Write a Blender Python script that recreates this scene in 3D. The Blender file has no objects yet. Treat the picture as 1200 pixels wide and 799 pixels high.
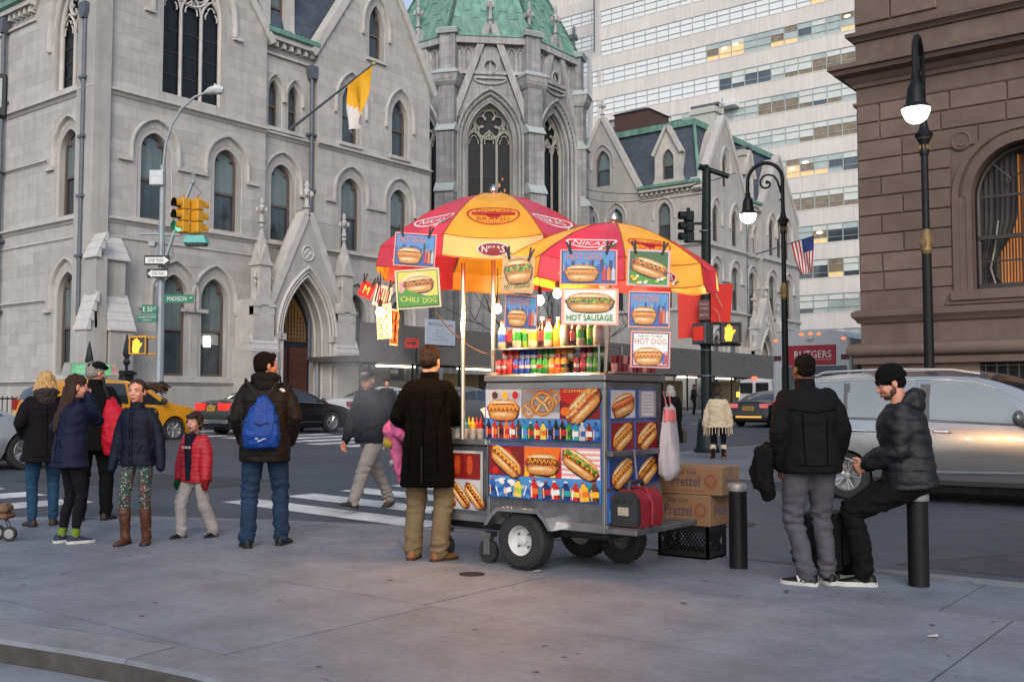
import bpy, bmesh, math, random
import numpy as np
from mathutils import Vector, Matrix, noise
from mathutils.geometry import tessellate_polygon
S = bpy.context.scene
COL = S.collection
rnd = random.Random(7)
PI = math.pi
rad = math.radians
# ---------------------------------------------------------------- camera
CAM_YAW, CAM_PITCH, CAM_H = rad(37.9), math.atan(70 / 1200), 1.31
cd = bpy.data.cameras.new('camera')
cam = bpy.data.objects.new('camera', cd)
COL.objects.link(cam)
cam.location = (0, 0, CAM_H)
cam.rotation_euler = (PI / 2 + CAM_PITCH, 0, CAM_YAW)
cd.sensor_width = 36; cd.lens = 36; cd.clip_end = 3000; cd.clip_start = .1
S.camera = cam
# ---------------------------------------------------------------- sky, sun, exposure
SUN_EL, SUN_ROT = rad(38), rad(-62)
w = bpy.data.worlds.new('World'); S.world = w; w.use_nodes = True
nt = w.node_tree; nt.nodes.clear()
sky = nt.nodes.new('ShaderNodeTexSky'); sky.sky_type = 'NISHITA'; sky.sun_disc = False
sky.sun_elevation = SUN_EL; sky.sun_rotation = SUN_ROT; sky.air_density = 1.0; sky.dust_density = 2.0; sky.ozone_density = 1.0
hs = nt.nodes.new('ShaderNodeHueSaturation'); hs.inputs['Saturation'].default_value = .72
bg = nt.nodes.new('ShaderNodeBackground'); bg.inputs['Strength'].default_value = .15
wo = nt.nodes.new('ShaderNodeOutputWorld')
nt.links.new(sky.outputs[0], hs.inputs['Color']); nt.links.new(hs.outputs[0], bg.inputs['Color']); nt.links.new(bg.outputs[0], wo.inputs[0])
sl = bpy.data.lights.new('overcast_sun', 'SUN'); sl.energy = .7; sl.angle = rad(28); sl.color = (1, .99, .975)
so = bpy.data.objects.new('overcast_sun', sl); COL.objects.link(so)
sd = Vector((math.sin(SUN_ROT) * math.cos(SUN_EL), math.cos(SUN_ROT) * math.cos(SUN_EL), math.sin(SUN_EL)))
sd = Vector((.50, -.66, .56)).normalized()
sky.sun_elevation = math.asin(sd.z); sky.sun_rotation = math.atan2(sd.x, sd.y)
so.rotation_euler = sd.to_track_quat('Z', 'Y').to_euler(); so.location = (0, 0, 60)
S.view_settings.view_transform = 'Standard'; S.view_settings.look = 'None'
S.view_settings.exposure = .38; S.view_settings.gamma = 1
S.render.engine = 'CYCLES'
try:
	S.cycles.use_denoising = True; S.cycles.max_bounces = 6; S.cycles.sample_clamp_indirect = 4
	S.cycles.caustics_reflective = False; S.cycles.caustics_refractive = False
except Exception: pass
# ---------------------------------------------------------------- measuring: where a direction of view meets a plane of the place
_F = Vector((-math.sin(CAM_YAW) * math.cos(CAM_PITCH), math.cos(CAM_YAW) * math.cos(CAM_PITCH), math.sin(CAM_PITCH)))
_R = Vector((math.cos(CAM_YAW), math.sin(CAM_YAW), 0))
_U = Vector((math.sin(CAM_YAW) * math.sin(CAM_PITCH), -math.cos(CAM_YAW) * math.sin(CAM_PITCH), math.cos(CAM_PITCH)))
_C = Vector((0, 0, CAM_H))
def ray(px, py): return _F + _R * ((px - 600) / 1200) + _U * ((399.5 - py) / 1200)
def onx(px, py, X): d = ray(px, py); return _C + d * (X / d.x)
def ony(px, py, Y): d = ray(px, py); return _C + d * (Y / d.y)
def onz(px, py, Z): d = ray(px, py); return _C + d * ((Z - CAM_H) / d.z)
def att(px, py, t):
	d = ray(px, py); return _C + d * (t / (-math.sin(CAM_YAW) * d.x + math.cos(CAM_YAW) * d.y))
def gz(x, y):                       # height of the road surface (the street climbs west and north)
	return -.15 + .02 * max(0, -6 - x) + .006 * max(0, y - 10)
# ---------------------------------------------------------------- materials
def C(h, g=2.2):
	h = h.lstrip('#'); r = []
	for i in (0, 2, 4):
		v = int(h[i:i + 2], 16) / 255
		r.append(v / 12.92 if v <= .04045 else ((v + .055) / 1.055) ** 2.4)
	return tuple(r)
MATS = {}
def M(name, col=(.5, .5, .5), rough=.6, metal=0., var=.12, scale=6., bump=0., bscale=None, isl=0., obr=0., spec=.5, emit=0., ecol=None, coat=0., stain=0., trans=0., alpha=1., streak=0., detail=5, coords='obj', brick=None, sub=0.):
	if name in MATS: return MATS[name]
	if isinstance(col, str): col = C(col)
	m = bpy.data.materials.new(name); m.use_nodes = True; n = m.node_tree; L = n.links
	p = n.nodes['Principled BSDF']
	p.inputs['Roughness'].default_value = rough; p.inputs['Metallic'].default_value = metal
	p.inputs['Specular IOR Level'].default_value = spec
	if coat: p.inputs['Coat Weight'].default_value = coat; p.inputs['Coat Roughness'].default_value = .05
	if emit:
		p.inputs['Emission Strength'].default_value = emit; p.inputs['Emission Color'].default_value = (*(C(ecol) if isinstance(ecol, str) else (ecol or col)), 1)
	if trans: p.inputs['Transmission Weight'].default_value = trans
	if alpha < 1: p.inputs['Alpha'].default_value = alpha
	if sub: p.inputs['Subsurface Weight'].default_value = sub; p.inputs['Subsurface Radius'].default_value = (.01, .004, .002)
	p.inputs['Base Color'].default_value = (*col, 1)
	if coords == 'pos':
		g = n.nodes.new('ShaderNodeNewGeometry'); vec = g.outputs['Position']
	else:
		g = n.nodes.new('ShaderNodeTexCoord'); vec = g.outputs['Object']
	fac = None
	def mul(a, b):
		x = n.nodes.new('ShaderNodeMath'); x.operation = 'MULTIPLY'
		for i, q in enumerate((a, b)):
			if hasattr(q, 'links'): L.new(q, x.inputs[i])
			else: x.inputs[i].default_value = q
		return x.outputs[0]
	def rng(src, lo, hi, a=0., b=1.):
		x = n.nodes.new('ShaderNodeMapRange'); x.inputs[1].default_value = a; x.inputs[2].default_value = b
		x.inputs[3].default_value = lo; x.inputs[4].default_value = hi; L.new(src, x.inputs[0]); return x.outputs[0]
	def nz(sc, det=5, vv=None, rgh=.6):
		x = n.nodes.new('ShaderNodeTexNoise'); x.inputs['Scale'].default_value = sc; x.inputs['Detail'].default_value = det; x.inputs['Roughness'].default_value = rgh
		L.new(vv or vec, x.inputs['Vector']); return x.outputs['Fac']
	if var: fac = rng(nz(scale, detail), 1 - var, 1 + var, .3, .7)
	if stain:
		s = rng(nz(scale * .13, 4), 1 - stain, 1 + stain * .3, .35, .62); fac = mul(fac, s) if fac else s
	if streak:
		mp = n.nodes.new('ShaderNodeMapping'); mp.inputs['Scale'].default_value = (2.2, 2.2, .12); L.new(vec, mp.inputs['Vector'])
		s = rng(nz(1.6, 4, mp.outputs[0]), 1 - streak, 1 + streak * .3, .38, .62); fac = mul(fac, s) if fac else s
	if isl:
		gg = n.nodes.new('ShaderNodeNewGeometry'); s = rng(gg.outputs['Random Per Island'], 1 - isl, 1 + isl); fac = mul(fac, s) if fac else s
	if obr:
		gg = n.nodes.new('ShaderNodeObjectInfo'); s = rng(gg.outputs['Random'], 1 - obr, 1 + obr); fac = mul(fac, s) if fac else s
	h_out = None
	if brick:
		bw, bh, ori = brick
		mp = n.nodes.new('ShaderNodeSeparateXYZ'); L.new(vec, mp.inputs[0])
		ad = n.nodes.new('ShaderNodeMath'); ad.operation = 'ADD'; L.new(mp.outputs[0], ad.inputs[0]); L.new(mp.outputs[1], ad.inputs[1])
		cb = n.nodes.new('ShaderNodeCombineXYZ'); L.new(ad.outputs[0], cb.inputs[0]); L.new(mp.outputs[2], cb.inputs[1])
		bt = n.nodes.new('ShaderNodeTexBrick'); L.new(cb.outputs[0], bt.inputs['Vector'])
		bt.inputs['Scale'].default_value = 1; bt.inputs['Brick Width'].default_value = bw; bt.inputs['Row Height'].default_value = bh
		bt.inputs['Mortar Size'].default_value = .012; bt.inputs['Color1'].default_value = (.85, .85, .85, 1); bt.inputs['Color2'].default_value = (1.1, 1.1, 1.1, 1); bt.inputs['Mortar'].default_value = (.7, .7, .7, 1)
		bwn = n.nodes.new('ShaderNodeRGBToBW'); L.new(bt.outputs['Color'], bwn.inputs[0]); fac = mul(fac, bwn.outputs[0]) if fac else bwn.outputs[0]
	if fac:
		mx = n.nodes.new('ShaderNodeVectorMath'); mx.operation = 'SCALE'; mx.inputs[0].default_value = col; L.new(fac, mx.inputs['Scale']); L.new(mx.outputs[0], p.inputs['Base Color'])
	if bump:
		b = n.nodes.new('ShaderNodeBump'); b.inputs['Strength'].default_value = min(1, bump); b.inputs['Distance'].default_value = .02 if bump <= 1 else .02 * bump
		L.new(nz(bscale or scale * 4, 6), b.inputs['Height']); L.new(b.outputs[0], p.inputs['Normal'])
	MATS[name] = m
	return m
# ---------------------------------------------------------------- objects
def props(o, label=None, cat=None, group=None, kind=None):
	if label: o['label'] = label
	if cat: o['category'] = cat
	if group: o['group'] = group
	if kind: o['kind'] = kind
	return o
def thing(name, label, cat, loc=(0, 0, 0), rz=0, group=None, kind=None):
	o = bpy.data.objects.new(name, None); COL.objects.link(o); o.empty_display_size = .1
	o.location = loc; o.rotation_euler = (0, 0, rz)
	return props(o, label, cat, group, kind)
def obj(name, me, parent=None, **kw):
	o = bpy.data.objects.new(name, me); COL.objects.link(o)
	if parent: o.parent = parent
	return props(o, **kw)
def copy_tree(o, parent=None):
	c = o.copy(); COL.objects.link(c); c.parent = parent
	for ch in list(o.children): copy_tree(ch, c)
	return c
I4 = Matrix.Identity(4)
def frame(o, u, v, w):             # matrix from an origin and three axes
	m = Matrix.Identity(4)
	for i, a in enumerate((u, v, w)):
		for r in range(3): m[r][i] = a[r]
	for r in range(3): m[r][3] = o[r]
	return m
def T(x, y, z): return Matrix.Translation((x, y, z))
def RZ(a): return Matrix.Rotation(a, 4, 'Z')
def RX(a): return Matrix.Rotation(a, 4, 'X')
def RY(a): return Matrix.Rotation(a, 4, 'Y')
_txt = {}
def text_tris(s):
	if s in _txt: return _txt[s]
	cu = bpy.data.curves.new('t', 'FONT'); cu.body = s; cu.size = 1; cu.resolution_u = 2; cu.align_x = 'CENTER'
	o = bpy.data.objects.new('t', cu); COL.objects.link(o)
	bpy.context.view_layer.update()
	me = bpy.data.meshes.new_from_object(o.evaluated_get(bpy.context.evaluated_depsgraph_get()))
	vs = [tuple(v.co[:2]) for v in me.vertices]; fs = [tuple(p.vertices) for p in me.polygons]
	bpy.data.objects.remove(o); bpy.data.curves.remove(cu); bpy.data.meshes.remove(me)
	if vs:
		x0 = min(v[0] for v in vs); x1 = max(v[0] for v in vs); y0 = min(v[1] for v in vs); y1 = max(v[1] for v in vs)
		vs = [((v[0] - (x0 + x1) / 2) / (x1 - x0), (v[1] - (y0 + y1) / 2) / (y1 - y0)) for v in vs]
	_txt[s] = (vs, fs); return _txt[s]
class MB:
	def __init__(s, X=None): s.v = []; s.f = []; s.m = []; s.X = X or I4
	def add(s, vs, fs, m=0, X=None):
		k = len(s.v); Q = s.X @ X if X is not None else s.X
		if Q is I4: s.v += [tuple(p) for p in vs]
		else: s.v += [tuple(Q @ Vector(p)) for p in vs]
		s.f += [tuple(k + i for i in f) for f in fs]; s.m += [m] * len(fs); return s
	def box(s, x0, x1, y0, y1, z0, z1, m=0, X=None):
		return s.add([(x, y, z) for z in (z0, z1) for y in (y0, y1) for x in (x0, x1)],
                     [(0, 2, 3, 1), (4, 5, 7, 6), (0, 1, 5, 4), (2, 6, 7, 3), (0, 4, 6, 2), (1, 3, 7, 5)], m, X)
	def bbox(s, x0, x1, y0, y1, z0, z1, b=.01, m=0, X=None):     # box with chamfered edges
		vs = [];
		for sx, X0 in ((-1, x0), (1, x1)):
			for sy, Y0 in ((-1, y0), (1, y1)):
				for sz, Z0 in ((-1, z0), (1, z1)):
					vs += [(X0, Y0 - sy * b, Z0 - sz * b), (X0 - sx * b, Y0, Z0 - sz * b), (X0 - sx * b, Y0 - sy * b, Z0)]
		bm = bmesh.new()
		for p in vs: bm.verts.new(p)
		r = bmesh.ops.convex_hull(bm, input=bm.verts); bm.verts.index_update()
		s.add([q.co[:] for q in bm.verts], [[q.index for q in f.verts] for f in bm.faces], m, X); bm.free(); return s
	def quad(s, a, b, c, d, m=0, X=None): return s.add([a, b, c, d], [(0, 1, 2, 3)], m, X)
	def prism(s, poly, z0, z1, m=0, X=None, cap=True):            # polygon in xy, extruded along z
		n = len(poly)
		vs = [(p[0], p[1], z0) for p in poly] + [(p[0], p[1], z1) for p in poly]
		fs = [(i, (i + 1) % n, n + (i + 1) % n, n + i) for i in range(n)]
		if cap:
			if n <= 4: fs += [tuple(range(n)), tuple(range(n, 2 * n))]
			else:
				t = tessellate_polygon([[Vector((p[0], p[1], 0)) for p in poly]])
				fs += [tuple(a) for a in t] + [tuple(n + i for i in a) for a in t]
		return s.add(vs, fs, m, X)
	def poly(s, loops, z=0., m=0, X=None, fn=None):               # flat polygon with holes
		t = tessellate_polygon([[Vector((p[0], p[1], 0)) for p in l] for l in loops])
		vs = [(p[0], p[1], z) for l in loops for p in l]
		if fn: vs = [fn(*p) for p in vs]
		return s.add(vs, [tuple(a) for a in t], m, X)
	def tube(s, pts, r, n=8, m=0, X=None, cap=True, closed=False):
		pts = [Vector(p) for p in pts]; k = len(pts); rs = r if isinstance(r, (list, tuple)) else [r] * k
		vs = []; up = None
		for i, p in enumerate(pts):
			a = pts[(i - 1) % k] if (i or closed) else p; b = pts[(i + 1) % k] if (i < k - 1 or closed) else p
			d = (b - a)
			d = d.normalized() if d.length > 1e-9 else Vector((0, 0, 1))
			if up is None: up = Vector((0, 0, 1)) if abs(d.z) < .9 else Vector((1, 0, 0))
			e = d.cross(up)
			if e.length < 1e-4: e = d.orthogonal()
			e.normalize(); g = e.cross(d).normalized(); up = g
			for j in range(n):
				t = 2 * PI * j / n + PI / n; vs.append(p + (e * math.cos(t) + g * math.sin(t)) * rs[i])
		fs = []
		for i in range(k if closed else k - 1):
			for j in range(n):
				a = i * n + j; b = i * n + (j + 1) % n; c2 = ((i + 1) % k) * n
				fs.append((a, b, c2 + (j + 1) % n, c2 + j))
		if cap and not closed: fs += [tuple(range(n)), tuple((k - 1) * n + j for j in range(n))]
		return s.add(vs, fs, m, X)
	def lathe(s, prof, n=16, m=0, X=None, cap=True):              # (r, z) profile round z
		vs = [(r * math.cos(2 * PI * j / n), r * math.sin(2 * PI * j / n), z) for r, z in prof for j in range(n)]
		fs = [(i * n + j, i * n + (j + 1) % n, (i + 1) * n + (j + 1) % n, (i + 1) * n + j) for i in range(len(prof) - 1) for j in range(n)]
		if cap: fs += [tuple(range(n)), tuple((len(prof) - 1) * n + j for j in range(n))]
		return s.add(vs, fs, m, X)
	def ell(s, c, r, n=12, k=8, m=0, X=None):
		vs = [(c[0], c[1], c[2] - r[2])]; fs = []
		for i in range(1, k):
			t = -PI / 2 + PI * i / k
			for j in range(n):
				q = 2 * PI * j / n; vs.append((c[0] + r[0] * math.cos(t) * math.cos(q), c[1] + r[1] * math.cos(t) * math.sin(q), c[2] + r[2] * math.sin(t)))
		vs.append((c[0], c[1], c[2] + r[2])); e = len(vs) - 1
		for j in range(n):
			fs.append((0, 1 + (j + 1) % n, 1 + j)); fs.append((e, e - n + j, e - n + (j + 1) % n))
		for i in range(k - 2):
			for j in range(n):
				a = 1 + i * n; fs.append((a + j, a + (j + 1) % n, a + n + (j + 1) % n, a + n + j))
		return s.add(vs, fs, m, X)
	def rings(s, rs, m=0, X=None, cap=True, closed=True):         # skin a list of equal-length rings
		n = len(rs[0]); vs = [p for r in rs for p in r]; fs = []
		for i in range(len(rs) - 1):
			for j in range(n if closed else n - 1):
				fs.append((i * n + j, i * n + (j + 1) % n, (i + 1) * n + (j + 1) % n, (i + 1) * n + j))
		if cap: fs += [tuple(range(n)), tuple((len(rs) - 1) * n + j for j in range(n))]
		return s.add(vs, fs, m, X)
	def text(s, t, cx, cy, wd, ht, z=0., m=0, X=None, fn=None, rot=0., shear=0.):
		vs, fs = text_tris(t); c, q = math.cos(rot), math.sin(rot); out = []
		for x, y in vs:
			x = x * wd; y = y * ht; x += shear * y
			p = (cx + x * c - y * q, cy + x * q + y * c, z); out.append(fn(*p) if fn else p)
		return s.add(out, fs, m, X)
	def mesh(s, name, mats, smooth=True, ang=35):
		me = bpy.data.meshes.new(name); me.from_pydata(s.v, [], s.f)
		for a in (mats if isinstance(mats, (list, tuple)) else [mats]): me.materials.append(a)
		if len(me.polygons) == len(s.m): me.polygons.foreach_set('material_index', s.m)
		bm = bmesh.new(); bm.from_mesh(me); bmesh.ops.recalc_face_normals(bm, faces=bm.faces); bm.to_mesh(me); bm.free()
		if smooth:
			me.polygons.foreach_set('use_smooth', [True] * len(me.polygons)); me.set_sharp_from_angle(angle=rad(ang))
		me.update(); return me
	def build(s, name, mats, parent=None, smooth=True, ang=35, **kw):
		return obj(name, s.mesh(name, mats, smooth, ang), parent, **kw)
def ellipse(cx, cy, rx, ry, n=20, rot=0., a0=0., a1=2 * PI, ex=2.):
	o = []
	for i in range(n):
		t = a0 + (a1 - a0) * i / (n if abs(a1 - a0 - 2 * PI) < 1e-6 else n - 1); c, q = math.cos(t), math.sin(t)
		x = rx * math.copysign(abs(c) ** (2 / ex), c); y = ry * math.copysign(abs(q) ** (2 / ex), q)
		o.append((cx + x * math.cos(rot) - y * math.sin(rot), cy + x * math.sin(rot) + y * math.cos(rot)))
	return o
def rect(x0, x1, y0, y1): return [(x0, y0), (x1, y0), (x1, y1), (x0, y1)]
def ribbon(pts, wd):
	a, b = [], []
	for i, p in enumerate(pts):
		q0 = pts[max(0, i - 1)]; q1 = pts[min(len(pts) - 1, i + 1)]; dx, dy = q1[0] - q0[0], q1[1] - q0[1]; l = math.hypot(dx, dy) or 1
		ww = wd[i] if isinstance(wd, list) else wd
		a.append((p[0] - dy / l * ww / 2, p[1] + dx / l * ww / 2)); b.append((p[0] + dy / l * ww / 2, p[1] - dx / l * ww / 2))
	return a + b[::-1]
def sm(t): t = max(0, min(1, t)); return t * t * (3 - 2 * t)
def lerp(a, b, t): return a + (b - a) * t
def interp(tab, x):
	if x <= tab[0][0]: return tab[0][1]
	for (x0, y0), (x1, y1) in zip(tab, tab[1:]):
		if x <= x1: return y0 + (y1 - y0) * (x - x0) / (x1 - x0 or 1)
	return tab[-1][1]
def sinterp(tab, x):               # smooth (monotone cosine-free Catmull) interpolation
	n = len(tab)
	if x <= tab[0][0]: return tab[0][1]
	if x >= tab[-1][0]: return tab[-1][1]
	for i in range(n - 1):
		if x <= tab[i + 1][0]:
			x0, y0 = tab[i]; x1, y1 = tab[i + 1]; h = x1 - x0
			m0 = (tab[i + 1][1] - tab[i - 1][1]) / (tab[i + 1][0] - tab[i - 1][0]) if i else (y1 - y0) / h
			m1 = (tab[i + 2][1] - tab[i][1]) / (tab[i + 2][0] - tab[i][0]) if i + 2 < n else (y1 - y0) / h
			if (y1 - y0) * m0 <= 0: m0 = 0
			if (y1 - y0) * m1 <= 0: m1 = 0
			t = (x - x0) / h
			return (2 * t ** 3 - 3 * t * t + 1) * y0 + (t ** 3 - 2 * t * t + t) * h * m0 + (3 * t * t - 2 * t ** 3) * y1 + (t ** 3 - t * t) * h * m1
# ================================================================ ground
asphalt = M('asphalt', (.060, .068, .083), .6, var=.18, scale=3, bump=.35, bscale=60, stain=.25)
concrete = M('concrete', (.182, .203, .240), .58, var=.13, scale=16, bump=.35, bscale=120, stain=.22, obr=.08, detail=9, coords='pos')
concrete_far = M('concrete_far', (.13, .14, .158), .85, var=.12, scale=1.5, stain=.2)
joint = M('joint_dirt', (.09, .085, .08), .9)
kerbm = M('kerb_granite', (.19, .2, .22), .65, var=.14, scale=9, bump=.2, stain=.2, obr=.08, coords='pos')
paint = M('road_paint', (.62, .62, .60), .7, var=.15, scale=7, stain=.4, coords='pos')
b = MB(); xs = [-500, -200, -100, -60, -33, -20, -6, 10, 60, 500]; ys = [-300, -60, 10, 30, 60, 100, 200, 600]
vs = [(x, y, gz(x, y)) for y in ys for x in xs]; n = len(xs)
b.add(vs, [(j * n + i, j * n + i + 1, (j + 1) * n + i + 1, (j + 1) * n + i) for j in range(len(ys) - 1) for i in range(n - 1)])
road = b.build('road', asphalt, kind='structure')
def stripe(poly, z=.006):
	b = MB(); b.poly([poly], 0, fn=lambda x, y, q: (x, y, gz(x, y) + z)); return b.build('crosswalk_stripe', paint, road)
for i in range(8):                                   # across 50th Street, bars lie east-west
	y = 8.75 + i * 1.05; stripe([(-11.5, y - .28), (-9.6, y - .28), (-7.9, y - .28), (-7.9, y + .28), (-9.6, y + .28), (-11.5, y + .28)])
for i in range(13):                                  # across the avenue, near side
	x = -12.9 - i * 1.2; stripe([(x - .3, 3.2), (x + .3, 3.2), (x + .3, 7.3), (x - .3, 7.3)])
for i in range(13):                                  # across the avenue, far side
	x = -13.2 - i * 1.2; stripe([(x - .3, 17.8), (x + .3, 17.8), (x + .3, 21.6), (x - .3, 21.6)])
b = MB()
b.poly([[(-12.2, 16.2), (-11.4, 16.5), (-11.9, 17.3), (-12.6, 17.2)]], 0, fn=lambda x, y, q: (x, y, gz(x, y) + .006))
for (x, y) in ((-16.6, 9), (-20.8, 9), (-24.9, 9)):
	pass
b.build('road_marking', paint, road)
for x in (-16.7, -20.8, -24.9):
	for k in range(9):
		y0 = 25 + k * 7; bb = MB(); bb.poly([[(x - .06, y0), (x + .06, y0), (x + .06, y0 + 2.6), (x - .06, y0 + 2.6)]], 0, fn=lambda x, y, q: (x, y, gz(x, y) + .006)); bb.build('lane_dash', paint, road)
b = MB(); b.poly([ellipse(-5.5, 11.2, .33, .33, 20)], 0, fn=lambda x, y, q: (x, y, gz(x, y) + .008)); b.build('manhole_cover', M('manhole', (.05, .045, .04), .5, .7, bump=.5, bscale=50), road)
b = MB()
b.poly([[(-3, 9.4), (1.5, 9.2), (2.2, 10.6), (-2.2, 11.0)]], 0, fn=lambda x, y, q: (x, y, gz(x, y) + .003))
b.poly([[(-16, 7.9), (-13, 9.2), (-13.5, 11), (-17, 10)]], 0, fn=lambda x, y, q: (x, y, gz(x, y) + .003))
b.build('road_patch', M('asphalt_patch', (.042, .044, .05), .85, var=.2, scale=4, bump=.3, bscale=60), road)
KERB = [(40, 8.2), (-6, 8.2), (-7.5, 7.95), (-9, 7.45), (-10.5, 6.75), (-11.6, 5.8), (-12.2, 4.6), (-12.4, 3.2), (-12.4, -40)]
def zwalk(x, y): return 0.
def clip(poly, conv):                      # clip a polygon by the convex kerb line (sidewalk lies to its left going west)
	for a, bq in zip(conv, conv[1:]):
		out = []
		for i, p in enumerate(poly):
			q = poly[(i + 1) % len(poly)]
			f = lambda r: (bq[0] - a[0]) * (r[1] - a[1]) - (bq[1] - a[1]) * (r[0] - a[0])
			fp, fq = f(p), f(q)
			if fp >= 0: out.append(p)
			if (fp >= 0) != (fq >= 0): t = fp / (fp - fq); out.append((p[0] + (q[0] - p[0]) * t, p[1] + (q[1] - p[1]) * t))
		poly = out
		if len(poly) < 3: return []
	return poly
inset = [(x, y - .28) if y > 8 else (x + .18, y - .22) for x, y in KERB]
STEP = [(-16, 1.5), (-12, 1.95), (-9, 2.38), (-7, 2.62), (-5.68, 2.78), (-5.2, 2.88), (-4.78, 2.95), (-4.3, 3.0), (-3.87, 3.0), (-3.2, 2.92), (-2, 2.7), (0, 2.2), (4, 1.2), (12, -1), (30, -6)]
b = MB(); base = [(40, 8.19)] + KERB[1:7] + [(-12.4, 1.9)] + [(x, y + .3) for x, y in STEP[2:]] + [(40, -8)]
b.prism(base, -.6, -.012)
walk = b.build('sidewalk', joint, kind='structure')
def stepy(x): return interp(STEP, x)
rows = [(-8, 3.33), (3.33, 4.92), (4.92, 6.76), (6.76, 8.6)]
offs = [0.05, 0.05, -.02, -.45]
for (y0, y1), o in zip(rows, offs):
	for k in range(-5, 10):
		x0 = -1.43 + o + k * 3.1; x1 = x0 + 3.1; g = .007
		p = [(x0 + g, y0 + g), (x1 - g, y0 + g), (x1 - g, y1 - g), (x0 + g, y1 - g)]
		if y0 < 0:
			xs_ = [x0 + g + (x1 - x0 - 2 * g) * i / 6 for i in range(7)]
			lo = [(x, min(stepy(x) + .36, 3.3)) for x in xs_]
			p = lo + [(x1 - g, y1 - g), (x0 + g, y1 - g)]
			if min(q[1] for q in lo) > 3.28: continue
		p = clip(p, inset)
		if len(p) < 3: continue
		b = MB(); b.prism(p, -.1, rnd.uniform(-.0015, .0015)); b.build('paving_slab', concrete, walk)
kerb_dark = M('dark_kerb_face', (.062, .058, .054), .85, var=.25, scale=8, bump=.3, coords='pos')  # darker tone for the front face of the step kerb
def kerb_run(line, wd, ztop, zbot, step, side, parent, zf=None, dark_face=False):
	L = [Vector((p[0], p[1], 0)) for p in line]; acc = []
	for a, c in zip(L, L[1:]):
		k = max(1, int((c - a).length / .25)); acc += [a.lerp(c, i / k) for i in range(k)]
	acc.append(L[-1]); per = max(2, int(step / .25)); i = 0
	while i < len(acc) - 1:
		seg = acc[i:i + per + 1]; i += per
		if len(seg) < 2: break
		d0 = (seg[1] - seg[0]).normalized(); d1 = (seg[-1] - seg[-2]).normalized()
		seg = [seg[0] + d0 * .004] + seg[1:-1] + [seg[-1] - d1 * .004]
		out = []
		for j, p in enumerate(seg):
			d = (seg[min(j + 1, len(seg) - 1)] - seg[max(0, j - 1)]).normalized(); nn = Vector((-d.y, d.x, 0)) * side; zo = zf(p.x, p.y) if zf else 0
			out.append([(p.x, p.y, zbot + zo), (p.x, p.y, ztop - .02 + zo), (p.x + nn.x * .02, p.y + nn.y * .02, ztop + zo), (p.x + nn.x * wd, p.y + nn.y * wd, ztop + zo), (p.x + nn.x * wd, p.y + nn.y * wd, zbot + zo)])
		b = MB(); b.rings(out); b.m = [1 if (q % 5 == 0 and dark_face) else 0 for q in range(len(b.m) - 2)] + [0, 0]; b.build('kerb_stone', [kerbm, kerb_dark], parent, ang=30)
kerb_run(KERB[:8], .2, 0, -.5, 1.8, 1, walk)
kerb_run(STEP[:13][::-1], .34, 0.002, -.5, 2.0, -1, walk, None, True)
b = MB(); b.prism([(x, y - .002) for x, y in STEP] + [(30, -40), (-16, -40)], -.6, -.118)
fore = b.build('forecourt', M('forecourt_concrete', (.23, .245, .275), .65, var=.1, scale=5, stain=.25, bump=.1, coords='pos'), kind='structure')
b = MB(); rg = random.Random(5)
for k in range(150):
	x, y = rg.uniform(-11, 2), rg.uniform(3.4, 8.0); r_ = rg.uniform(.008, .022); q = rg.uniform(.6, 1.3)
	if not clip([(x, y), (x + .01, y), (x, y + .01)], inset): continue
	b.poly([ellipse(x, y, r_ * q, r_, 8)], .0035, 0 if rg.random() < .75 else 1)
b.build('gum_spot', [M('old_gum', (.085, .088, .095), .8), M('pale_gum', (.26, .26, .27), .7)], walk, smooth=False, kind='stuff')
b = MB(); p_ = onz(553, 672, .004); b.lathe([(.10, 0), (.10, .004), (.085, .005), (.001, .005)], 20, 0, T(p_.x, p_.y, 0), cap=False); b.build('valve_cover', M('cast_iron', (.03, .028, .027), .6, .5), walk)
b = MB()
for k in range(5):
	x, y = rg.uniform(-9, 1), rg.uniform(4.5, 8); b.add([(x, y, .006), (x + .05, y + .02, .012), (x + .04, y + .05, .02), (x - .01, y + .03, .008)], [(0, 1, 2, 3)])
b.build('litter_scrap', M('scrap_paper', (.45, .43, .40), .8), walk, smooth=False, kind='stuff')
def raised(name, poly, up=.15, m=concrete_far):
	b = MB(); b.poly([poly], 0, fn=lambda x, y, q: (x, y, gz(x, y) + up))
	k = len(poly)
	for i in range(k):
		a, c = poly[i], poly[(i + 1) % k]
		b.quad((*a, gz(*a) + up), (*c, gz(*c) + up), (*c, gz(*c) - .4), (*a, gz(*a) - .4), 0)
	return b.build(name, m, kind='structure', smooth=False)
NE = [(60, 17), (10, 17), (-6, 17), (-9.4, 17), (-10.4, 17.4), (-11.0, 18.2), (-11.2, 19.4), (-11.2, 30), (-11.2, 60), (-11.2, 200), (-7, 200), (-7, 22), (-6, 22), (10, 22), (60, 22)]
ne = raised('far_sidewalk', NE, .12)
kerb_run([(p[0], p[1]) for p in NE[:9]], .18, .124, -.3, 3., 1, ne, zf=gz)
NW = [(-29.9, 17.6), (-29.2, 18.2), (-28.9, 19), (-28.9, 30), (-28.9, 60), (-28.9, 79.5), (-29.6, 80.4), (-31, 80.8), (-60, 80.9), (-60, 17.3), (-33, 17.3)]
nw = raised('west_sidewalk', NW, .12)
kerb_run([NW[10]] + NW[0:7], .18, .124, -.3, 3., -1, nw, zf=gz)
raised('north_west_sidewalk', [(-28.9, 90), (-28.9, 200), (-80, 200), (-80, 90)], .12)
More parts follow.
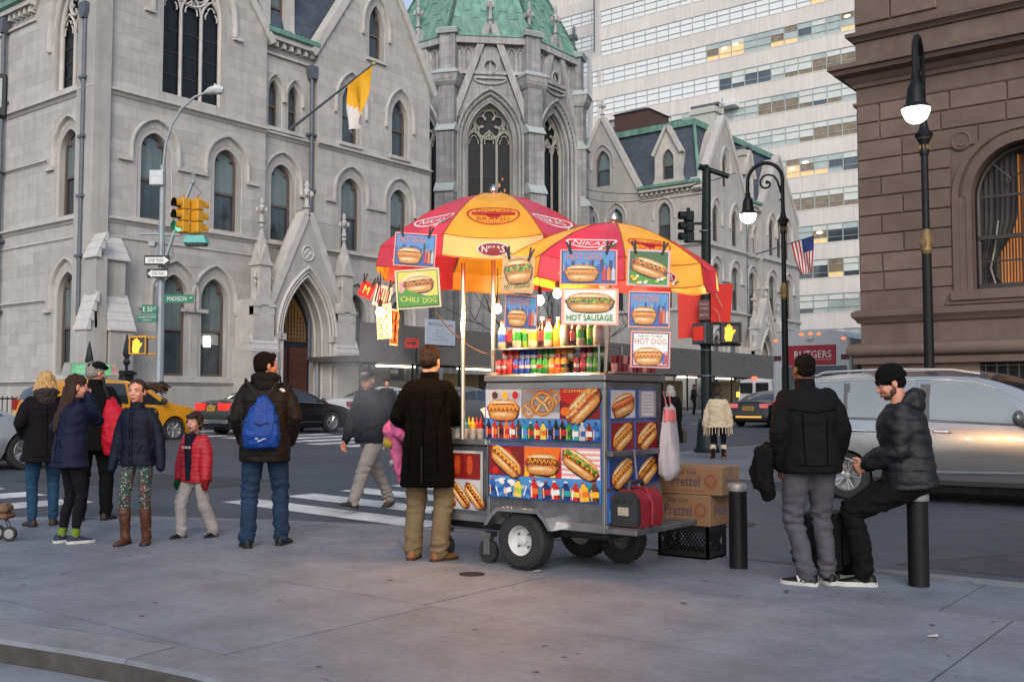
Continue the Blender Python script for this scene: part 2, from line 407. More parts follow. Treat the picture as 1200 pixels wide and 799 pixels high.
# ================================================================ stone buildings
stone = M('pale_marble', (.44, .42, .40), .8, var=.10, scale=1.2, bump=.12, bscale=14, stain=.12, streak=.09, coords='pos')
block_m = M('marble_block', (.46, .44, .42), .78, var=.09, scale=2.2, bump=.12, bscale=18, obr=.09, streak=.07, coords='pos')
block_i = M('marble_block_mass', (.46, .44, .42), .78, var=.09, scale=2.2, bump=.12, bscale=18, isl=.09, streak=.07, coords='pos')
trim = M('marble_trim', (.52, .495, .47), .75, var=.10, scale=3, bump=.1, bscale=16, stain=.15, coords='pos')
weather = M('pale_weathering', (.54, .53, .51), .7, var=.08, scale=4, coords='pos')
wood_f = M('brown_window_frame', (.12, .095, .085), .6, var=.1, coords='pos')
glass_hi = M('window_blind_glass', (.15, .19, .19), .16, var=.12, scale=.8, spec=.7, coords='pos', streak=.2)
glass_lo = M('window_dark_glass', (.055, .07, .08), .12, var=.3, scale=1.3, spec=.7, coords='pos', streak=.3)
glass_bk = M('black_leaded_glass', (.010, .012, .016), .3, var=.3, scale=3, spec=.3, coords='pos')
slate = M('slate', (.075, .092, .122), .6, var=.2, scale=5, bump=.5, coords='pos', brick=(.35, .2, 0))
copper = M('verdigris', (.17, .33, .265), .7, var=.14, scale=1.5, stain=.2, streak=.25, coords='pos')
lead_pipe = M('lead_grey_pipe', (.10, .115, .14), .5, var=.15, coords='pos')
fleche = M('grey_tower_stone', (.34, .335, .335), .8, var=.12, scale=1.5, bump=.2, bscale=10, stain=.2, streak=.25, coords='pos', brick=(.95, .42, 0))
fl_trim = M('grey_tower_trim', (.42, .41, .405), .75, var=.12, scale=3, stain=.2, streak=.2, coords='pos')
lead_cap = M('lead_cap', (.40, .44, .43), .6, var=.12, coords='pos')
def arch(uc, hw, zsp, za, n=7, base=None):
	"""pointed arch outline: from the right foot over the point to the left foot (plus the sill if base is given)"""
	H = za - zsp; r = (hw * hw + H * H) / (2 * hw); out = []
	a1 = math.atan2(H, -(r - hw)) if False else math.asin(min(1, H / r))
	full = PI - a1 if r < hw else a1
	for i in range(n + 1):                          # right half, centre at uc + hw - r
		t = full * i / n; out.append((uc + hw - r + r * math.cos(t), zsp + r * math.sin(t)))
	L = [(2 * uc - x, z) for x, z in out[::-1]][1:]
	out = out + L
	if base is not None: out = [(uc + hw, base)] + out + [(uc - hw, base)]
	return out
def opening(uc, hw, zs, zsp, za, n=7): return dict(u=uc, hw=hw, zs=zs, zsp=zsp, za=za, pts=arch(uc, hw, zsp, za, n, zs))
def off_arch(o, d, n=7, base=None): return arch(o['u'], o['hw'] + d, o['zsp'], o['za'] + d * 1.25, n, base)
def wall(parent, X, outline, ops, depth=.5, mat=None, reveal=.32, name='wall'):
	b = MB(X); loops = [outline] + [o['pts'] for o in ops]
	b.poly(loops, 0)
	k = len(outline)
	for i in range(k):
		a, c = outline[i], outline[(i + 1) % k]; b.quad((*a, 0), (*c, 0), (*c, -depth), (*a, -depth))
	for o in ops:
		p = o['pts']; d = o.get('reveal', reveal)
		for i in range(len(p)): a, c = p[i], p[(i + 1) % len(p)]; b.quad((*a, 0), (*c, 0), (*c, -d), (*a, -d))
	return b.build(name, mat or stone, parent, smooth=False)
def xrange(outline, z):
	xs = []
	for i in range(len(outline)):
		(x0, z0), (x1, z1) = outline[i], outline[(i + 1) % len(outline)]
		if (z0 <= z < z1) or (z1 <= z < z0): xs.append(x0 + (x1 - x0) * (z - z0) / (z1 - z0))
	return (min(xs), max(xs)) if len(xs) >= 2 else None
def blocks(X, outline, ops, zr, row=.42, ln=(.6, 1.25), proud=.011, g=.0045, avoid=(), pad=.16):
	out = []; z = zr[0]; alt = 0
	while z < zr[1] - .05:
		z1 = min(z + row, zr[1]); r0 = xrange(outline, z + .01); r1 = xrange(outline, z1 - .01)
		if r0 and r1:
			free = [(max(r0[0], r1[0]), min(r0[1], r1[1]))]; cut = []
			for o in ops:
				if z1 <= o['zs'] - .12 or z >= o['za'] + pad: continue
				hw = o['hw'] + pad
				if z > o['zsp']:
					q = xrange(off_arch(o, pad, base=o['zs']), z + .01); hw = (q[1] - q[0]) / 2 if q else 0
				if hw > 0: cut.append((o['u'] - hw, o['u'] + hw))
			for (a0, a1, c0, c1) in avoid:
				if z1 > c0 and z < c1: cut.append((a0, a1))
			for c0, c1 in sorted(cut):
				nf = []
				for f0, f1 in free:
					if c1 <= f0 or c0 >= f1: nf.append((f0, f1)); continue
					if c0 > f0: nf.append((f0, c0))
					if c1 < f1: nf.append((c1, f1))
				free = nf
			for f0, f1 in free:
				x = f0; first = True
				while x < f1 - .02:
					l = rnd.uniform(*ln) * (.5 if first and alt % 2 else 1); first = False
					x1 = x + l
					if f1 - x1 < .3: x1 = f1
					out.append((X, x + g / 2, x1 - g / 2, z + g / 2, z1 - g / 2, proud + rnd.uniform(-.003, .004))); x = x1
		z = z1; alt += 1
	return out
UNIT = {}
def unit_box(mat):
	if mat.name not in UNIT:
		b = MB(); b.box(0, 1, 0, 1, 0, 1); UNIT[mat.name] = b.mesh('block_' + mat.name, mat, smooth=False)
	return UNIT[mat.name]
def lay_blocks(parent, bl, key, mat, mat_mass, limit=300, name='stone_block', back=.01):
	bl = sorted(bl, key=key)
	for (X, x0, x1, z0, z1, pr) in bl[:limit]:
		o = obj(name, unit_box(mat), parent)
		o.matrix_local = X @ frame((x0, z0, -back), (x1 - x0, 0, 0), (0, z1 - z0, 0), (0, 0, pr + back))
	if len(bl) > limit:
		b = MB()
		for (X, x0, x1, z0, z1, pr) in bl[limit:]: b.box(x0, x1, z0, z1, -back, pr, 0, X)
		b.build(name, mat_mass, parent, smooth=False, kind='stuff')
def hood(parent, X, o, d=.32, drop=.4, wd=.10, out=.13, foot=.35, sides=(1, 1), mat=None, name='hood_mould'):
	p = off_arch(o, d); pts = [(p[0][0], p[0][1] - drop)] + p + [(p[-1][0], p[-1][1] - drop)]
	b = MB(X); rings = []
	for i, q in enumerate(pts):
		a = pts[max(0, i - 1)]; c = pts[min(len(pts) - 1, i + 1)]; dx, dz = c[0] - a[0], c[1] - a[1]; l = math.hypot(dx, dz); nx, nz_ = dz / l, -dx / l
		rings.append([(q[0] - nx * wd * .2, q[1] - nz_ * wd * .2, -.02), (q[0] - nx * wd * .2, q[1] - nz_ * wd * .2, out * .45), (q[0] + nx * wd * .3, q[1] + nz_ * wd * .3, out), (q[0] + nx * wd, q[1] + nz_ * wd, out), (q[0] + nx * wd, q[1] + nz_ * wd, -.02)])
	b.rings(rings)
	if drop and foot:
		for s_, q in ((0, pts[0]), (1, pts[-1])):
			if sides[s_]:
				sg = 1 if s_ == 0 else -1
				b.box(min(q[0], q[0] + sg * foot), max(q[0], q[0] + sg * foot), q[1] - .1, q[1] + .03, -.02, out * .9)
	return b.build(name, mat or trim, parent, ang=50)
def string(parent, X, u0, u1, z, h=.2, out=.16, mat=None, name='string_course', m2=None):
	b = MB(X); b.rings([[(u, z - h, -.02), (u, z - h * .9, out * .25), (u, z - h * .45, out * .5), (u, z - h * .35, out), (u, z - h * .1, out), (u, z + h * .25, -.02)] for u in (u0, u1)])
	return b.build(name, mat or trim, parent, smooth=False)
def surround(parent, X, o, d=.15, out=.02):
	a = off_arch(o, d, base=o['zs']); c = off_arch(o, 0.0, base=o['zs']); b = MB(X)
	for i in range(len(a) - 1):
		p, q, r, s_ = a[i], a[i + 1], c[i + 1], c[i]
		b.quad((*p, out), (*q, out), (*r, -.10), (*s_, -.10)); b.quad((*p, -.02), (*q, -.02), (*q, out), (*p, out))
	u, hw = o['u'], o['hw'] + d
	b.box(u - hw - .05, u + hw + .05, o['zs'] - .16, o['zs'] - .02, -.3, .11)
	return b.build('window_surround', trim, parent, ang=50)
def lancet(parent, X, o, deep=.26, sash=True, cusp=True, hi=None, lo=None, blind=None, lat=False):
	u, hw, zs, zsp, za = o['u'], o['hw'], o['zs'], o['zsp'], o['za']; f = min(.09, hw * .2)
	b = MB(X); A = arch(u, hw, zsp, za, 7, zs); B = arch(u, hw - f, zsp, za - f * 1.3, 7, zs + f)
	for i in range(len(A)):
		j = (i + 1) % len(A); p, q, r, s_ = A[i], A[j], B[j], B[i]
		b.quad((*p, -deep + .08), (*q, -deep + .08), (*r, -deep + .08), (*s_, -deep + .08)); b.quad((*s_, -deep + .08), (*r, -deep + .08), (*r, -deep), (*s_, -deep))
	if cusp:                                        # trefoil cusps in the head
		for s_ in (-1, 1):
			k = [(u + s_ * (hw - f * .5), zsp - hw * .1), (u + s_ * (hw - f), zsp + (za - zsp) * .45), (u + s_ * hw * .42, zsp + (za - zsp) * .32), (u + s_ * hw * .5, zsp + (za - zsp) * .62), (u + s_ * hw * .12, zsp + (za - zsp) * .93), (u + s_ * hw * .5, zsp + (za - zsp) * .9), (u + s_ * hw, zsp + (za - zsp) * .4)]
			b.prism(k, -deep + .02, -deep + .075)
	win = b.build('window', wood_f, parent, smooth=False)
	mid = zs + (za - zs) * .46
	zz = (mid, zs + f)
	b = MB(X); b.poly([[(u + hw - f * .8, mid)] + [q for q in arch(u, hw - f * .8, zsp, za - f, 7) if q[1] > mid] + [(u - hw + f * .8, mid)]], -deep + .01); b.build('pane', hi or glass_hi, win, smooth=False)
	b = MB(X); b.poly([rect(u - hw + f, u + hw - f, zs + f, mid - .001)], -deep - .02); b.build('pane', lo or glass_lo, win, smooth=False)
	if sash:
		b = MB(X); b.box(u - hw + f, u + hw - f, mid - .05, mid + .05, -deep - .01, -deep + .05); b.build('sash_rail', wood_f, win, smooth=False)
	if blind:
		b = MB(X); b.poly([rect(u - hw + f * 1.6, u + hw - f * 1.6, mid - blind, mid - .06)], -deep - .012); b.build('blind', M('cream_blind', (.34, .36, .35), .7), win, smooth=False)
	return win
def tracery_window(parent, X, o, lights, deep=.3, style=0, bar=.07, name='traceried_window', mat=None, glass=None):
	u, hw, zs, zsp, za = o['u'], o['hw'], o['zs'], o['zsp'], o['za']; mat = mat or trim
	b = MB(X); z = -deep + .1; ww = 2 * hw / lights
	fr = arch(u, hw - .03, zsp, za - .04, 9, zs + .03); b.tube([(p[0], p[1], z) for p in fr], bar * 1.3, 6, closed=True)
	for i in range(1, lights): b.tube([(u - hw + ww * i, zs, z), (u - hw + ww * i, zsp - ww * .1, z)], bar, 6)
	zl = zsp - ww * .1
	for i in range(lights):
		c = u - hw + ww * (i + .5); a = arch(c, ww / 2, zl, zl + ww * .85, 6); b.tube([(p[0], p[1], z) for p in a], bar * .8, 6)
		b.tube([(c + ww * .30 * math.cos(t), zl + ww * .12 + ww * .30 * math.sin(t), z) for t in [PI * k / 8 - .3 for k in range(4)]], bar * .45, 5)
		b.tube([(c - ww * .30 * math.cos(t), zl + ww * .12 + ww * .30 * math.sin(t), z) for t in [PI * k / 8 - .3 for k in range(4)]], bar * .45, 5)
		b.tube([(c + ww * .17 * math.cos(t), zl + ww * .42 + ww * .17 * math.sin(t), z) for t in [PI * k / 6 for k in range(7)]], bar * .45, 5)
	if style == 0 and lights == 2:
		r = hw * .42; cz = zsp + (za - zsp) * .5; b.tube([(u + r * math.cos(t), cz + r * math.sin(t), z) for t in [2 * PI * k / 16 for k in range(16)]], bar * .8, 6, closed=True)
		for k in range(4):
			t = PI / 4 + PI / 2 * k; b.tube([(u + r * .45 * math.cos(t) + r * .42 * math.cos(q), cz + r * .45 * math.sin(t) + r * .42 * math.sin(q), z) for q in [t - 2.2 + 4.4 * j / 8 for j in range(9)]], bar * .5, 5)
	else:
		r = hw * .58 if style == 1 else hw * .66; cz = zsp + (za - zsp) * .44 + (.1 if style == 2 else 0)
		b.tube([(u + r * math.cos(t), cz + r * math.sin(t), z) for t in [2 * PI * k / 24 for k in range(24)]], bar * .85, 6, closed=True)
		N = 3 if style == 1 else 5
		for k in range(N):                        # petals
			t = PI / 2 + 2 * PI * k / N; rr = r * (.48 if N == 3 else .56); pr = r * (.42 if N == 3 else .38)
			b.tube([(u + rr * math.cos(t) + pr * math.cos(q), cz + rr * math.sin(t) + pr * math.sin(q), z) for q in [t - 2.3 + 4.6 * j / 10 for j in range(11)]], bar * .6, 5)
			tt = t + PI / N; b.tube([(u + r * math.cos(tt), cz + r * math.sin(tt), z), (u + r * .35 * math.cos(tt), cz + r * .35 * math.sin(tt), z)], bar * .5, 5)
		for s_ in (-1, 1):
			c = u + s_ * (hw - ww); zz = zl + ww * .6
			b.tube([(u + s_ * hw * .98, zl, z), (u + s_ * hw * .86, zl + ww * .75, z), (u + s_ * hw * .55, zl + ww * 1.25, z)], bar * .7, 5)
	win = b.build(name, mat, parent, ang=60)
	b = MB(X); b.poly([fr], -deep); b.build('pane', glass or glass_bk, win, smooth=False)
	b = MB(X)
	nb = 4
	for i in range(1, nb): zz = zs + (zsp - zs) * i / nb; b.box(u - hw + .05, u + hw - .05, zz - .02, zz + .02, -deep + .005, -deep + .03)
	b.build('saddle_bar', M('iron_bar', (.03, .03, .035), .6), win, smooth=False)
	return win
def finial(b, x, y, z, h, r, m=0, X=None):          # crocketed stone finial
	b.lathe([(r * .45, 0), (r * .5, h * .12), (r * .9, h * .16), (r * .45, h * .2), (r * .35, h * .42), (r * .5, h * .5), (r * .5, h * .62), (r * .75, h * .66), (r * .35, h * .74), (r * .45, h * .84), (r * .3, h * .95), (.01, h)], 8, m, (X or I4) @ T(x, y, z))
	for k in range(4):
		a = PI / 4 + k * PI / 2; b.ell((x + math.cos(a) * r * .8, y + math.sin(a) * r * .8, z + h * .58), (r * .42, r * .42, h * .1), 6, 4, m, X)
def pinnacle(b, x, y, z0, zs, z1, w_, m=0):         # square shaft with gablets and a spire
	b.box(x - w_, x + w_, y - w_, y + w_, z0, zs, m)
	b.box(x - w_ * 1.25, x + w_ * 1.25, y - w_ * 1.25, y + w_ * 1.25, zs - .08, zs + .05, m)
	h = z1 - zs
	b.add([(x - w_, y - w_, zs + .05), (x + w_, y - w_, zs + .05), (x + w_, y + w_, zs + .05), (x - w_, y + w_, zs + .05), (x, y, zs + h * .6)], [(0, 1, 4), (1, 2, 4), (2, 3, 4), (3, 0, 4)], m)
	for k in range(4):
		a = k * PI / 2; dx, dy = math.cos(a), math.sin(a); tx, ty = -dy, dx; ww = w_ * .95; o_ = w_ * 1.12
		b.add([(x + dx * o_ + tx * ww, y + dy * o_ + ty * ww, zs + .05), (x + dx * o_ - tx * ww, y + dy * o_ - ty * ww, zs + .05), (x + dx * o_, y + dy * o_, zs + h * .3), (x, y, zs + h * .3)], [(0, 1, 2), (1, 3, 2), (0, 2, 3)], m)
	finial(b, x, y, zs + h * .55, h * .45, w_ * .75, m)
def coping(b, X, p, q, wd=.32, th=.22, m=0):        # raking gable coping from p to q in facade coordinates
	d = Vector((q[0] - p[0], q[1] - p[1])); n_ = Vector((-d.y, d.x)).normalized()
	if n_.y < 0: n_ = -n_
	a, c = Vector(p), Vector(q)
	b.prism([tuple(a - n_ * .06), tuple(c - n_ * .06), tuple(c + n_ * th), tuple(a + n_ * th)], -.45, wd * .4, m, X)
def corbel_table(b, X, u0, u1, z, m=0, mg=1):
	b.box(u0, u1, z - .75, z - .66, -.02, .10, m, X); b.box(u0, u1, z - .18, z, -.02, .34, m, X)
	k = int((u1 - u0) / .38)
	for i in range(k):
		c = u0 + (u1 - u0) * (i + .5) / k; b.box(c - .08, c + .08, z - .42, z - .18, -.02, .24, m, X)
	b.rings([[(u, z, -.1), (u, z, .36), (u, z + .06, .46), (u, z + .24, .48), (u, z + .28, .40), (u, z + .10, -.1)] for u in (u0, u1)], mg, X)
def downpipe(root, X, u, z0, z1, hop=True, out=.2):
	b = MB(X); b.tube([(u, z0, out), (u, z1, out)], .085, 8)
	for z in [z0 + (z1 - z0) * k / 5 for k in range(1, 5)]: b.box(u - .16, u + .2, z - .05, z + .05, .02, out + .1)
	if hop: b.prism([(u - .1, z1), (u + .1, z1), (u + .2, z1 + .25), (u + .2, z1 + .55), (u - .2, z1 + .55), (u - .2, z1 + .25)], out - .16, out + .16)
	return b.build('downpipe', lead_pipe, root)
def gable_roof(b, X, g, dep, m=0):                  # roof running back from a gable
	(l, zl), (a, za), (r, zr) = g
	b.quad((l, zl, -.3), (a, za, -.3), (a, za, -dep), (l, zl, -dep), m, X); b.quad((r, zr, -.3), (a, za, -.3), (a, za, -dep), (r, zr, -dep), m, X)
def dormer(root, X, u, z, hw, zwall, zapex, wo, sc=1.):
	pts = [(u - hw, z), (u + hw, z), (u + hw, zwall), (u, zapex), (u - hw, zwall)]
	b = MB(X); b.poly([pts, wo['pts']], -.25)
	for i in range(5): a, c = pts[i], pts[(i + 1) % 5]; b.quad((*a, -.25), (*c, -.25), (*c, -2.2), (*a, -2.2))
	for i in range(len(wo['pts'])): a, c = wo['pts'][i], wo['pts'][(i + 1) % len(wo['pts'])]; b.quad((*a, -.25), (*c, -.25), (*c, -.5), (*a, -.5))
	for s_ in (-1, 1):                              # scroll buttresses at the sides
		b.prism([(u + s_ * hw, z), (u + s_ * (hw + .35), z), (u + s_ * (hw + .12), z + .6), (u + s_ * (hw + .1), zwall - .2), (u + s_ * hw, zwall)], -.6, -.22)
	d = b.build('dormer', trim, root, smooth=False)
	b = MB()
	for s_ in (-1, 1): coping(b, X @ T(0, 0, -.14), (u + s_ * (hw + .16), zwall - .05), (u, zapex + .08), .3, .16)
	b.build('dormer_coping', trim, d, smooth=False); lancet(root, X @ T(0, 0, -.25), wo, .22)
	return d
def roofing(root, fx0, fx1, fy0, fy1, z0, z1, ins=.95):
	b = MB(); e = .35
	b.rings([[(fx0 + q, fy0 + q, z), (fx1 - q, fy0 + q, z), (fx1 - q, fy1 - q, z), (fx0 + q, fy1 - q, z)] for q, z in ((e, z0), (e + ins * .75, z0 + (z1 - z0) * .5), (e + ins, z1))])
	r = b.build('slate_roof', slate, root, smooth=False)
	b = MB(); q = e + ins - .22
	b.box(fx0 + q, fx1 - q, fy0 + q, fy1 - q, z1 - .25, z1 + .18)
	for x in (fx0 + q + .1, fx1 - q - .1):
		for y in (fy0 + q + .1, fy1 - q - .1):
			ix = fx0 + e + .05 if x < (fx0 + fx1) / 2 else fx1 - e - .05; iy = fy0 + e + .05 if y < (fy0 + fy1) / 2 else fy1 - e - .05
			b.tube([(x, y, z1), (ix, iy, z0)], .12, 6)
	b.build('copper_edge', copper, r, smooth=False)
	return r
def mansion(root, XE, near, LW):
	o_low = [opening(u, .56, 2.22, 5.15, 5.95) for u in (3.22, 4.97)]
	o_mid = [opening(u, .56, 7.85, 10.35, 11.02) for u in (2.33, 5.45)]
	big = opening(3.9, 1.33, 12.6, 16.0, 18.3, 10)
	top = [big] if near else [opening(2.4, .5, 12.6, 14.6, 15.5), opening(3.9, .5, 12.6, 14.6, 15.5), opening(5.4, .5, 12.6, 14.6, 15.5)]
	bay = [(0, 0), (7.3, 0), (7.3, 16.0), (3.85, 20.6), (.4, 16.0), (0, 16.0)]
	rec = [(7.3, 0), (10, 0), (10, 16.0), (7.3, 16.0)]
	gab = [(10, 0), (17, 0), (17, 16.1), (13.5, 21.7), (10, 16.1)]
	XR = XE @ T(0, 0, -.3)
	o_rec = [opening(8.4, .56, 7.85, 10.35, 11.02), opening(7.92, .27, 12.5, 13.85, 14.45), opening(8.95, .27, 12.5, 13.85, 14.45)]
	o_gab = [opening(u, .56, 2.22, 5.15, 5.95) for u in (12.3, 15.0)] + [opening(u, .56, 7.85, 10.35, 11.02) for u in (11.95, 14.97)] + [opening(u, .49, 12.55, 14.3, 15.22) for u in (11.9, 14.96)] + [opening(13.4, .41, 16.7, 18.2, 19.18)]
	o_bay = o_low + o_mid + top
	w1 = wall(root, XE, bay, o_bay, 1.2); w2 = wall(root, XR, rec, o_rec, .8); w3 = wall(root, XE, gab, o_gab, 1.2)
	for X, ops in ((XE, o_bay), (XR, o_rec), (XE, o_gab)):
		for o in ops:
			if o is big:
				tracery_window(root, X, o, 3, .34, 1, .075)
				hood(root, X, o, .4, .5, .13, .15, .4)
				continue
			lancet(root, X, o, .27, sash=True, blind=.5 if o['zs'] < 3 and rnd.random() < .4 else None, lo=glass_lo, hi=glass_hi if o['zs'] < 12 else glass_lo)
			if near: surround(root, X, o)
			small = o['hw'] < .3
			hood(root, X, o, .36 if not small else .16, .45 if not small else .25, .09 if not small else .06, .14, {2.22: .5, 7.85: .55}.get(o['zs'], .12) if not small else 0, sides=(1, 1))
	for z, h, ou in ((12.26, .24, .2), (7.72, .22, .18), (2.05, .2, .18)):
		if z < 5:
			string(root, XE, -.02, 7.0, z, h, ou); string(root, XE, 10.6, 17.05, z, h, ou)
		else:
			string(root, XE, -.02, 7.32, z, h, ou); string(root, XR, 7.3, 10.0, z, h, ou); string(root, XE, 9.98, 17.05, z, h, ou)
	string(root, XE, 0, 7.3, 7.05, .1, .07)
	for a, c in (((.85, 10.0), (1.3, 0)),): pass
	b = MB(XE); b.box(0, 7.0, -.5, 1.85, -.3, .12); b.box(10.6, 17, -.5, 1.85, -.3, .12); b.build('plinth', stone, root, smooth=False)
	b = MB()
	coping(b, XE, (10 - .25, 15.9), (13.5, 21.75), .34, .26); coping(b, XE, (17.25, 15.9), (13.5, 21.75), .34, .26); coping(b, XE, (7.5, 15.75), (3.85, 20.7), .3, .24); coping(b, XE, (.2, 15.75), (3.85, 20.7), .3, .24)
	finial(b, 13.5, 0, 0, 1.5, .22, 0, XE @ frame((0, 21.8, -.1), (1, 0, 0), (0, 0, 1), (0, 1, 0)) @ T(-13.5 + 13.5, 0, 0))
	b.build('gable_coping', trim, root, smooth=False)
	b = MB(); corbel_table(b, XR, 7.3, 10.0, 16.2); b.build('cornice', [trim, copper], root, smooth=False)
	b = MB(); gable_roof(b, XE, ((10.1, 15.9), (13.5, 21.5), (16.9, 15.9)), 4.5); gable_roof(b, XE, ((.6, 15.9), (3.85, 20.3), (7.1, 15.9)), 4.5); b.build('gable_roof', slate, root, smooth=False)
	dormer(root, XR, 8.3, 16.3, .72, 18.4, 20.3, opening(8.25, .36, 16.75, 18.0, 18.75))
	downpipe(root, XR, 9.78, 3 if near else 6, 14.9)
	# ---- the porch
	P = XE @ T(0, 0, 1.0)
	pa = opening(8.7, 1.2, 0.5, 3.9, 6.25, 10); pa['reveal'] = 1.25
	g = [(7.1, 0), (10.3, 0), (10.3, 5.3), (8.7, 8.75), (7.1, 5.3)]
	pw = wall(root, P, g, [pa], 1.0, stone, 1.25, 'porch_wall')
	b = MB(P)
	for d, zz, r in ((.06, -.02, .07), (.2, .03, .06), (.33, .05, .08)):
		q = off_arch(pa, d, 10); b.tube([(q[0][0], 2.6, zz)] + [(x, y, zz) for x, y in q] + [(q[-1][0], 2.6, zz)], r, 6)
	b.tube([(x, y, -.4) for x, y in arch(8.7, 1.16, 3.9, 6.2, 10, .6)[:]], .07, 6); b.tube([(x, y, -.8) for x, y in arch(8.7, 1.12, 3.9, 6.15, 10, .6)[:]], .07, 6)
	for s_ in (-1, 1):
		for k in range(2):
			u = 8.7 + s_ * (1.28 + .2 * k); b.tube([(u, .6, .02), (u, 3.7, .02)], .075, 8); b.box(u - .12, u + .12, 3.7, 3.95, -.05, .14); b.box(u - .12, u + .12, .4, .7, -.05, .14)
	b.build('arch_moulding', trim, pw, ang=60)
	b = MB(); coping(b, P, (6.9, 5.05), (8.7, 8.85), .2, .24); coping(b, P, (10.5, 5.05), (8.7, 8.85), .2, .24)
	finial(b, 0, 0, 0, 1.35, .24, 0, P @ frame((8.7, 8.9, -.1), (1, 0, 0), (0, 0, 1), (0, 1, 0)))
	b.build('porch_gable', trim, pw, smooth=False)
	b = MB(P); b.tube([(8.7 + .3 * math.cos(t), 7.25 + .3 * math.sin(t), .01) for t in [2 * PI * k / 16 for k in range(16)]], .05, 6, closed=True)
	for k in range(4): t = PI / 2 * k; b.ell((8.7 + .13 * math.cos(t), 7.25 + .13 * math.sin(t), .0), (.11, .11, .04), 8, 4)
	b.build('roundel', trim, pw)
	Q = P @ frame((0, 0, 0), (1, 0, 0), (0, 0, 1), (0, 1, 0))        # u, w, z
	for u in (6.45, 10.75):
		b = MB(Q); b.box(u - .62, u + .62, -1.0, .25, -.2, 3.3); b.box(u - .5, u + .5, -1.0, .12, 3.3, 5.2)
		pinnacle(b, u, -.1, 5.0, 6.6, 9.2, .27)
		for s_ in (-1, 1): pinnacle(b, u + s_ * .36, .0, 4.6, 5.0, 6.3, .14)
		b.build('porch_pier', trim, root, smooth=False)
		b = MB(Q)
		for k in range(2): b.add([(u - .64, .27 - .1 * k, 3.2 + .3 * k), (u + .64, .27 - .1 * k, 3.2 + .3 * k), (u + .64, .14 - .1 * k, 3.52 + .3 * k), (u - .64, .14 - .1 * k, 3.52 + .3 * k), (u - .64, -.1, 3.2 + .3 * k), (u + .64, -.1, 3.2 + .3 * k), (u + .64, -.1, 3.52 + .3 * k), (u - .64, -.1, 3.52 + .3 * k)], [(0, 1, 2, 3), (0, 3, 7, 4), (1, 2, 6, 5), (3, 2, 6, 7), (0, 1, 5, 4)])
		b.build('weathering', weather, root, smooth=False)
	D = P @ T(0, 0, -1.2)
	b = MB(D); da = arch(8.7, 1.14, 3.9, 6.1, 8, .5); b.poly([da], 0); door = b.build('door', M('blue_black_door', (.02, .025, .04), .5), root, smooth=False)
	b = MB(D); b.box(7.7, 8.65, .6, 3.5, .01, .06); b.box(8.75, 9.7, .6, 3.5, .01, .06); b.build('door_leaf', M('red_brown_door', (.10, .035, .025), .5, var=.2), door, smooth=False)
	b = MB(D); ta = arch(8.7, .95, 4.0, 5.75, 8, 3.75); b.poly([ta], .03); b.build('fanlight', M('amber_leaded_glass', (.28, .15, .05), .3, var=.3, scale=12), door, smooth=False)
	b = MB(D)
	for k in range(-6, 7):
		b.box(8.7 + k * .16 - .012, 8.7 + k * .16 + .012, 3.75, 5.6 - abs(k) * .2, .035, .05)
	for k in range(10): b.box(7.85, 9.55, 3.85 + k * .17, 3.87 + k * .17, .036, .05) if k < 6 else None
	b.build('fanlight_lattice', M('iron_bar', (.03, .03, .035), .6), door, smooth=False)
	b = MB(Q); b.box(7.3, 10.1, -1.2, .9, -.5, .45); b.box(7.3, 10.1, .9, 1.3, -.5, .28); b.build('porch_step', stone, root, smooth=False)
	return w1, w2, w3, (bay, o_bay), (rec, o_rec), (gab, o_gab), XE, XR
# ---- A: the corner mansion at the left
A0 = Vector((-32.8, 18.7, 0))
A_ = thing('stone_mansion', 'pale grey gothic stone mansion with pointed windows and gabled porch on the left corner', 'building', A0)
XEA = frame((0, 0, 0), (0, 1, 0), (0, 0, 1), (1, 0, 0))
w1, w2, w3, sb, sr, sg, _, XRA = mansion(A_, XEA, True, None)
XSA = frame((0, -.012, 0), (-1, 0, 0), (0, 0, 1), (0, -1, 0))
oS = [opening(1.8, .92, 12.45, 14.6, 16.5, 9), opening(1.67, .63, 7.85, 10.15, 10.95), opening(1.6, .63, 2.22, 5.0, 5.85)] + [opening(u, .6, z, zz, za) for u in (8.2, 11) for z, zz, za in ((2.22, 5.0, 5.85), (7.85, 10.15, 10.95), (12.6, 14.0, 14.8))]
sout = [(.012, 0), (13, 0), (13, 16.1), (4.1, 16.1), (1.9, 19.6), (.012, 16.6)]
ws = wall(A_, XSA, sout, oS, .8)
tracery_window(A_, XSA, oS[0], 2, .3, 0, .075); hood(A_, XSA, oS[0], .38, .6, .12, .15, 0)
surround(A_, XSA, oS[0], .2)
for o in oS[1:]:
	lancet(A_, XSA, o, .27, blind=None); surround(A_, XSA, o)
	hood(A_, XSA, o, .34, .45, .09, .14, .5 if o['zs'] < 8 else .1, sides=(1, 1))
for z, h, ou in ((12.26, .24, .2), (7.72, .22, .18), (2.05, .2, .18)): string(A_, XSA, -.15, 13, z, h, ou)
string(A_, XSA, .9, 13, 7.05, .1, .07)
string(A_, XSA, 3.1, 13, 10.05, .13, .12); string(A_, XSA, 3.0, 13, 4.95, .13, .12)
b = MB(XSA); b.box(0, 13, -.5, 1.85, -.3, .12); b.build('plinth', stone, A_, smooth=False)
b = MB(); corbel_table(b, XSA, 4.2, 13, 16.2); b.build('cornice', [trim, copper], A_, smooth=False)
b = MB(); coping(b, XSA, (4.3, 15.9), (1.9, 19.7), .3, .24); coping(b, XSA, (-.3, 16.2), (1.9, 19.7), .3, .24); b.build('gable_coping', trim, A_, smooth=False)
downpipe(A_, XSA, .42, 4.2, 14.6, True, .22); downpipe(A_, XSA, 6.35, 2, 15.4, True, .2)
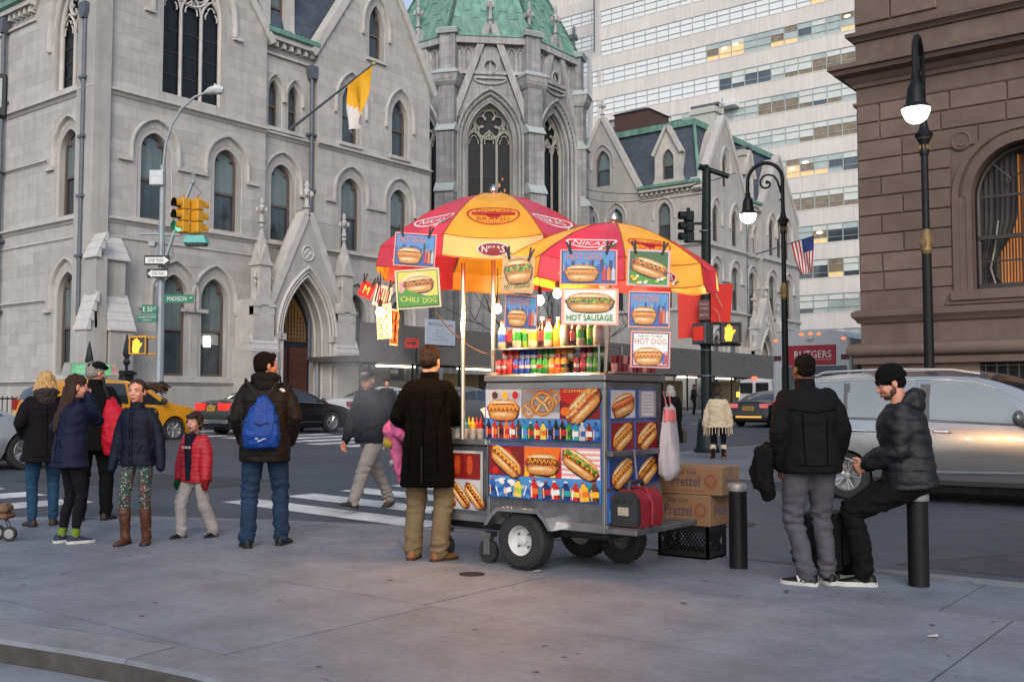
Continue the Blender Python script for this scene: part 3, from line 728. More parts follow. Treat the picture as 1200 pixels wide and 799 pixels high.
b = MB(); b.box(-.95, .22, -.2, .42, -.3, 16.2); b.build('corner_pier', stone, A_, smooth=False)
def buttress(X, u0, u1, s=1.):
	X = X @ Matrix.Diagonal((1, 1, s, 1)); b = MB(X); b.box(u0, u1, -.3, 3.75, -.1, 1.05); b.box(u0 + .06, u1 - .06, 3.7, 6.2, -.1, .55)
	b.add([(u0 + .06, 4.85, .5), (u1 - .06, 4.85, .5), (u1 - .06, 3.75, 1.0), (u0 + .06, 3.75, 1.0), (u0 + .06, 3.75, .4), (u1 - .06, 3.75, .4)], [(0, 1, 2, 3), (0, 3, 4), (1, 5, 2)])
	b.build('buttress', stone, A_, smooth=False)
	for za, zb, wa, wb, k in ((4.95, 3.7, .50, 1.12, 4), (7.0, 6.15, .05, .66, 3)):
		for i in range(k):
			t0, t1 = i / k, (i + 1) / k; z0, z1 = lerp(za, zb, t0), lerp(za, zb, t1); q0, q1 = lerp(wa, wb, t0), lerp(wa, wb, t1)
			bb = MB(X); bb.rings([[(u, z0, q0 - .1), (u, z0, q0), (u, z1 + .03, q1 + .01), (u, z1 - .03, q1 + .01), (u, z1 - .03, q0 - .1)] for u in (u0 - .05, u1 + .05)]); bb.build('weathering', weather, A_, smooth=False)
buttress(XSA, -.93, -.16, .62); buttress(XEA, .12, .98)
roofing(A_, -13, 0, 0, 17, 16.1, 21.1)
b = MB(); b.box(-13, -.9, .9, 16.5, 0, 16.0); b.build('inner_wall', stone, A_, smooth=False)
bl = blocks(XEA, sb[0], sb[1], (2.1, 20), avoid=((-1, .98, 0, 7.1), (-1, .5, 7, 17), (6.7, 7.4, 0, 9.0), (3.2 - 1, 4.97 + 1, 5.4, 6.3))) + blocks(XEA, sg[0], sg[1], (2.1, 21), avoid=((9.9, 11.4, 0, 8.7),)) + blocks(XRA, sr[0], sr[1], (8.0, 15.3)) + blocks(XSA, [p for p in sout], oS, (2.1, 16), avoid=((-1, 1.0, 0, 7.1), (-1, .4, 7, 17)))
CAMW = Vector((0, 0, CAM_H))
def bkey(q): return (A0 + q[0] @ Vector(((q[1] + q[2]) / 2, (q[3] + q[4]) / 2, 0)) - CAMW).length - 3 * (q[2] - q[1]) + (8 if q[1] > 6.5 and q[0] is XSA else 0)
lay_blocks(w1, bl, bkey, block_m, block_i, 300)
b = MB(XEA); b.bbox(4.72, 5.02, 3.35, 3.75, -.262, -.25, .004); b.build('lit_lamp', M('lamp_glow', (1, .95, .85), .5, emit=5, ecol=(1, .93, .8)), A_)
def fencepost(x, y, z0, label):
	t = thing('fence_post', label, 'fence post', (x, y, z0), 0, 'iron fence posts by the mansion')
	ir = M('black_iron', (.012, .013, .015), .5, var=.2)
	b = MB(); b.bbox(-.18, .18, -.18, .18, 0, 1.15, .02); b.box(-.24, .24, -.24, .24, 1.0, 1.1); b.build('pedestal', ir, t)
	b = MB(); b.lathe([(.05, 1.15), (.05, 1.3), (.13, 1.42), (.06, 1.55), (.14, 1.7), (.1, 1.95), (.02, 2.35)], 8); b.build('spear_finial', ir, t)
	return t
for (px, py, pb, lab) in ((105, 400, 436, 'black iron spear topped fence post behind the flat cap man'), (149, 392, 436, 'black iron spear topped fence post behind the ponytail girl')):
	p = onx(px, py, -31.2); f = fencepost(p.x, p.y, p.z - 2.35, lab)
rail = thing('iron_fence', 'low black iron railing running along the left mansion', 'fence', (-31.2, 12, .45))
b = MB()
for k in range(40): b.box(-.012, .012, k * .15 - .012, k * .15 + .012, 0, 1.0)
b.build('picket', M('black_iron', (.012, .013, .015), .5), rail, smooth=False)
b = MB(); b.box(-.02, .02, 0, 6, .9, .95); b.box(-.02, .02, 0, 6, .1, .14); b.build('rail', M('black_iron', (.012, .013, .015), .5), rail, smooth=False)
# ---- B: its twin farther up the avenue
B0 = Vector((-32.8, 80.6, 0))
B_ = thing('stone_mansion', 'matching gothic stone mansion farther up the avenue with slate mansard roof', 'building', B0)
XEB = frame((0, 0, 0), (0, -1, 0), (0, 0, 1), (1, 0, 0))
mansion(B_, XEB, False, None)
XSB = frame((0, -17.012, 0), (-1, 0, 0), (0, 0, 1), (0, -1, 0))
out = [(.012, 0), (13, 0), (13, 16.2), (11.6, 16.2), (8.2, 22.2), (4.9, 16.2), (.012, 16.2)]
oB = [opening(8.15, .62, 17.2, 18.9, 19.9), opening(3.0, .5, 12.45, 14.6, 15.4), opening(7.0, .55, 12.45, 14.6, 15.4), opening(9.4, .55, 12.45, 14.6, 15.4)] + [opening(u, .55, 7.85, 10.35, 11.0) for u in (3, 7, 9.4)]
wall(B_, XSB, out, oB, .8)
for o in oB: lancet(B_, XSB, o, .25, hi=glass_hi); hood(B_, XSB, o, .3, .4, .09, .12, 0)
for z, h, ou in ((12.26, .24, .2), (7.72, .22, .18)): string(B_, XSB, -.15, 13, z, h, ou)
b = MB(); corbel_table(b, XSB, 0, 4.9, 16.4); b.build('cornice', [trim, copper], B_, smooth=False)
b = MB(); coping(b, XSB, (11.8, 15.95), (8.2, 22.3), .3, .24); coping(b, XSB, (4.7, 15.95), (8.2, 22.3), .3, .24); finial(b, 0, 0, 0, 1.5, .24, 0, XSB @ frame((8.2, 22.4, -.1), (1, 0, 0), (0, 0, 1), (0, 1, 0))); b.build('gable_coping', trim, B_, smooth=False)
b = MB(); gable_roof(b, XSB, ((5.0, 16), (8.2, 22), (11.4, 16)), 5); b.build('gable_roof', slate, B_, smooth=False)
dormer(B_, XSB, 2.8, 16.65, .95, 18.9, 20.8, opening(2.8, .45, 17.05, 18.5, 19.25))
roofing(B_, -13, 0, -17, 0, 16.2, 21.2)
b = MB(); b.box(-13, -.9, -16.2, -.5, 0, 16.1); b.build('inner_wall', stone, B_, smooth=False)
cw = M('chimney_cream', (.5, .49, .45), .7, var=.1)
for i, (px, y0, y1, wd) in enumerate(((828, 128, 150, 2.0), (866, 178, 200, 1.5), (709, 148, 165, .9), (719, 146, 165, .9))):
	p = att(px, y1, 78) - B0; q = att(px, y0, 78) - B0
	b = MB(T(p.x, p.y, 0)); b.box(-wd / 2, wd / 2, -.6, .6, p.z - 1, q.z); b.box(-wd / 2 - .12, wd / 2 + .12, -.72, .72, q.z - .5, q.z - .2)
	ch = b.build('chimney', cw, B_, smooth=False)
	b = MB(T(p.x, p.y, q.z)); b.box(-wd / 2 - .2, wd / 2 + .2, -.3, .3, .12, .3); b.box(-.1, .1, -.1, .1, 0, .12); b.build('chimney_cap', lead_pipe, ch, smooth=False)
p = att(752, 145, 77) - B0
b = MB(T(p.x, p.y, p.z - .8) @ RZ(rad(0))); b.box(-1.5, 1.5, -1.5, 1.5, -1, 1.35); b.build('brick_bulkhead', M('dark_red_brick', (.08, .045, .04), .85, var=.15), B_, smooth=False)
b = MB(T(p.x, p.y, p.z - .8)); b.rings([[(-1.65, -1.65, 1.35), (1.65, -1.65, 1.35), (1.65, 1.65, 1.35), (-1.65, 1.65, 1.35)], [(-.5, -.4, 1.9), (.5, -.4, 1.9), (.5, .4, 1.9), (-.5, .4, 1.9)]]); b.build('bulkhead_roof', lead_pipe, B_, smooth=False)
# ---- the chapel between them
c0 = Vector((-41.8, 50.4, 0)); W_ = 4.8; AP = 5.8
Ch = thing('chapel', 'grey stone gothic chapel with green copper roof and traceried windows between the mansions', 'church', c0)
blue_gl = M('stained_glass_dark', (.012, .014, .018), .45, var=.4, scale=5, spec=.2)
amber_gl = M('stained_glass_lit', (.05, .03, .02), .3, var=.3, emit=.0)
glow = M('stained_glass_amber', (.35, .12, .03), .4, var=.5, scale=9, emit=.22, ecol=(.7, .3, .08))
for k in range(-2, 3):
	a = k * PI / 4; nrm = Vector((math.cos(a), math.sin(a), 0)); tang = Vector((-math.sin(a), math.cos(a), 0))
	X = frame(nrm * AP, tang, (0, 0, 1), nrm)
	o = opening(0, 1.36, 8.5, 16.6, 18.9, 10); o['reveal'] = .7
	wl = wall(Ch, X, [(-2.4, 0), (2.4, 0), (2.4, 22.4), (-2.4, 22.4)], [o], .6, fleche, .7)
	if k in (-2, -1, 0, 1):
		tracery_window(Ch, X, o, 3, .6, 2, .085, mat=M('tracery_stone', (.34, .325, .29), .75, var=.12, coords='pos'), glass=blue_gl)
		b = MB(X)
		for d, zz, r in ((.04, -.25, .08), (.2, -.05, .1), (.42, .12, .12), (.6, .28, .1)):
			q = off_arch(o, d, 10); b.tube([(q[0][0], 8.4, zz)] + [(x, y, zz) for x, y in q] + [(q[-1][0], 8.4, zz)], r, 6)
		for s_ in (-1, 1):
			q = off_arch(o, .5, 12)
			for i in range(2, 11): p_ = q[i] if s_ > 0 else q[-1 - i]; b.ell((p_[0], p_[1], .2), (.07, .07, .06), 6, 4)
		b.build('arch_moulding', fl_trim, wl, ang=60)
		g_out = [(-1.95, 17.9), (-2.15, 17.9), (0, 23.6), (2.15, 17.9), (1.95, 17.9), (1.75, 17.9)]
		b = MB()
		for s_ in (-1, 1): coping(b, X @ T(0, 0, .28), (s_ * 2.25, 17.3), (0, 23.5), .1, .34)
		finial(b, 0, 0, 0, 2.1, .26, 0, X @ frame((0, 23.5, .15), (1, 0, 0), (0, 0, 1), (0, 1, 0)))
		gb = b.build('window_gable', fl_trim, wl, smooth=False)
		b = MB(X); inner = off_arch(o, .55, 10)
		tri = [(x, y) for x, y in inner if y > 17.9]
		b.poly([[(1.95, 18.0), (0, 22.9), (-1.95, 18.0)] + [(x, y) for x, y in tri[::-1]], ellipse(0, 21.0, .34, .34, 14)], .1)
		b.build('gable_panel', fleche, gb, smooth=False)
		b = MB(X)
		b.tube([(.42 * math.cos(t), 21.0 + .42 * math.sin(t), .16) for t in [2 * PI * j / 16 for j in range(16)]], .09, 6, closed=True)
		b.tube([(.95 * math.cos(t), 20.3 - .32 * math.sin(t), .16) for t in [PI * j / 10 for j in range(11)]], .07, 6); b.box(-.95, .95, 20.28, 20.38, .1, .24)
		b.build('roundel', fl_trim, gb)
		b = MB(X); b.poly([ellipse(0, 21.0, .34, .34, 14)], -.05); b.build('roundel_shadow_glass', blue_gl, gb, smooth=False)
		b = MB(X); b.box(-2.4, 2.4, 20.55, 20.75, 0, .22); b.box(-2.4, 2.4, 22.35, 22.75, -.1, .4)
		for j in range(-4, 5):
			u = j * .52; b.box(u - .06, u + .06, 20.75, 21.9, 0, .12)
			if j < 4: b.tube([(q[0], q[1], .07) for q in arch(u + .26, .22, 21.75, 22.2, 4)], .045, 5)
		b.build('blind_arcade', fl_trim, wl, smooth=False)
a = -PI / 4; X = frame(Vector((math.cos(a), math.sin(a), 0)) * AP, Vector((-math.sin(a), math.cos(a), 0)), (0, 0, 1), Vector((math.cos(a), math.sin(a), 0)))
for (u, z, r) in ((.35, 13.6, .14), (.72, 13.5, .2), (.62, 14.1, .13), (.95, 13.8, .1), (-.15, 13.4, .13), (.82, 14.5, .09)):
	b = MB(X); b.poly([ellipse(u, z, r * .6, r * 1.15, 9)], -.585); b.build('lit_pane', glow, Ch, smooth=False)
for k in range(-3, 3):                              # buttress piers at the corners
	a = (k + .5) * PI / 4; R_ = AP / math.cos(PI / 8); nrm = Vector((math.cos(a), math.sin(a), 0)); tg = Vector((-math.sin(a), math.cos(a), 0))
	X = frame(nrm * R_, tg, nrm, (0, 0, 1))
	b = MB(X); w2_ = .56
	b.box(-w2_, w2_, -.6, .95, 0, 13.5); b.box(-w2_ + .03, w2_ - .03, -.6, .75, 13.5, 17.1); b.box(-w2_ + .06, w2_ - .06, -.6, .58, 17.1, 19.7)
	b.box(-w2_ + .08, w2_ - .08, -.7, .42, 20.6, 22.9)
	pr = b.build('buttress_pier', fleche, Ch, smooth=False)
	b = MB(X)
	b.rings([[(-w2_ - .0, -.6, 19.7), (w2_, -.6, 19.7), (w2_, .6, 19.7), (-w2_, .6, 19.7)], [(-w2_ - .1, -.6, 19.9), (w2_ + .1, -.6, 19.9), (w2_ + .1, .75, 19.9), (-w2_ - .1, .75, 19.9)], [(-w2_ - .22, -.6, 20.35), (w2_ + .22, -.6, 20.35), (w2_ + .22, .9, 20.35), (-w2_ - .22, .9, 20.35)]])
	for j in range(6): b.ell((-w2_ + .1 + j * .19, .78, 20.12), (.08, .08, .12), 6, 4)
	b.build('pier_capital', fl_trim, pr, smooth=False)
	b = MB(X)
	b.rings([[(-w2_ - .26, -.6, 20.35), (w2_ + .26, -.6, 20.35), (w2_ + .26, .95, 20.35), (-w2_ - .26, .95, 20.35)], [(-w2_ - .26, -.6, 20.42), (w2_ + .26, -.6, 20.42), (w2_ + .26, .95, 20.42), (-w2_ - .26, .95, 20.42)], [(-w2_ + .05, -.6, 20.75), (w2_ - .05, -.6, 20.75), (w2_ - .05, .45, 20.75), (-w2_ + .05, .45, 20.75)]])
	b.build('lead_weathering', lead_cap, pr, smooth=False); b = MB(X)
	b.rings([[(-w2_ - .06, -.7, 22.85), (w2_ + .06, -.7, 22.85), (w2_ + .06, .55, 22.85), (-w2_ - .06, .55, 22.85)], [(-w2_ - .14, -.7, 23.1), (w2_ + .14, -.7, 23.1), (w2_ + .14, .65, 23.1), (-w2_ - .14, .65, 23.1)], [(-w2_ + .1, -.7, 23.25), (w2_ - .1, -.7, 23.25), (w2_ - .1, .4, 23.25), (-w2_ + .1, .4, 23.25)]])
	b.build('lead_weathering', lead_cap, pr, smooth=False)
	for zt, zb, q0, q1 in ((17.5, 17.0, .5, .86), (14.0, 13.4, .68, 1.06)):
		b = MB(X); b.rings([[(u, q0 - .3, zt), (u, q0, zt), (u, q1, zb + .05), (u, q1, zb - .03), (u, q0 - .3, zb - .03)] for u in (-w2_ - .03, w2_ + .03)]); b.build('lead_weathering', lead_cap, pr, smooth=False)
	if k in (-3, -1, 1, 0):
		b = MB(X); finial(b, 0, -.1, 23.2, 2.0 if k != 0 else 1.9, .26); b.build('pier_finial', lead_pipe if k in (0, -3) else fl_trim, pr)
b = MB(); R0 = (AP + .45) / math.cos(PI / 8)
ang = [(k + .5) * PI / 4 for k in range(8)]
for k in range(8):
	p, q = ang[k], ang[(k + 1) % 8]
	b.rings([[(R0 * math.cos(t), R0 * math.sin(t), 22.75) for t in (p, q)], [(R0 * .97 * math.cos(t), R0 * .97 * math.sin(t), 23.0) for t in (p, q)], [(.6 * math.cos(t), .6 * math.sin(t), 34) for t in (p, q)]], cap=False, closed=False)
cr = b.build('copper_roof', copper, Ch, smooth=False)
b = MB()
for k in range(8):
	p, q = ang[k], ang[(k + 1) % 8]
	for j in range(0, 9):
		f = j / 8; e = Vector((lerp(math.cos(p), math.cos(q), f), lerp(math.sin(p), math.sin(q), f), 0)); ztop = lerp(34, 23, abs(f - .5) * 0 )
		a_ = Vector((e.x * R0 * .97, e.y * R0 * .97, 23.0)); c_ = Vector((e.x * .6, e.y * .6, 34)); b.tube([a_, a_.lerp(c_, .98)], .045 if 0 < j < 8 else .13, 4)
	for zf in (.1, .24, .4):
		for j in range(8):
			f0, f1 = j / 8 + .01, (j + 1) / 8 - .01; z_ = zf + (.05 if j % 2 else 0); r_ = lerp(R0 * .97, .6, z_) + .03
			b.tube([(lerp(math.cos(p), math.cos(q), f0) * r_, lerp(math.sin(p), math.sin(q), f0) * r_, 23 + 11 * z_), (lerp(math.cos(p), math.cos(q), f1) * r_, lerp(math.sin(p), math.sin(q), f1) * r_, 23 + 11 * z_)], .02, 4)
b.build('standing_seam', copper, cr, smooth=False)
# ---- the pale office tower behind
LKY = 98.8
wb = M('white_glazed_brick', (.70, .665, .63), .6, var=.05, scale=.4, stain=.06, streak=.08, coords='pos')
Lk = thing('office_tower', 'tall pale office tower with long ribbons of windows, some lit', 'building', (-33, LKY, 0))
alu = M('aluminium_frame', (.46, .48, .48), .4, .4, var=.05)
gl_blind = M('office_blind', (.66, .69, .65), .35, var=.08, scale=.5, spec=.8, coords='pos')
gl_pale = M('office_pale_glass', (.42, .48, .46), .1, var=.2, scale=.4, spec=1.0, coat=.6, coords='pos')
gl_dark = M('office_dark_glass', (.06, .075, .085), .06, var=.4, scale=.6, spec=.9, coat=.4, coords='pos')
gl_lit = M('office_lit_room', (.35, .26, .15), .25, var=.35, scale=1.1, emit=.55, ecol=(1, .66, .30), coords='pos')
gl_dim = M('office_dim_room', (.15, .13, .10), .15, var=.5, scale=2.2, emit=.07, ecol=(1, .72, .4), coords='pos')
gl_sky = M('office_sky_glass', (.90, .89, .84), .16, .2, var=.04, coat=1., spec=1., coords='pos')  # near-white base colour stands in for the sky mirrored in these panes
lampw = M('office_ceiling_lamp', (1, .8, .5), .5, emit=3.5, ecol=(1, .78, .45))
ZW = 1.87; PITCH = 3.48; Z0W = 10.0
def office(parent, x0, x1, y, ks, mod, parentname):
	"""one face: spandrels as structure, every window a part with panes"""
	for k in ks:
		zb = Z0W + PITCH * k
		b = MB(); b.box(x0, x1, 0 + y, 1.2 + y, zb + ZW, zb + PITCH); b.build('spandrel', wb, parent, smooth=False)
		b = MB(); b.box(x0, x1, y - .03, y + .2, zb - .06, zb + .04); b.build('sill', wb, parent, smooth=False)
		nwin = int((x1 - x0) / mod + .5)
		run = 0; kind = gl_blind
		for i in range(nwin):
			xw = x0 + (x1 - x0) * i / nwin; xe = x0 + (x1 - x0) * (i + 1) / nwin
			if run <= 0:
				xr = i / nwin
				if rnd.random() < (.75 if (k > 6 and xr < .45) else .0) or (k > 8 and xr < .55): kind = gl_sky; run = rnd.randint(3, 7)
				else: kind = rnd.choice([gl_blind, gl_pale, gl_dark, gl_blind, gl_blind, gl_pale, gl_lit, gl_dim]); run = rnd.randint(1, 3)
				if parentname == 'main' and k in (8, 4, 1) and xr > .5 and rnd.random() < .6: kind = gl_lit
			run -= 1
			yield k, i, xw, xe, zb, kind
FRM = None
def win_mesh(wd):
	b = MB(); e = .045
	for a in ((0, e, 0, ZW), (wd - e, wd, 0, ZW), (e, wd - e, 0, e), (e, wd - e, ZW - e, ZW), (e, wd - e, ZW * .28 - .025, ZW * .28 + .025), (e, wd - e, ZW * .68 - .025, ZW * .68 + .025)): b.box(a[0], a[1], .02, .14, a[2], a[3])
	return b.mesh('office_window', alu, smooth=False)
_pm = {}
def pane_mesh(wd, part, mat):
	key = (round(wd, 3), part, mat.name)
	if key not in _pm:
		z0, z1 = ((0, .28), (.28, .68), (.68, 1), (.28, 1))[part]; b = MB(); b.quad((.03, .09, z0 * ZW + .02), (wd - .03, .09, z0 * ZW + .02), (wd - .03, .09, z1 * ZW - .02), (.03, .09, z1 * ZW - .02)); _pm[key] = b.mesh('office_pane', mat, smooth=False)
	return _pm[key]
def fill(parent, x0, x1, y, ks, mod, nm):
	global FRM
	nwin = int((x1 - x0) / mod + .5); wd = (x1 - x0) / nwin; fm = win_mesh(wd)
	for k, i, xw, xe, zb, kind in office(parent, x0, x1, y, ks, mod, nm):
		o = obj('window', fm, parent); o.location = (xw, y, zb)
		if kind is gl_sky: ps = [(0, gl_sky), (3, gl_sky)]
		elif kind is gl_blind: ps = [(0, rnd.choice([gl_pale, gl_dark, gl_dim])), (3, gl_blind)]
		elif kind is gl_lit: ps = [(0, gl_lit), (1, rnd.choice([gl_lit, gl_dim, gl_pale])), (2, rnd.choice([gl_pale, gl_blind, gl_dim]))]
		elif kind is gl_dim: ps = [(0, gl_dim), (1, gl_dim), (2, gl_blind if rnd.random() < .6 else gl_pale)]
		else: ps = [(0, kind), (1, kind if rnd.random() < .7 else gl_dark), (2, gl_blind if rnd.random() < .7 else gl_pale)]
		for a, m_ in ps: obj('pane', pane_mesh(wd, a, m_), o)
		if kind is gl_lit and rnd.random() < .6:
			b = MB(); b.ell((wd * rnd.uniform(.3, .7), .07, ZW * rnd.uniform(.5, .8)), (wd * .22, .012, .12), 10, 6); b.build('room_lamp', lampw, o)
fill(Lk, -32, 0.4, 0, range(3, 9), 1.5, 'main')
fill(Lk, -30.8, 0.4, 0, range(9, 13), 1.5, 'main')
fill(Lk, -12, 0.4, 0, range(-1, 3), 1.5, 'main')
b = MB(); b.box(-32, .4, .3, 20, 0, Z0W + PITCH * 13); b.box(-32, .5, 0, .5, 0, Z0W - PITCH); b.build('tower_body', M('office_interior', (.12, .12, .12), .8), Lk, smooth=False)
b = MB(); b.prism([(-30.8, 0), (-32.2, .2), (-33.2, .8), (-33.8, 1.8), (-33.8, 6), (-30.8, 6)], 0, 42); b.build('rounded_corner', wb, Lk)
b = MB(); b.prism([(-30.8, -.0), (-31.4, .08), (-31.9, .35), (-32.1, .8), (-32.1, 6), (-30.8, 6)], 41, 62); b.build('rounded_corner', wb, Lk)
fill(Lk, -51, -30, 14, range(7, 13), 1.6, 'wing')
b = MB(); b.box(-54, -30, 14.3, 30, 0, 62); b.box(-54, -51, 14, 15, 0, 62); b.build('wing_body', wb, Lk, smooth=False)
b = MB(T(-14.6, -.5, 32.2)); b.bbox(-1.2, 1.2, -.9, .4, 0, .5, .05); b.build('window_air_unit', M('white_metal', (.7, .7, .7), .5), Lk)
# ================================================================ brownstone palace at the right
YB = 21.5; XB = -7.42
bs = M('brownstone', (.150, .103, .086), .85, var=.12, scale=2.5, bump=.25, bscale=30, stain=.25, streak=.12, coords='pos')
bsb = M('brownstone_block', (.158, .108, .090), .82, var=.12, scale=3, bump=.25, bscale=30, obr=.13, stain=.18, coords='pos')
bst = M('brownstone_trim', (.140, .097, .082), .8, var=.12, scale=3, bump=.15, bscale=30, stain=.2, coords='pos')
Br = thing('brownstone_palace', 'dark brownstone palace with rusticated blocks and arched curtained window at the right', 'building', (XB, YB, 0))
XF = frame((0, 0, 0), (1, 0, 0), (0, 0, 1), (0, -1, 0))
uc = 3.25
arcp = [(uc + 1.0 * math.cos(t), 5.35 + 1.0 * math.sin(t)) for t in [PI * k / 18 for k in range(19)]]
wo = dict(u=uc, hw=1.0, zs=3.49, zsp=5.35, za=6.35, pts=[(uc + 1, 3.49)] + arcp + [(uc - 1, 3.49)], reveal=.35)
gr = dict(u=3.6, hw=1.28, zs=-.2, zsp=2.15, za=2.16, pts=rect(2.32, 4.9, .3, 2.13), reveal=.35)
up = dict(pts=rect(2.35, 4.15, 9.55, 12), reveal=.35)
bw = wall(Br, XF, rect(0, 16, -.5, 13), [wo, gr, up], .6, bs, .35)
bwm = MB(); bwm.box(.01, 16, .62, 40, -.5, 13); bwm.build('side_wall', bs, Br, smooth=False)
zs_ = [3.59, 3.98, 4.38, 4.78, 5.18, 5.58, 5.98, 6.37, 6.77, 7.16, 7.57]
def rblock(u0, u1, z0, z1, pr=.035):
	b = MB(XF); g = .014; c = .016
	vs = [(u0 + g, z0 + g, -.01), (u1 - g, z0 + g, -.01), (u1 - g, z1 - g, -.01), (u0 + g, z1 - g, -.01), (u0 + g, z0 + g, pr - c), (u1 - g, z0 + g, pr - c), (u1 - g, z1 - g, pr - c), (u0 + g, z1 - g, pr - c), (u0 + g + c, z0 + g + c, pr), (u1 - g - c, z0 + g + c, pr), (u1 - g - c, z1 - g - c, pr), (u0 + g + c, z1 - g - c, pr)]
	b.add(vs, [(0, 1, 5, 4), (1, 2, 6, 5), (2, 3, 7, 6), (3, 0, 4, 7), (4, 5, 9, 8), (5, 6, 10, 9), (6, 7, 11, 10), (7, 4, 8, 11), (8, 9, 10, 11)])
	b.build('rusticated_block', bsb, bw, smooth=False)
for i in range(len(zs_) - 1):
	z0, z1 = zs_[i], zs_[i + 1]; odd = i % 2
	if z1 < 6.7:
		us = [0, .92, 1.88] if odd == 0 else [0, .48, 1.88]
		if i == 0: us = [0, .5, 1.88]
	else:
		us = [[0, .48, 1.88, 2.95, 4.4, 5.8], [0, .92, 2.4, 3.6, 5.2, 6.4], [0, .48, 1.7, 2.92, 4.6, 6]][i % 3]
	for a, c in zip(us, us[1:]): rblock(a, c, z0, z1)
	if z1 < 6.7:
		us2 = [4.65, 5.6, 7.0, 8.4] if odd else [4.65, 6.0, 7.4, 8.4]
		for a, c in zip(us2, us2[1:]): rblock(a, c, z0, z1)
for z0, z1, us in ((9.3, 9.95, [0, .75, 1.7]), (10.0, 10.7, [-.0, 1.0, 1.7]), (10.7, 11.4, [0, .75, 1.7])):
	for a, c in zip(us, us[1:]): rblock(a, c, z0, z1, .05)
def band(prof, u0=-.02, u1=16, nm='string_course', ret=True):
	"""moulding with a return round the corner; prof is (out, z)"""
	b = MB(); rs = []
	rs.append([(-o - .001, 40, z) for o, z in prof]); rs.append([(-o - .001, -o, z) for o, z in prof]); rs.append([(u1, -o, z) for o, z in prof])
	b.rings(rs); return b.build(nm, bst, Br, ang=30)
band([(-.05, 7.52), (.03, 7.53), (.06, 7.57), (.06, 7.62), (-.05, 7.63)])
band([(-.05, 7.93), (.05, 7.94), (.08, 8.02), (.14, 8.06), (.2, 8.14), (.36, 8.2), (.40, 8.28), (.46, 8.3), (.46, 8.40), (.1, 8.46), (-.05, 8.48)], nm='cornice')
band([(-.05, 8.93), (.05, 8.94), (.09, 9.0), (.16, 9.04), (.17, 9.12), (-.05, 9.15)])
band([(-.05, 2.92), (.05, 2.93), (.09, 3.0), (.15, 3.06), (.16, 3.15), (.08, 3.2), (-.05, 3.22)])
tor = [(-.05, 2.14)] + [(.10 + .15 * math.cos(t), 2.36 + .14 * math.sin(t)) for t in [-PI / 2 + PI * k / 8 for k in range(9)]] + [(-.05, 2.52)]
band([(-.05, 2.06), (.12, 2.07), (.13, 2.17)] + tor[1:], nm='torus_base')
band([(-.05, -.3), (.14, -.3), (.14, 1.0), (-.05, 1.04)], nm='plinth')
b = MB(XF)                                           # archivolt and panel
for r0, r1, z0, z1 in ((1.0, 1.16, .05, .05), (1.16, 1.24, .05, .01), (1.24, 1.36, .07, .07)):
	for k in range(18):
		t0, t1 = PI * k / 18, PI * (k + 1) / 18
		b.quad((uc + r0 * math.cos(t0), 5.35 + r0 * math.sin(t0), z0), (uc + r1 * math.cos(t0), 5.35 + r1 * math.sin(t0), z1), (uc + r1 * math.cos(t1), 5.35 + r1 * math.sin(t1), z1), (uc + r0 * math.cos(t1), 5.35 + r0 * math.sin(t1), z0))
for s_ in (-1, 1):
	for a, c, o_ in ((1.0, 1.1, .05), (1.1, 1.16, .03), (1.16, 1.24, .045), (1.24, 1.36, .07)): b.box(uc + min(s_ * a, s_ * c), uc + max(s_ * a, s_ * c), 3.5, 5.35, -.01, o_)
b.box(uc - 1.4, uc + 1.4, 3.3, 3.49, -.34, .14); b.box(uc - 1.5, uc + 1.5, 3.22, 3.3, -.02, .09)
b.build('arch_moulding', bst, Br, ang=40)
for s_ in (-1, 1):
	b = MB(XF); c = uc + s_ * 1.17; z = 6.5
	for r, q in ((.17, .035), (.11, .02)): b.tube([(c + r * math.cos(t), z + r * math.sin(t), .02) for t in [2 * PI * k / 20 for k in range(20)]], q, 6, closed=True)
	for k in range(6): b.ell((c + .06 * math.cos(k * PI / 3), z + .06 * math.sin(k * PI / 3), .01), (.032, .032, .03), 6, 4)
	b.ell((c, z, .02), (.03, .03, .03), 6, 4); b.build('rosette', bst, Br)
fr = M('dark_bronze_frame', (.035, .028, .026), .5, var=.1)
b = MB(XF); z = -.28
for p, q in zip([(uc + .95, 3.5)] + [(uc + .95 * math.cos(t), 5.35 + .95 * math.sin(t)) for t in [PI * k / 18 for k in range(19)]] + [(uc - .95, 3.5)], [(uc + .95 * math.cos(t), 5.35 + .95 * math.sin(t)) for t in [PI * k / 18 for k in range(19)]] + [(uc - .95, 3.5)] * 2):
	b.tube([(*p, z), (*q, z)], .055, 6)
b.box(uc - .95, uc + .95, 3.5, 3.62, z - .05, z + .06); b.box(uc - .95, uc + .95, 4.5, 4.58, z - .05, z + .06)
b.box(uc - .95, uc + .95, 5.33, 5.38, z - .02, z + .03); b.box(uc - .02, uc + .02, 3.5, 5.35, z - .02, z + .03); b.box(uc - .95, uc + .95, 4.05, 4.08, z - .02, z + .02)
for t in (PI * .25, PI * .5, PI * .75): b.tube([(uc + .45 * math.cos(t), 5.35 + .45 * math.sin(t), z), (uc + .95 * math.cos(t), 5.35 + .95 * math.sin(t), z)], .016, 5)
b.tube([(uc + .45 * math.cos(t), 5.35 + .45 * math.sin(t), z) for t in [PI * k / 12 for k in range(13)]], .016, 5)
awin = b.build('arched_window', fr, Br)
b = MB(XF); b.poly([[(uc + .93, 3.55)] + [(uc + .93 * math.cos(t), 5.35 + .93 * math.sin(t)) for t in [PI * k / 18 for k in range(19)]] + [(uc - .93, 3.55)]], z - .01)
b.build('pane', M('room_glass', (.03, .03, .035), .04, alpha=.13, spec=.6, var=0), awin, smooth=False)
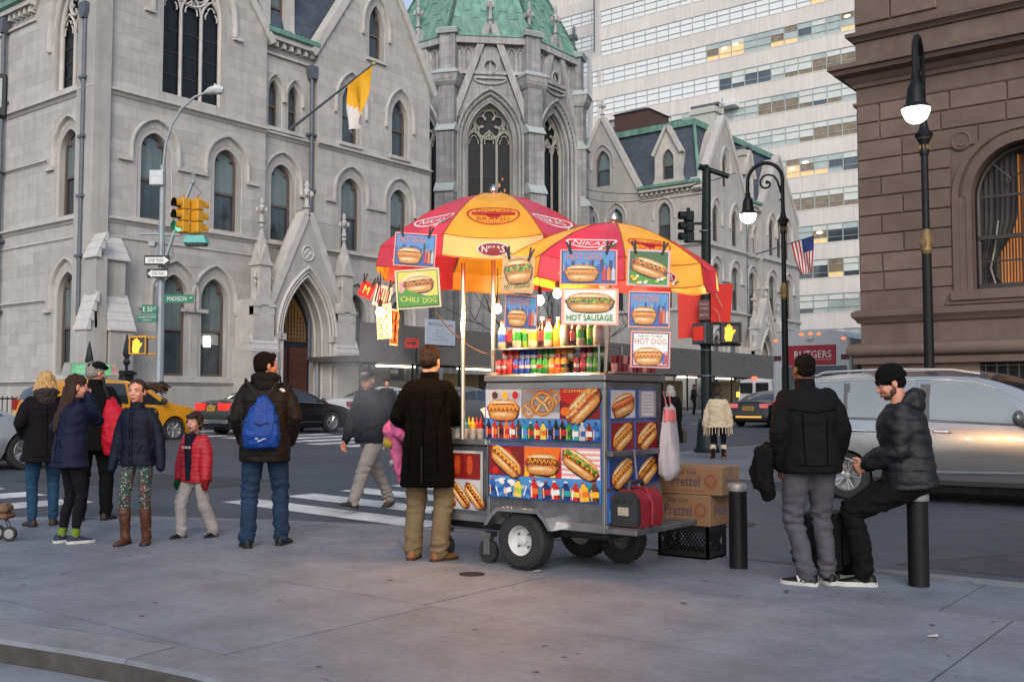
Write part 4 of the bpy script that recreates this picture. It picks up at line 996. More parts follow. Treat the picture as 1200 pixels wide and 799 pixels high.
def drape(u0, u1, z0, z1, w_, mat, tie=None, nm='curtain'):
	b = MB(XF); rs = []
	for j in range(9):
		zz = lerp(z0, z1, j / 8); f = 1 if tie is None else lerp(1, .35, math.exp(-((zz - tie) / .55) ** 2)); row = []
		for i in range(25):
			u = u0 + (u1 - u0) * (i / 24) * f; row.append((u, zz, w_ + .05 * math.sin(i * 1.9)))
		rs.append(row)
	b.rings(rs, cap=False, closed=False); return b.build(nm, mat, awin)
drape(uc - .98, uc - .25, 3.4, 6.4, -.5, M('grey_drape', (.07, .06, .058), .9, var=.15, scale=3), 3.95)
drape(uc + .98, uc + .25, 3.4, 6.4, -.5, M('grey_drape', (.07, .06, .058), .9), 3.95)
drape(uc - .62, uc - .2, 3.4, 6.2, -.62, M('amber_drape', (.42, .17, .04), .8, var=.3, scale=2, emit=.30, ecol=(.75, .28, .05)))  # cloth emits a little to stand in for lamplight on the drapes
drape(uc + .1, uc + .9, 3.4, 6.3, -.62, M('amber_drape', (.42, .17, .04), .8))
b = MB(XF); b.box(uc - 1.3, uc + 1.3, 3, 6.6, -1.5, -1.45); b.build('room_back_wall', M('lit_room_wall', (.24, .10, .035), .8, var=.3, scale=1.5, emit=.10, ecol=(.7, .25, .06)), awin, smooth=False)  # wall emits faintly to stand in for the room's lamplight
b = MB(XF)
for k in range(9): a = k * 2 * PI / 9; b.ell((uc + .02 + .13 * math.cos(a), 6.02 + .05 * math.sin(2 * a), -.95), (.055, .07, .05), 6, 5)
b.build('chandelier', M('chandelier_glow', (1, .6, .2), .5, emit=2.6, ecol=(1, .58, .15)), awin)
b = MB(XF); b.tube([(uc - .62, 4.9, -.45), (uc - .70, 4.3, -.44), (uc - .78, 3.95, -.43), (uc - .66, 3.5, -.44)], .018, 6); b.build('tie_cord', M('pale_cord', (.4, .35, .28), .8), awin)
b = MB(XF)
for k in range(13): b.box(2.4 + k * .2, 2.42 + k * .2, .3, 2.12, -.1, -.08)
for z_ in (.6, .95, 1.3, 1.65, 2.0): b.box(2.32, 4.9, z_ - .012, z_ + .012, -.085, -.06)
g_ = b.build('window_grille', M('grey_iron', (.07, .075, .08), .5), Br, smooth=False)
b = MB(XF); b.poly([rect(2.32, 4.9, .3, 2.13)], -.34); b.build('pane', glass_bk, g_, smooth=False)
b = MB(XF); b.box(2.35, 2.5, 9.55, 12, -.3, -.1); b.box(4.0, 4.15, 9.55, 12, -.3, -.1); b.box(2.5, 4.0, 9.55, 9.65, -.3, -.1); u_ = b.build('upper_window', fr, Br, smooth=False)
b = MB(XF); b.poly([rect(2.4, 4.1, 9.6, 12)], -.25); b.build('pane', glass_lo, u_, smooth=False)
# ================================================================ street lamps (bishop's crooks)
iron = M('black_green_iron', (.007, .008, .009), .5, spec=.25, var=.25, scale=8, bump=.1)
gold = M('worn_gilding', (.20, .135, .05), .55, .3, var=.35, scale=18)
def street_lamp(loc, rz, label):
	t = thing('street_lamp', label, 'street lamp', loc, rz, 'crook necked street lamps')
	b = MB(); b.lathe([(.27, 0), (.27, .12), (.22, .2), (.2, .7), (.15, .9), (.12, 1.0)], 12); b.build('base', iron, t)
	b = MB(); b.lathe([(.085, .95), (.082, 3.0), (.078, 3.84), (.062, 4.1), (.058, 5.72)], 12); b.build('pole', iron, t)
	b = MB(); b.lathe([(.08, 3.80), (.10, 3.86), (.085, 3.9), (.10, 3.98), (.085, 4.1), (.075, 4.16), (.066, 4.22)], 12)
	for k in range(8): b.ell((.092 * math.cos(k * PI / 4), .092 * math.sin(k * PI / 4), 4.0), (.02, .02, .075), 5, 4)
	b.build('collar', gold, t)
	b = MB(); b.lathe([(.07, 5.5), (.085, 5.56), (.07, 5.6), (.075, 5.7), (.14, 5.82), (.15, 5.86), (.09, 5.93), (.07, 6.0), (.05, 6.12)], 12); cp = b.build('capital', iron, t)
	b = MB()
	for k in range(8): b.ell((.074 * math.cos(k * PI / 4), .074 * math.sin(k * PI / 4), 5.63), (.016, .016, .05), 5, 4)
	b.lathe([(.12, 5.78), (.125, 5.8), (.12, 5.82)], 12); b.build('gilt_ring', gold, cp)
	b = MB(); pts = [(0, 0, 6.05), (0, 0, 6.5)] + [(-.45 + .45 * math.cos(q), 0, 6.93 + .47 * math.sin(q)) for q in [PI * k / 14 for k in range(15)]] + [(-.9, 0, 6.62)]
	b.tube(pts, [.055, .05] + [.05] * 15 + [.05], 8); b.build('crook', iron, t)
	b = MB(); sp = [(-.1 - .02 * k * 0 - (.30 - .022 * k) * 0 - .30 + (.27 - .02 * k) * math.cos(.2 + k * .62), 0, 6.86 + (.27 - .02 * k) * math.sin(.2 + k * .62)) for k in range(13)]
	b.tube([(-.03, 0, 6.55)] + sp, .028, 6); b.ell((sp[-1][0], 0, sp[-1][2]), (.05, .03, .05), 8, 6)
	for q in (.3, .75, 1.0): b.ell((-.03, 0, 6.25 + q * .5), (.06, .05, .04), 6, 4)
	b.build('scroll', iron, t)
	X = T(-.9, 0, 0)
	b = MB(X); b.lathe([(.05, 6.66), (.07, 6.62), (.06, 6.56), (.09, 6.5), (.13, 6.42), (.145, 6.25), (.17, 6.15), (.23, 6.10), (.235, 6.07)], 14, cap=False); b.build('lamp_shade', iron, t)
	b = MB(X); b.lathe([(.225, 6.085), (.21, 6.0), (.16, 5.9), (.09, 5.85), (.005, 5.835)], 14); g = b.build('globe', M('lit_globe', (1, .97, .92), .3, emit=7, ecol=(1, .95, .86)), t)
	return t
lp = att(1090, 470, 17.3); street_lamp((lp.x, lp.y, gz(lp.x, lp.y) + .1), rad(98.6), 'tall crook street lamp lit in front of the brownstone wall')
lp = att(921, 470, 26.4); street_lamp((lp.x, lp.y, gz(lp.x, lp.y) + .1), rad(15), 'lit crook street lamp standing beside the bus at the far corner')
# ================================================================ signal pole and signs at the left corner
galv = M('galvanised_steel', (.30, .335, .36), .5, .3, var=.1, scale=3)
yel = M('signal_yellow', (.62, .30, .015), .5, var=.08, scale=6)
blk = M('satin_black', (.012, .012, .013), .5)
wht = M('sign_white', (.72, .72, .70), .5)
sgreen = M('sign_green', (.005, .16, .09), .45)
tt = 32.6; P0 = att(186.5, 470, tt); P0.z = gz(P0.x, P0.y) + .12
YW = CAM_YAW + math.atan((186.5 - 600) / 1200 * -1) * 0
def LP(px, py, t_=tt, o=None): q = att(px, py, t_) - (o or P0); return RZ(-CAM_YAW) @ q
pole = thing('street_light', 'grey steel street light and signal pole at the left corner', 'street light', P0, CAM_YAW)
b = MB(); top = LP(191, 194); b.tube([(0, 0, 0), (0, 0, 3), (top.x, 0, top.z)], [.13, .12, .085], 8); b.build('pole', galv, pole)
b = MB(); pts = [LP(*q) for q in ((191, 200), (192, 190), (194, 170), (201, 147), (213, 127), (228, 114), (243, 108))]; b.tube(pts, .04, 8); arm = b.build('arm', galv, pole)
b = MB(); h = [LP(*q) for q in ((240, 109), (246, 107), (255, 104.5), (262, 105))]; b.tube(h, [.05, .13, .15, .08], 10); b.ell(LP(255, 108), (.2, .13, .09), 10, 6); b.ell(LP(252, 100.5), (.05, .05, .07), 6, 5); b.build('lamp_head', M('lamp_head_grey', (.5, .52, .53), .4), arm)
b = MB(); q = LP(186, 209.5); b.bbox(q.x - .24, q.x + .2, -.2, .15, q.z - .24, q.z + .24, .02); b.build('control_box', M('pale_grey_box', (.55, .57, .6), .5), pole)
b = MB(); b.tube([LP(183.5, 336), LP(199, 287), LP(215, 240), LP(225.5, 214)], .06, 8); b.ell(LP(226, 213.5), (.09, .09, .09), 8, 6); b.build('signal_arm', galv, pole)
b = MB(); b.tube([LP(164, 274), LP(212, 275)], .045, 6); q = LP(181, 287); b.bbox(q.x - .12, q.x + .1, -.25, -.05, q.z - .09, q.z + .09, .02); b.build('bracket', galv, pole)
b = MB(); b.tube([LP(227, 217), LP(231, 220), LP(236, 226), LP(232, 230)], .012, 5); b.tube([LP(204, 256), LP(199, 270), LP(203, 300), LP(199, 305)], .014, 5); b.build('cable', M('grey_cable', (.12, .12, .13), .6), pole)
def signal_head(name, label, loc, rz, mat, lit, sc=1., grp='traffic signals'):
	t = thing(name, label, 'traffic light', loc, rz, grp)
	b = MB()
	for k in range(3): b.bbox(-.17 * sc, .17 * sc, -.12 * sc, .14 * sc, (k * .34 - .51 + .005) * sc, (k * .34 - .17 - .005) * sc, .03 * sc)
	b.box(-.02 * sc, .02 * sc, -.04, .04, .5 * sc, .62 * sc); b.build('housing', mat, t)
	for k, (nm, c) in enumerate((('green', (.01, .5, .25)), ('amber', (.05, .03, .005)), ('red', (.06, .005, .005)))):
		z = (k * .34 - .34) * sc; b = MB(T(0, -.13 * sc, z) @ RX(PI / 2)); b.lathe([(.125 * sc, 0), (.1 * sc, .03 * sc), (.05 * sc, .045 * sc), (.002, .05 * sc)], 14)
		on = nm == lit; b.build('lens', M(f'lens_{nm}_{"lit" if on else "off"}', c, .25, emit=4 if on else 0, ecol={'green': (.05, 1, .5), 'amber': (1, .6, 0), 'red': (1, .05, .02)}[nm]), t)
		b = MB(T(0, -.12 * sc, z)); n = 13
		rs = [[(.155 * sc * math.cos(a), y, .155 * sc * math.sin(a)) for a in [-.5 + (PI + 1) * i / (n - 1) for i in range(n)]] for y in (0, -.2 * sc)]
		b.rings(rs, cap=False, closed=False); k0 = len(b.f); rs = [[(.145 * sc * math.cos(a), y, .145 * sc * math.sin(a)) for a in [-.5 + (PI + 1) * i / (n - 1) for i in range(n)]] for y in (0, -.2 * sc)]; b.rings(rs, cap=False, closed=False); b.m[k0:] = [1] * (len(b.f) - k0)
		b.build('visor', [mat, blk], t)
	return t
q = att(214.5, 253, tt); signal_head('traffic_light', 'yellow traffic light with its green lens lit on the grey pole', q, CAM_YAW - rad(38), yel, 'green', 1.1)
q = att(231, 254, tt + .15); signal_head('traffic_light', 'yellow traffic light turned away beside the green lit one', q, CAM_YAW + rad(150), yel, None, 1.1)
t = thing('equipment_tray', 'teal box hanging below the yellow traffic lights', 'box', att(229, 281, tt), CAM_YAW)
b = MB(); b.rings([[(-.36, -.2, -.12), (.40, -.2, -.12), (.40, .25, -.12), (-.36, .25, -.12)], [(-.27, -.15, .12), (.3, -.15, .12), (.3, .2, .12), (-.27, .2, .12)]]); b.build('cover', M('teal_paint', (.10, .42, .38), .5), t); b = MB(); b.box(-.3, .34, -.16, .2, -.2, -.122); b.build('underside', blk, t, smooth=False)
HAND = [(-.22, -.5), (.2, -.5), (.27, -.2), (.42, .02), (.5, .12), (.43, .18), (.27, .06), (.26, .36), (.19, .38), (.15, .08), (.12, .48), (.04, .5), (.02, .1), (-.03, .46), (-.11, .44), (-.1, .05), (-.17, .32), (-.25, .3), (-.24, -.05), (-.28, -.25)]
handm = M('orange_hand_light', (1, .45, .02), .4, emit=3.2, ecol=(1, .36, .01))
def ped_signal(label, loc, rz, w_, h_, body, frame_m=None):
	t = thing('pedestrian_signal', label, 'walk signal', loc, rz, 'raised hand walk signals')
	b = MB(); b.bbox(-w_ / 2, w_ / 2, -.1, .18, -h_ / 2, h_ / 2, .02); b.build('housing', body, t)
	b = MB(); e = .035
	for a in ((-w_ / 2, w_ / 2, h_ / 2 - e, h_ / 2), (-w_ / 2, w_ / 2, -h_ / 2, -h_ / 2 + e), (-w_ / 2, -w_ / 2 + e, -h_ / 2 + e, h_ / 2 - e), (w_ / 2 - e, w_ / 2, -h_ / 2 + e, h_ / 2 - e)): b.box(a[0], a[1], -.2, -.101, a[2], a[3])
	b.build('hood', frame_m or body, t, smooth=False)
	b = MB(); b.quad((-w_ / 2 + e, -.11, -h_ / 2 + e), (w_ / 2 - e, -.11, -h_ / 2 + e), (w_ / 2 - e, -.11, h_ / 2 - e), (-w_ / 2 + e, -.11, h_ / 2 - e)); b.build('face', M('signal_face', (.03, .025, .025), .4), t, smooth=False)
	b = MB(); s_ = h_ * .82; cx = -w_ * .12; b.poly([[(cx + x * s_ * .82, z * s_) for x, z in HAND]], 0, fn=lambda x, z, q: (x, -.115, z)); b.build('hand_symbol', handm, t, smooth=False)
	return t
q = att(162.5, 405, tt); pt = ped_signal('yellow cased walk signal showing an orange hand on the grey pole', q, CAM_YAW + rad(8), .52, .56, blk, yel)
b = MB(); b.tube([(.26, 0, .26), (.62, .0, .26)], .03, 6); b.tube([(.2, 0, -.27), (.62, 0, -.27)], .03, 6); b.tube([(-.2, 0, .27), (.26, 0, .3)], .035, 6); b.build('mounting_arm', yel, pt)
def sign(name, label, loc, rz, w_, h_, mat, draws, cat='sign', grp=None, th=.012, edge=None):
	t = thing(name, label, cat, loc, rz, grp); b = MB(); b.bbox(-w_ / 2, w_ / 2, 0, th, -h_ / 2, h_ / 2, .002); b.build('plate', mat, t, smooth=False)
	for nm, m_, fn in draws:
		b = MB(); fn(b); b.v = [(x, -.003 - z, y) for x, y, z in b.v]; b.build(nm, m_, t, smooth=False)
	return t
def one_way(px0, px1, py0, py1, flip, label):
	w_ = (px1 - px0) / 36.8; h_ = (py1 - py0) / 36.8
	def arrow(b):
		a = [(-.46, -.3), (.24, -.3), (.24, -.42), (.47, 0), (.24, .42), (.24, .3), (-.46, .3)]
		b.poly([[(x * w_ * (-1 if flip else 1), y * h_) for x, y in a]], 0)
	def txt(b): b.text('ONE WAY', -.04 * w_ * (-1 if flip else 1), 0, w_ * .62, h_ * .34, .003)
	return sign('one_way_sign', label, att((px0 + px1) / 2, (py0 + py1) / 2, tt - .25), CAM_YAW, w_, h_, blk, [('arrow', wht, arrow), ('lettering', blk, txt)], 'sign', 'one way signs')
one_way(169, 199, 299, 311, False, 'upper black and white one way sign on the grey pole')
one_way(172, 197, 315, 326, True, 'lower black and white one way sign on the grey pole')
def street_sign(px0, px1, py0, py1, lines, label, rz=0):
	w_ = (px1 - px0) / 36.8; h_ = (py1 - py0) / 36.8
	def txt(b):
		for s_, cx, cy, ww, hh in lines: b.text(s_, cx * w_, cy * h_, ww * w_, hh * h_)
	return sign('street_sign', label, att((px0 + px1) / 2, (py0 + py1) / 2, tt - .2), CAM_YAW + rz, w_, h_, sgreen, [('lettering', wht, txt)], 'street sign')
street_sign(193, 227, 345, 355, [('MADISON', -.08, 0, .66, .5), ('AV', .40, .12, .1, .28)], 'green street sign lettered MADISON AV on the grey pole')
street_sign(166, 184, 357, 367.5, [('E 50', -.1, 0, .6, .55), ('ST', .36, .1, .16, .3)], 'green street sign lettered E 50 ST above the two line one')
street_sign(160.5, 183.5, 369, 377.5, [('ARCHBISHOP FULTON', 0, .22, .88, .26), ('J. SHEEN PL', 0, -.22, .5, .26)], 'green street sign with two small lines of lettering, lowest on the pole')
q = att(0, 113, 16); t = thing('traffic_light', 'black signal box cut by the left edge of the photo', 'traffic light', q, CAM_YAW + rad(25))
b = MB(); b.bbox(-.35, .105, -.1, .12, -.34, .34, .02); b.build('housing', blk, t); b = MB(); b.quad((-.3, -.105, -.2), (.03, -.105, -.2), (.03, -.105, .26), (-.3, -.105, .26)); b.build('panel', M('pale_green_panel', (.35, .45, .42), .4), t, smooth=False)
# ================================================================ black signal pole in the middle
t2 = 23.5; P2 = att(828, 470, t2); P2.z = gz(P2.x, P2.y) + .12
def LQ(px, py, t_=t2): return RZ(-CAM_YAW) @ (att(px, py, t_) - P2)
dg = M('dark_green_iron', (.006, .011, .011), .5, spec=.25, var=.2, scale=5)
mp = thing('signal_pole', 'dark green signal pole with flared base at the far corner', 'signal pole', P2, CAM_YAW)
b = MB(); b.lathe([(.30, 0), (.30, .06), (.25, .12), (.21, .62), (.18, .72), (.14, .78)], 10); b.build('base', dg, mp)
b = MB(); b.tube([(0, 0, .7), (0, 0, 3), LQ(828, 197)], [.125, .12, .1], 10); b.build('pole', dg, mp)
b = MB(); b.tube([LQ(819, 195), LQ(854, 207)], .06, 8); b.lathe([(.11, 0), (.13, .05), (.11, .1)], 10, 0, T(0, 0, LQ(828, 199).z)); b.tube([LQ(819, 195.2), LQ(821, 195.9)], .075, 8); b.build('crossbar', dg, mp)
for x0, x1, y in ((806, 828, 262), (806, 828, 283), (820, 868, 379), (820, 868, 404)): b = MB(); b.tube([LQ(x0, y), LQ(x1, y)], .033, 6); b.build('bracket', dg, mp)
b = MB()
for z in (271, 320, 410, 440, 340): q = LQ(828, z).z; b = MB(); b.lathe([(.128, q - .015), (.128, q + .015)], 10); b.build('band', lead_pipe, mp)
q = att(807, 266, t2 + .1); signal_head('traffic_light', 'dark traffic light seen side on left of the dark green pole', q, CAM_YAW - rad(80), dg, None, .72)
q = att(856, 390, t2 - .1); ped_signal('black walk signal showing an orange hand on the dark green pole', q, CAM_YAW + rad(-6), .46, .46, blk)
q = att(823, 391, t2 - .2); ps = thing('pedestrian_signal', 'dark walk signal seen edge on with a red glow', 'walk signal', q, CAM_YAW - rad(50)); b = MB(); b.bbox(-.2, .2, -.14, .16, -.24, .24, .02); b.build('housing', M('dark_grey_case', (.05, .05, .055), .5), ps); b = MB(); b.quad((-.15, -.145, -.16), (.15, -.145, -.16), (.15, -.145, .16), (-.15, -.145, .16)); b.build('face', M('dim_red_face', (.35, .01, .005), .4, emit=.25, ecol=(1, .05, .02)), ps, smooth=False)
sign('notice_plate', 'small dark red parking plate strapped to the dark green pole', att(825, 363, t2 - .16), CAM_YAW, .26, .46, M('dark_red_plate', (.09, .012, .015), .5), [('lettering', M('dull_white', (.35, .3, .3), .6), lambda b: [b.text(s_, 0, z, .18, .055) for s_, z in (('NO', .13), ('STANDING', .03), ('8AM-7PM', -.12))])], 'sign')
redm = M('red_banner_cloth', (.62, .018, .010), .6, var=.08, scale=3, emit=0)
rb = thing('red_banner', 'bright red banner board hung behind the dark green pole', 'banner', att(828, 365, t2 + .18), CAM_YAW)
def LB(px, py): return RZ(-CAM_YAW) @ (att(px, py, t2 + .18) - att(828, 365, t2 + .18))
b = MB(); a_, b_, c_, d_ = LB(794, 334), LB(828.5, 333.5), LB(828.5, 394), LB(795, 397)
b.rings([[(p.x, 0, p.z), (p.x, .02, p.z)] for p in (a_, b_)] , cap=False, closed=False) if 0 else b.add([(p.x, y, p.z) for y in (-.02, .02) for p in (a_, b_, c_, d_)], [(0, 1, 2, 3), (7, 6, 5, 4), (0, 4, 5, 1), (1, 5, 6, 2), (2, 6, 7, 3), (3, 7, 4, 0)]); b.build('left_leaf', redm, rb, smooth=False)
b = MB(); a_, b_, c_, d_ = LB(829.5, 333), LB(860, 332), LB(857, 377), LB(829.5, 378)
b.add([(p.x, y + (.12 if i in (1, 2) else 0), p.z) for y in (-.02, .02) for i, p in enumerate((a_, b_, c_, d_))], [(0, 1, 2, 3), (7, 6, 5, 4), (0, 4, 5, 1), (1, 5, 6, 2), (2, 6, 7, 3), (3, 7, 4, 0)]); b.build('right_leaf', redm, rb, smooth=False)
b = MB(); b.tube([LB(831, 334) + Vector((0, -.1, 0)), LB(838, 345) + Vector((0, -.1, 0)), LB(846, 361) + Vector((0, -.08, 0))], .008, 5); b.tube([LB(835, 361) + Vector((0, -.1, 0)), LB(841, 367) + Vector((0, -.1, 0)), LB(843, 378) + Vector((0, -.1, 0))], .008, 5); b.build('cord', M('pale_cord', (.4, .35, .28), .8), rb)
# ================================================================ flags on the facades
def flagpole(name, label, bpx, tpx, cat='flagpole'):
	p = onx(*bpx, -32.8); q = ony(*tpx, p.y); t = thing(name, label, cat, p)
	b = MB(); b.tube([(0, 0, 0), q - p], [.06, .035], 8); b.build('pole', lead_pipe, t); b = MB(); b.ell(q - p, (.08, .08, .08), 8, 6); b.build('ball', M('gold_ball', (.5, .4, .15), .4, .5), t)
	return p, q
def flag(name, label, p, q, f0, f1, drop, mats, paint_fn, swing, nu=24, nv=16, fold=.10):
	t = thing(name, label, 'flag', p.lerp(q, f1)); d = (p - q); parts = [MB() for _ in mats]
	L = (p.lerp(q, f1) - p.lerp(q, f0)).length
	dn = d.normalized()
	def pt(u, v):
		s_ = v * drop; fl = fold * math.sin(u * 9 + v * 5) * v
		return dn * (u * L * (1 - .45 * v)) + Vector((0, 0, -s_)) + swing * s_ + Vector((0, 1, 0)) * fl
	for i in range(nu):
		for j in range(nv):
			m_ = paint_fn((i + .5) / nu, (j + .5) / nv)
			parts[m_].add([pt(i / nu, j / nv), pt((i + 1) / nu, j / nv), pt((i + 1) / nu, (j + 1) / nv), pt(i / nu, (j + 1) / nv)], [(0, 1, 2, 3)])
	for k, (nm, m_) in enumerate(mats):
		if parts[k].v: parts[k].build(nm, m_, t, ang=60)
	return t
p, q = flagpole('flagpole', 'grey flagpole leaning from the left mansion wall', (340, 152), (438, 75))
fy = M('flag_yellow', (.72, .36, .01), .8, var=.06); fw = M('flag_white', (.62, .58, .56), .8, var=.06)
flag('hanging_flag', 'yellow and white flag drooping from the left mansion flagpole', p, q, .70, .985, 2.3, [('yellow_cloth', fy), ('white_cloth', fw)], lambda u, v: 0 if v + u * .45 < .86 else 1, Vector((-.12, -.1, 0)), fold=.22)
p, q = flagpole('flagpole', 'thin pale flagpole leaning from the farther mansion wall', (886, 298), (955, 276))
fr_ = M('flag_red', (.42, .02, .03), .8); fb = M('flag_blue', (.015, .03, .14), .8); fs_ = M('flag_stripe_white', (.6, .58, .56), .8)
flag('national_flag', 'red white and blue striped flag hanging beside the second lamp', p, q, .60, .985, 2.6, [('red_stripe', fr_), ('white_stripe', fs_), ('canton', fb)], lambda u, v: 2 if (u < .52 and v < .42) else int(u * 13) % 2, Vector((-.08, .05, 0)), 26, 20, .12)
# ================================================================ sidewalk shed along the avenue
shedm = M('shed_grey', (.135, .125, .118), .7, var=.08, scale=.8, stain=.15)
ply = M('plywood', (.35, .27, .17), .75, var=.15, scale=2, streak=.2)
sh = thing('sidewalk_shed', 'long grey scaffold shed over the west sidewalk with lit tubes beneath', 'scaffold shed', (-29.5, 28.1, 0))
tube_l = M('fluorescent_tube', (1, .9, .7), .4, emit=4.5, ecol=(1, .87, .62))
for k in range(21):
	y0 = k * 2.44; b = MB(); z0 = 2.85 - .0; b.box(0, .06, y0 + .01, y0 + 2.43, z0, 4.42); b.build('parapet_panel', shedm, sh, smooth=False)
b = MB(); b.box(-3.0, -.002, 0, 51.2, 2.88, 3.1); b.build('deck', M('shed_deck', (.06, .055, .05), .8), sh, smooth=False)
for k in range(18):
	for x in (-.15, -2.7): b = MB(); b.tube([(x, k * 3. + .2, gz(-29.5, 28 + k * 3.) - .2), (x, k * 3. + .2, 2.9)], .06, 6); b.build('post', galv if x < -1 else dg, sh)
for k in range(9):
	y = 1.8 + k * 5.1; b = MB(); b.box(-.9, -.75, y, y + 2.3, 2.72, 2.8); b.build('tube_light', tube_l, sh, smooth=False)
for k in range(14):
	if k in (3, 6, 9): continue
	b = MB(); y = 8 + k * 2.6; b.box(-2.75, -2.7, y + .02, y + 2.55, .4, 2.6); b.build('plywood_panel', ply if k % 3 != 1 else M('plywood_dark', (.10, .085, .07), .75, var=.15), sh, smooth=False)
p = onx(516.5, 390, -29.38); nb = thing('notice_board', 'white notice board fixed on the grey scaffold shed', 'sign', p, rad(90))
hb = .82; b = MB(); b.bbox(-.95, .95, 0, .05, -hb / 2 - .12, hb / 2 + .15, .004); b.build('board', M('board_blue_white', (.47, .52, .60), .6), nb, smooth=False)
b = MB(); b.text('480 Madison Avenue', 0, .36, 1.6, .12); [b.text(s_, 0, z, ww, .06) for s_, z, ww in (('Stores Open', .1, .7), ('During Construction', -.03, 1.0), ('Entrance', -.16, .5), ('Work Permit Posted', -.3, 1.0))]; b.v = [(x, -.004, z) for x, z, y in b.v]; b.build('lettering', M('board_ink', (.07, .09, .2), .6), nb, smooth=False)
p = onx(482.5, 402, -28.9); rs_ = thing('arrow_sign', 'small red sign with dark arrow on a post by the shed', 'sign', p, rad(52))
b = MB(); b.bbox(-.28, .28, 0, .015, -.2, .2, .003); b.build('plate', M('sign_red', (.42, .01, .015), .5), rs_, smooth=False)
b = MB(); b.poly([[(-.2, -.04), (.06, -.04), (.06, -.11), (.22, 0), (.06, .11), (.06, .04), (-.2, .04)]], 0); b.box(-.2, .2, .13, .15, 0, .001); b.v = [(x, -.004 - z, y) for x, y, z in b.v]; b.build('arrow', M('sign_ink', (.03, .01, .01), .5), rs_, smooth=False)
b = MB(); b.tube([(.2, .05, -2.9), (.2, .05, .25)], .035, 6); b.build('post', dg, rs_)
bt = thing('bare_tree', 'leafless dark street tree behind the umbrellas', 'tree', (-28.0, 38.5, .4))
b = MB()
def branch(p, d, r, n):
	pts = [p]; rs = [r]
	for i in range(4):
		d = (d + Vector((rnd.uniform(-.25, .25), rnd.uniform(-.25, .25), rnd.uniform(-.05, .18)))).normalized(); p = p + d * (.28 + r * 5); pts.append(p); rs.append(r * (1 - .17 * (i + 1)))
	b.tube(pts, rs, 6)
	if n:
		for k in range(3 if n > 2 else 2):
			dd = (d + Vector((rnd.uniform(-.9, .9), rnd.uniform(-.9, .9), rnd.uniform(-.2, .5)))).normalized(); branch(pts[rnd.choice((-1, -1, -2))], dd, r * .6, n - 1)
bark = M('dark_bark', (.03, .025, .022), .9, var=.3, bump=.5)
b.tube([(0, 0, 0), (.05, 0, 1.2), (0, .05, 2.3)], [.13, .1, .09], 8); b.build('trunk', bark, bt)
b = MB()
for k in range(4): a = k * PI / 2 + .4; branch(Vector((0, .03, 2.2)), Vector((math.cos(a) * .8, math.sin(a) * .8, .75)).normalized(), .06, 4)
b.build('branches', bark, bt)
for i, ((a0, a1), (c0, c1)) in enumerate((((686, 222), (862, 203)), ((686, 232), (822, 213)))):
	p, q = att(a0, a1, 58), att(c0, c1, 40); wv = thing('overhead_wire', ('upper', 'lower')[i] + ' thin dark wire strung from the chapel past the farther mansion', 'wire', p)
	b = MB(); b.tube([(q - p) * f - Vector((0, 0, .5 * 4 * f * (1 - f))) for f in [k / 10 for k in range(11)]], .018, 5); b.build('cable', blk, wv)
# ================================================================ bollards
bolm = M('bollard_black', (.006, .006, .007), .45, spec=.3, var=.2, scale=14, bump=.08)
bcap = M('bollard_cap', (.34, .33, .32), .5, .5, var=.15, scale=20)
def bollard(px, py, label):
	p = onz(px, py, 0); t = thing('bollard', label, 'bollard', p, 0, 'short black bollards at the kerb')
	b = MB(); b.lathe([(.072, 0), (.072, .6)], 20); b.build('post', bolm, t)
	b = MB(); b.lathe([(.078, .6), (.08, .605), (.08, .645), (.072, .658), (.02, .662)], 20); b.build('cap', bcap, t)
bollard(865.5, 665, 'short black bollard with grey cap beside the cardboard boxes')
bollard(1077, 686, 'short black bollard that the beanie man sits on')
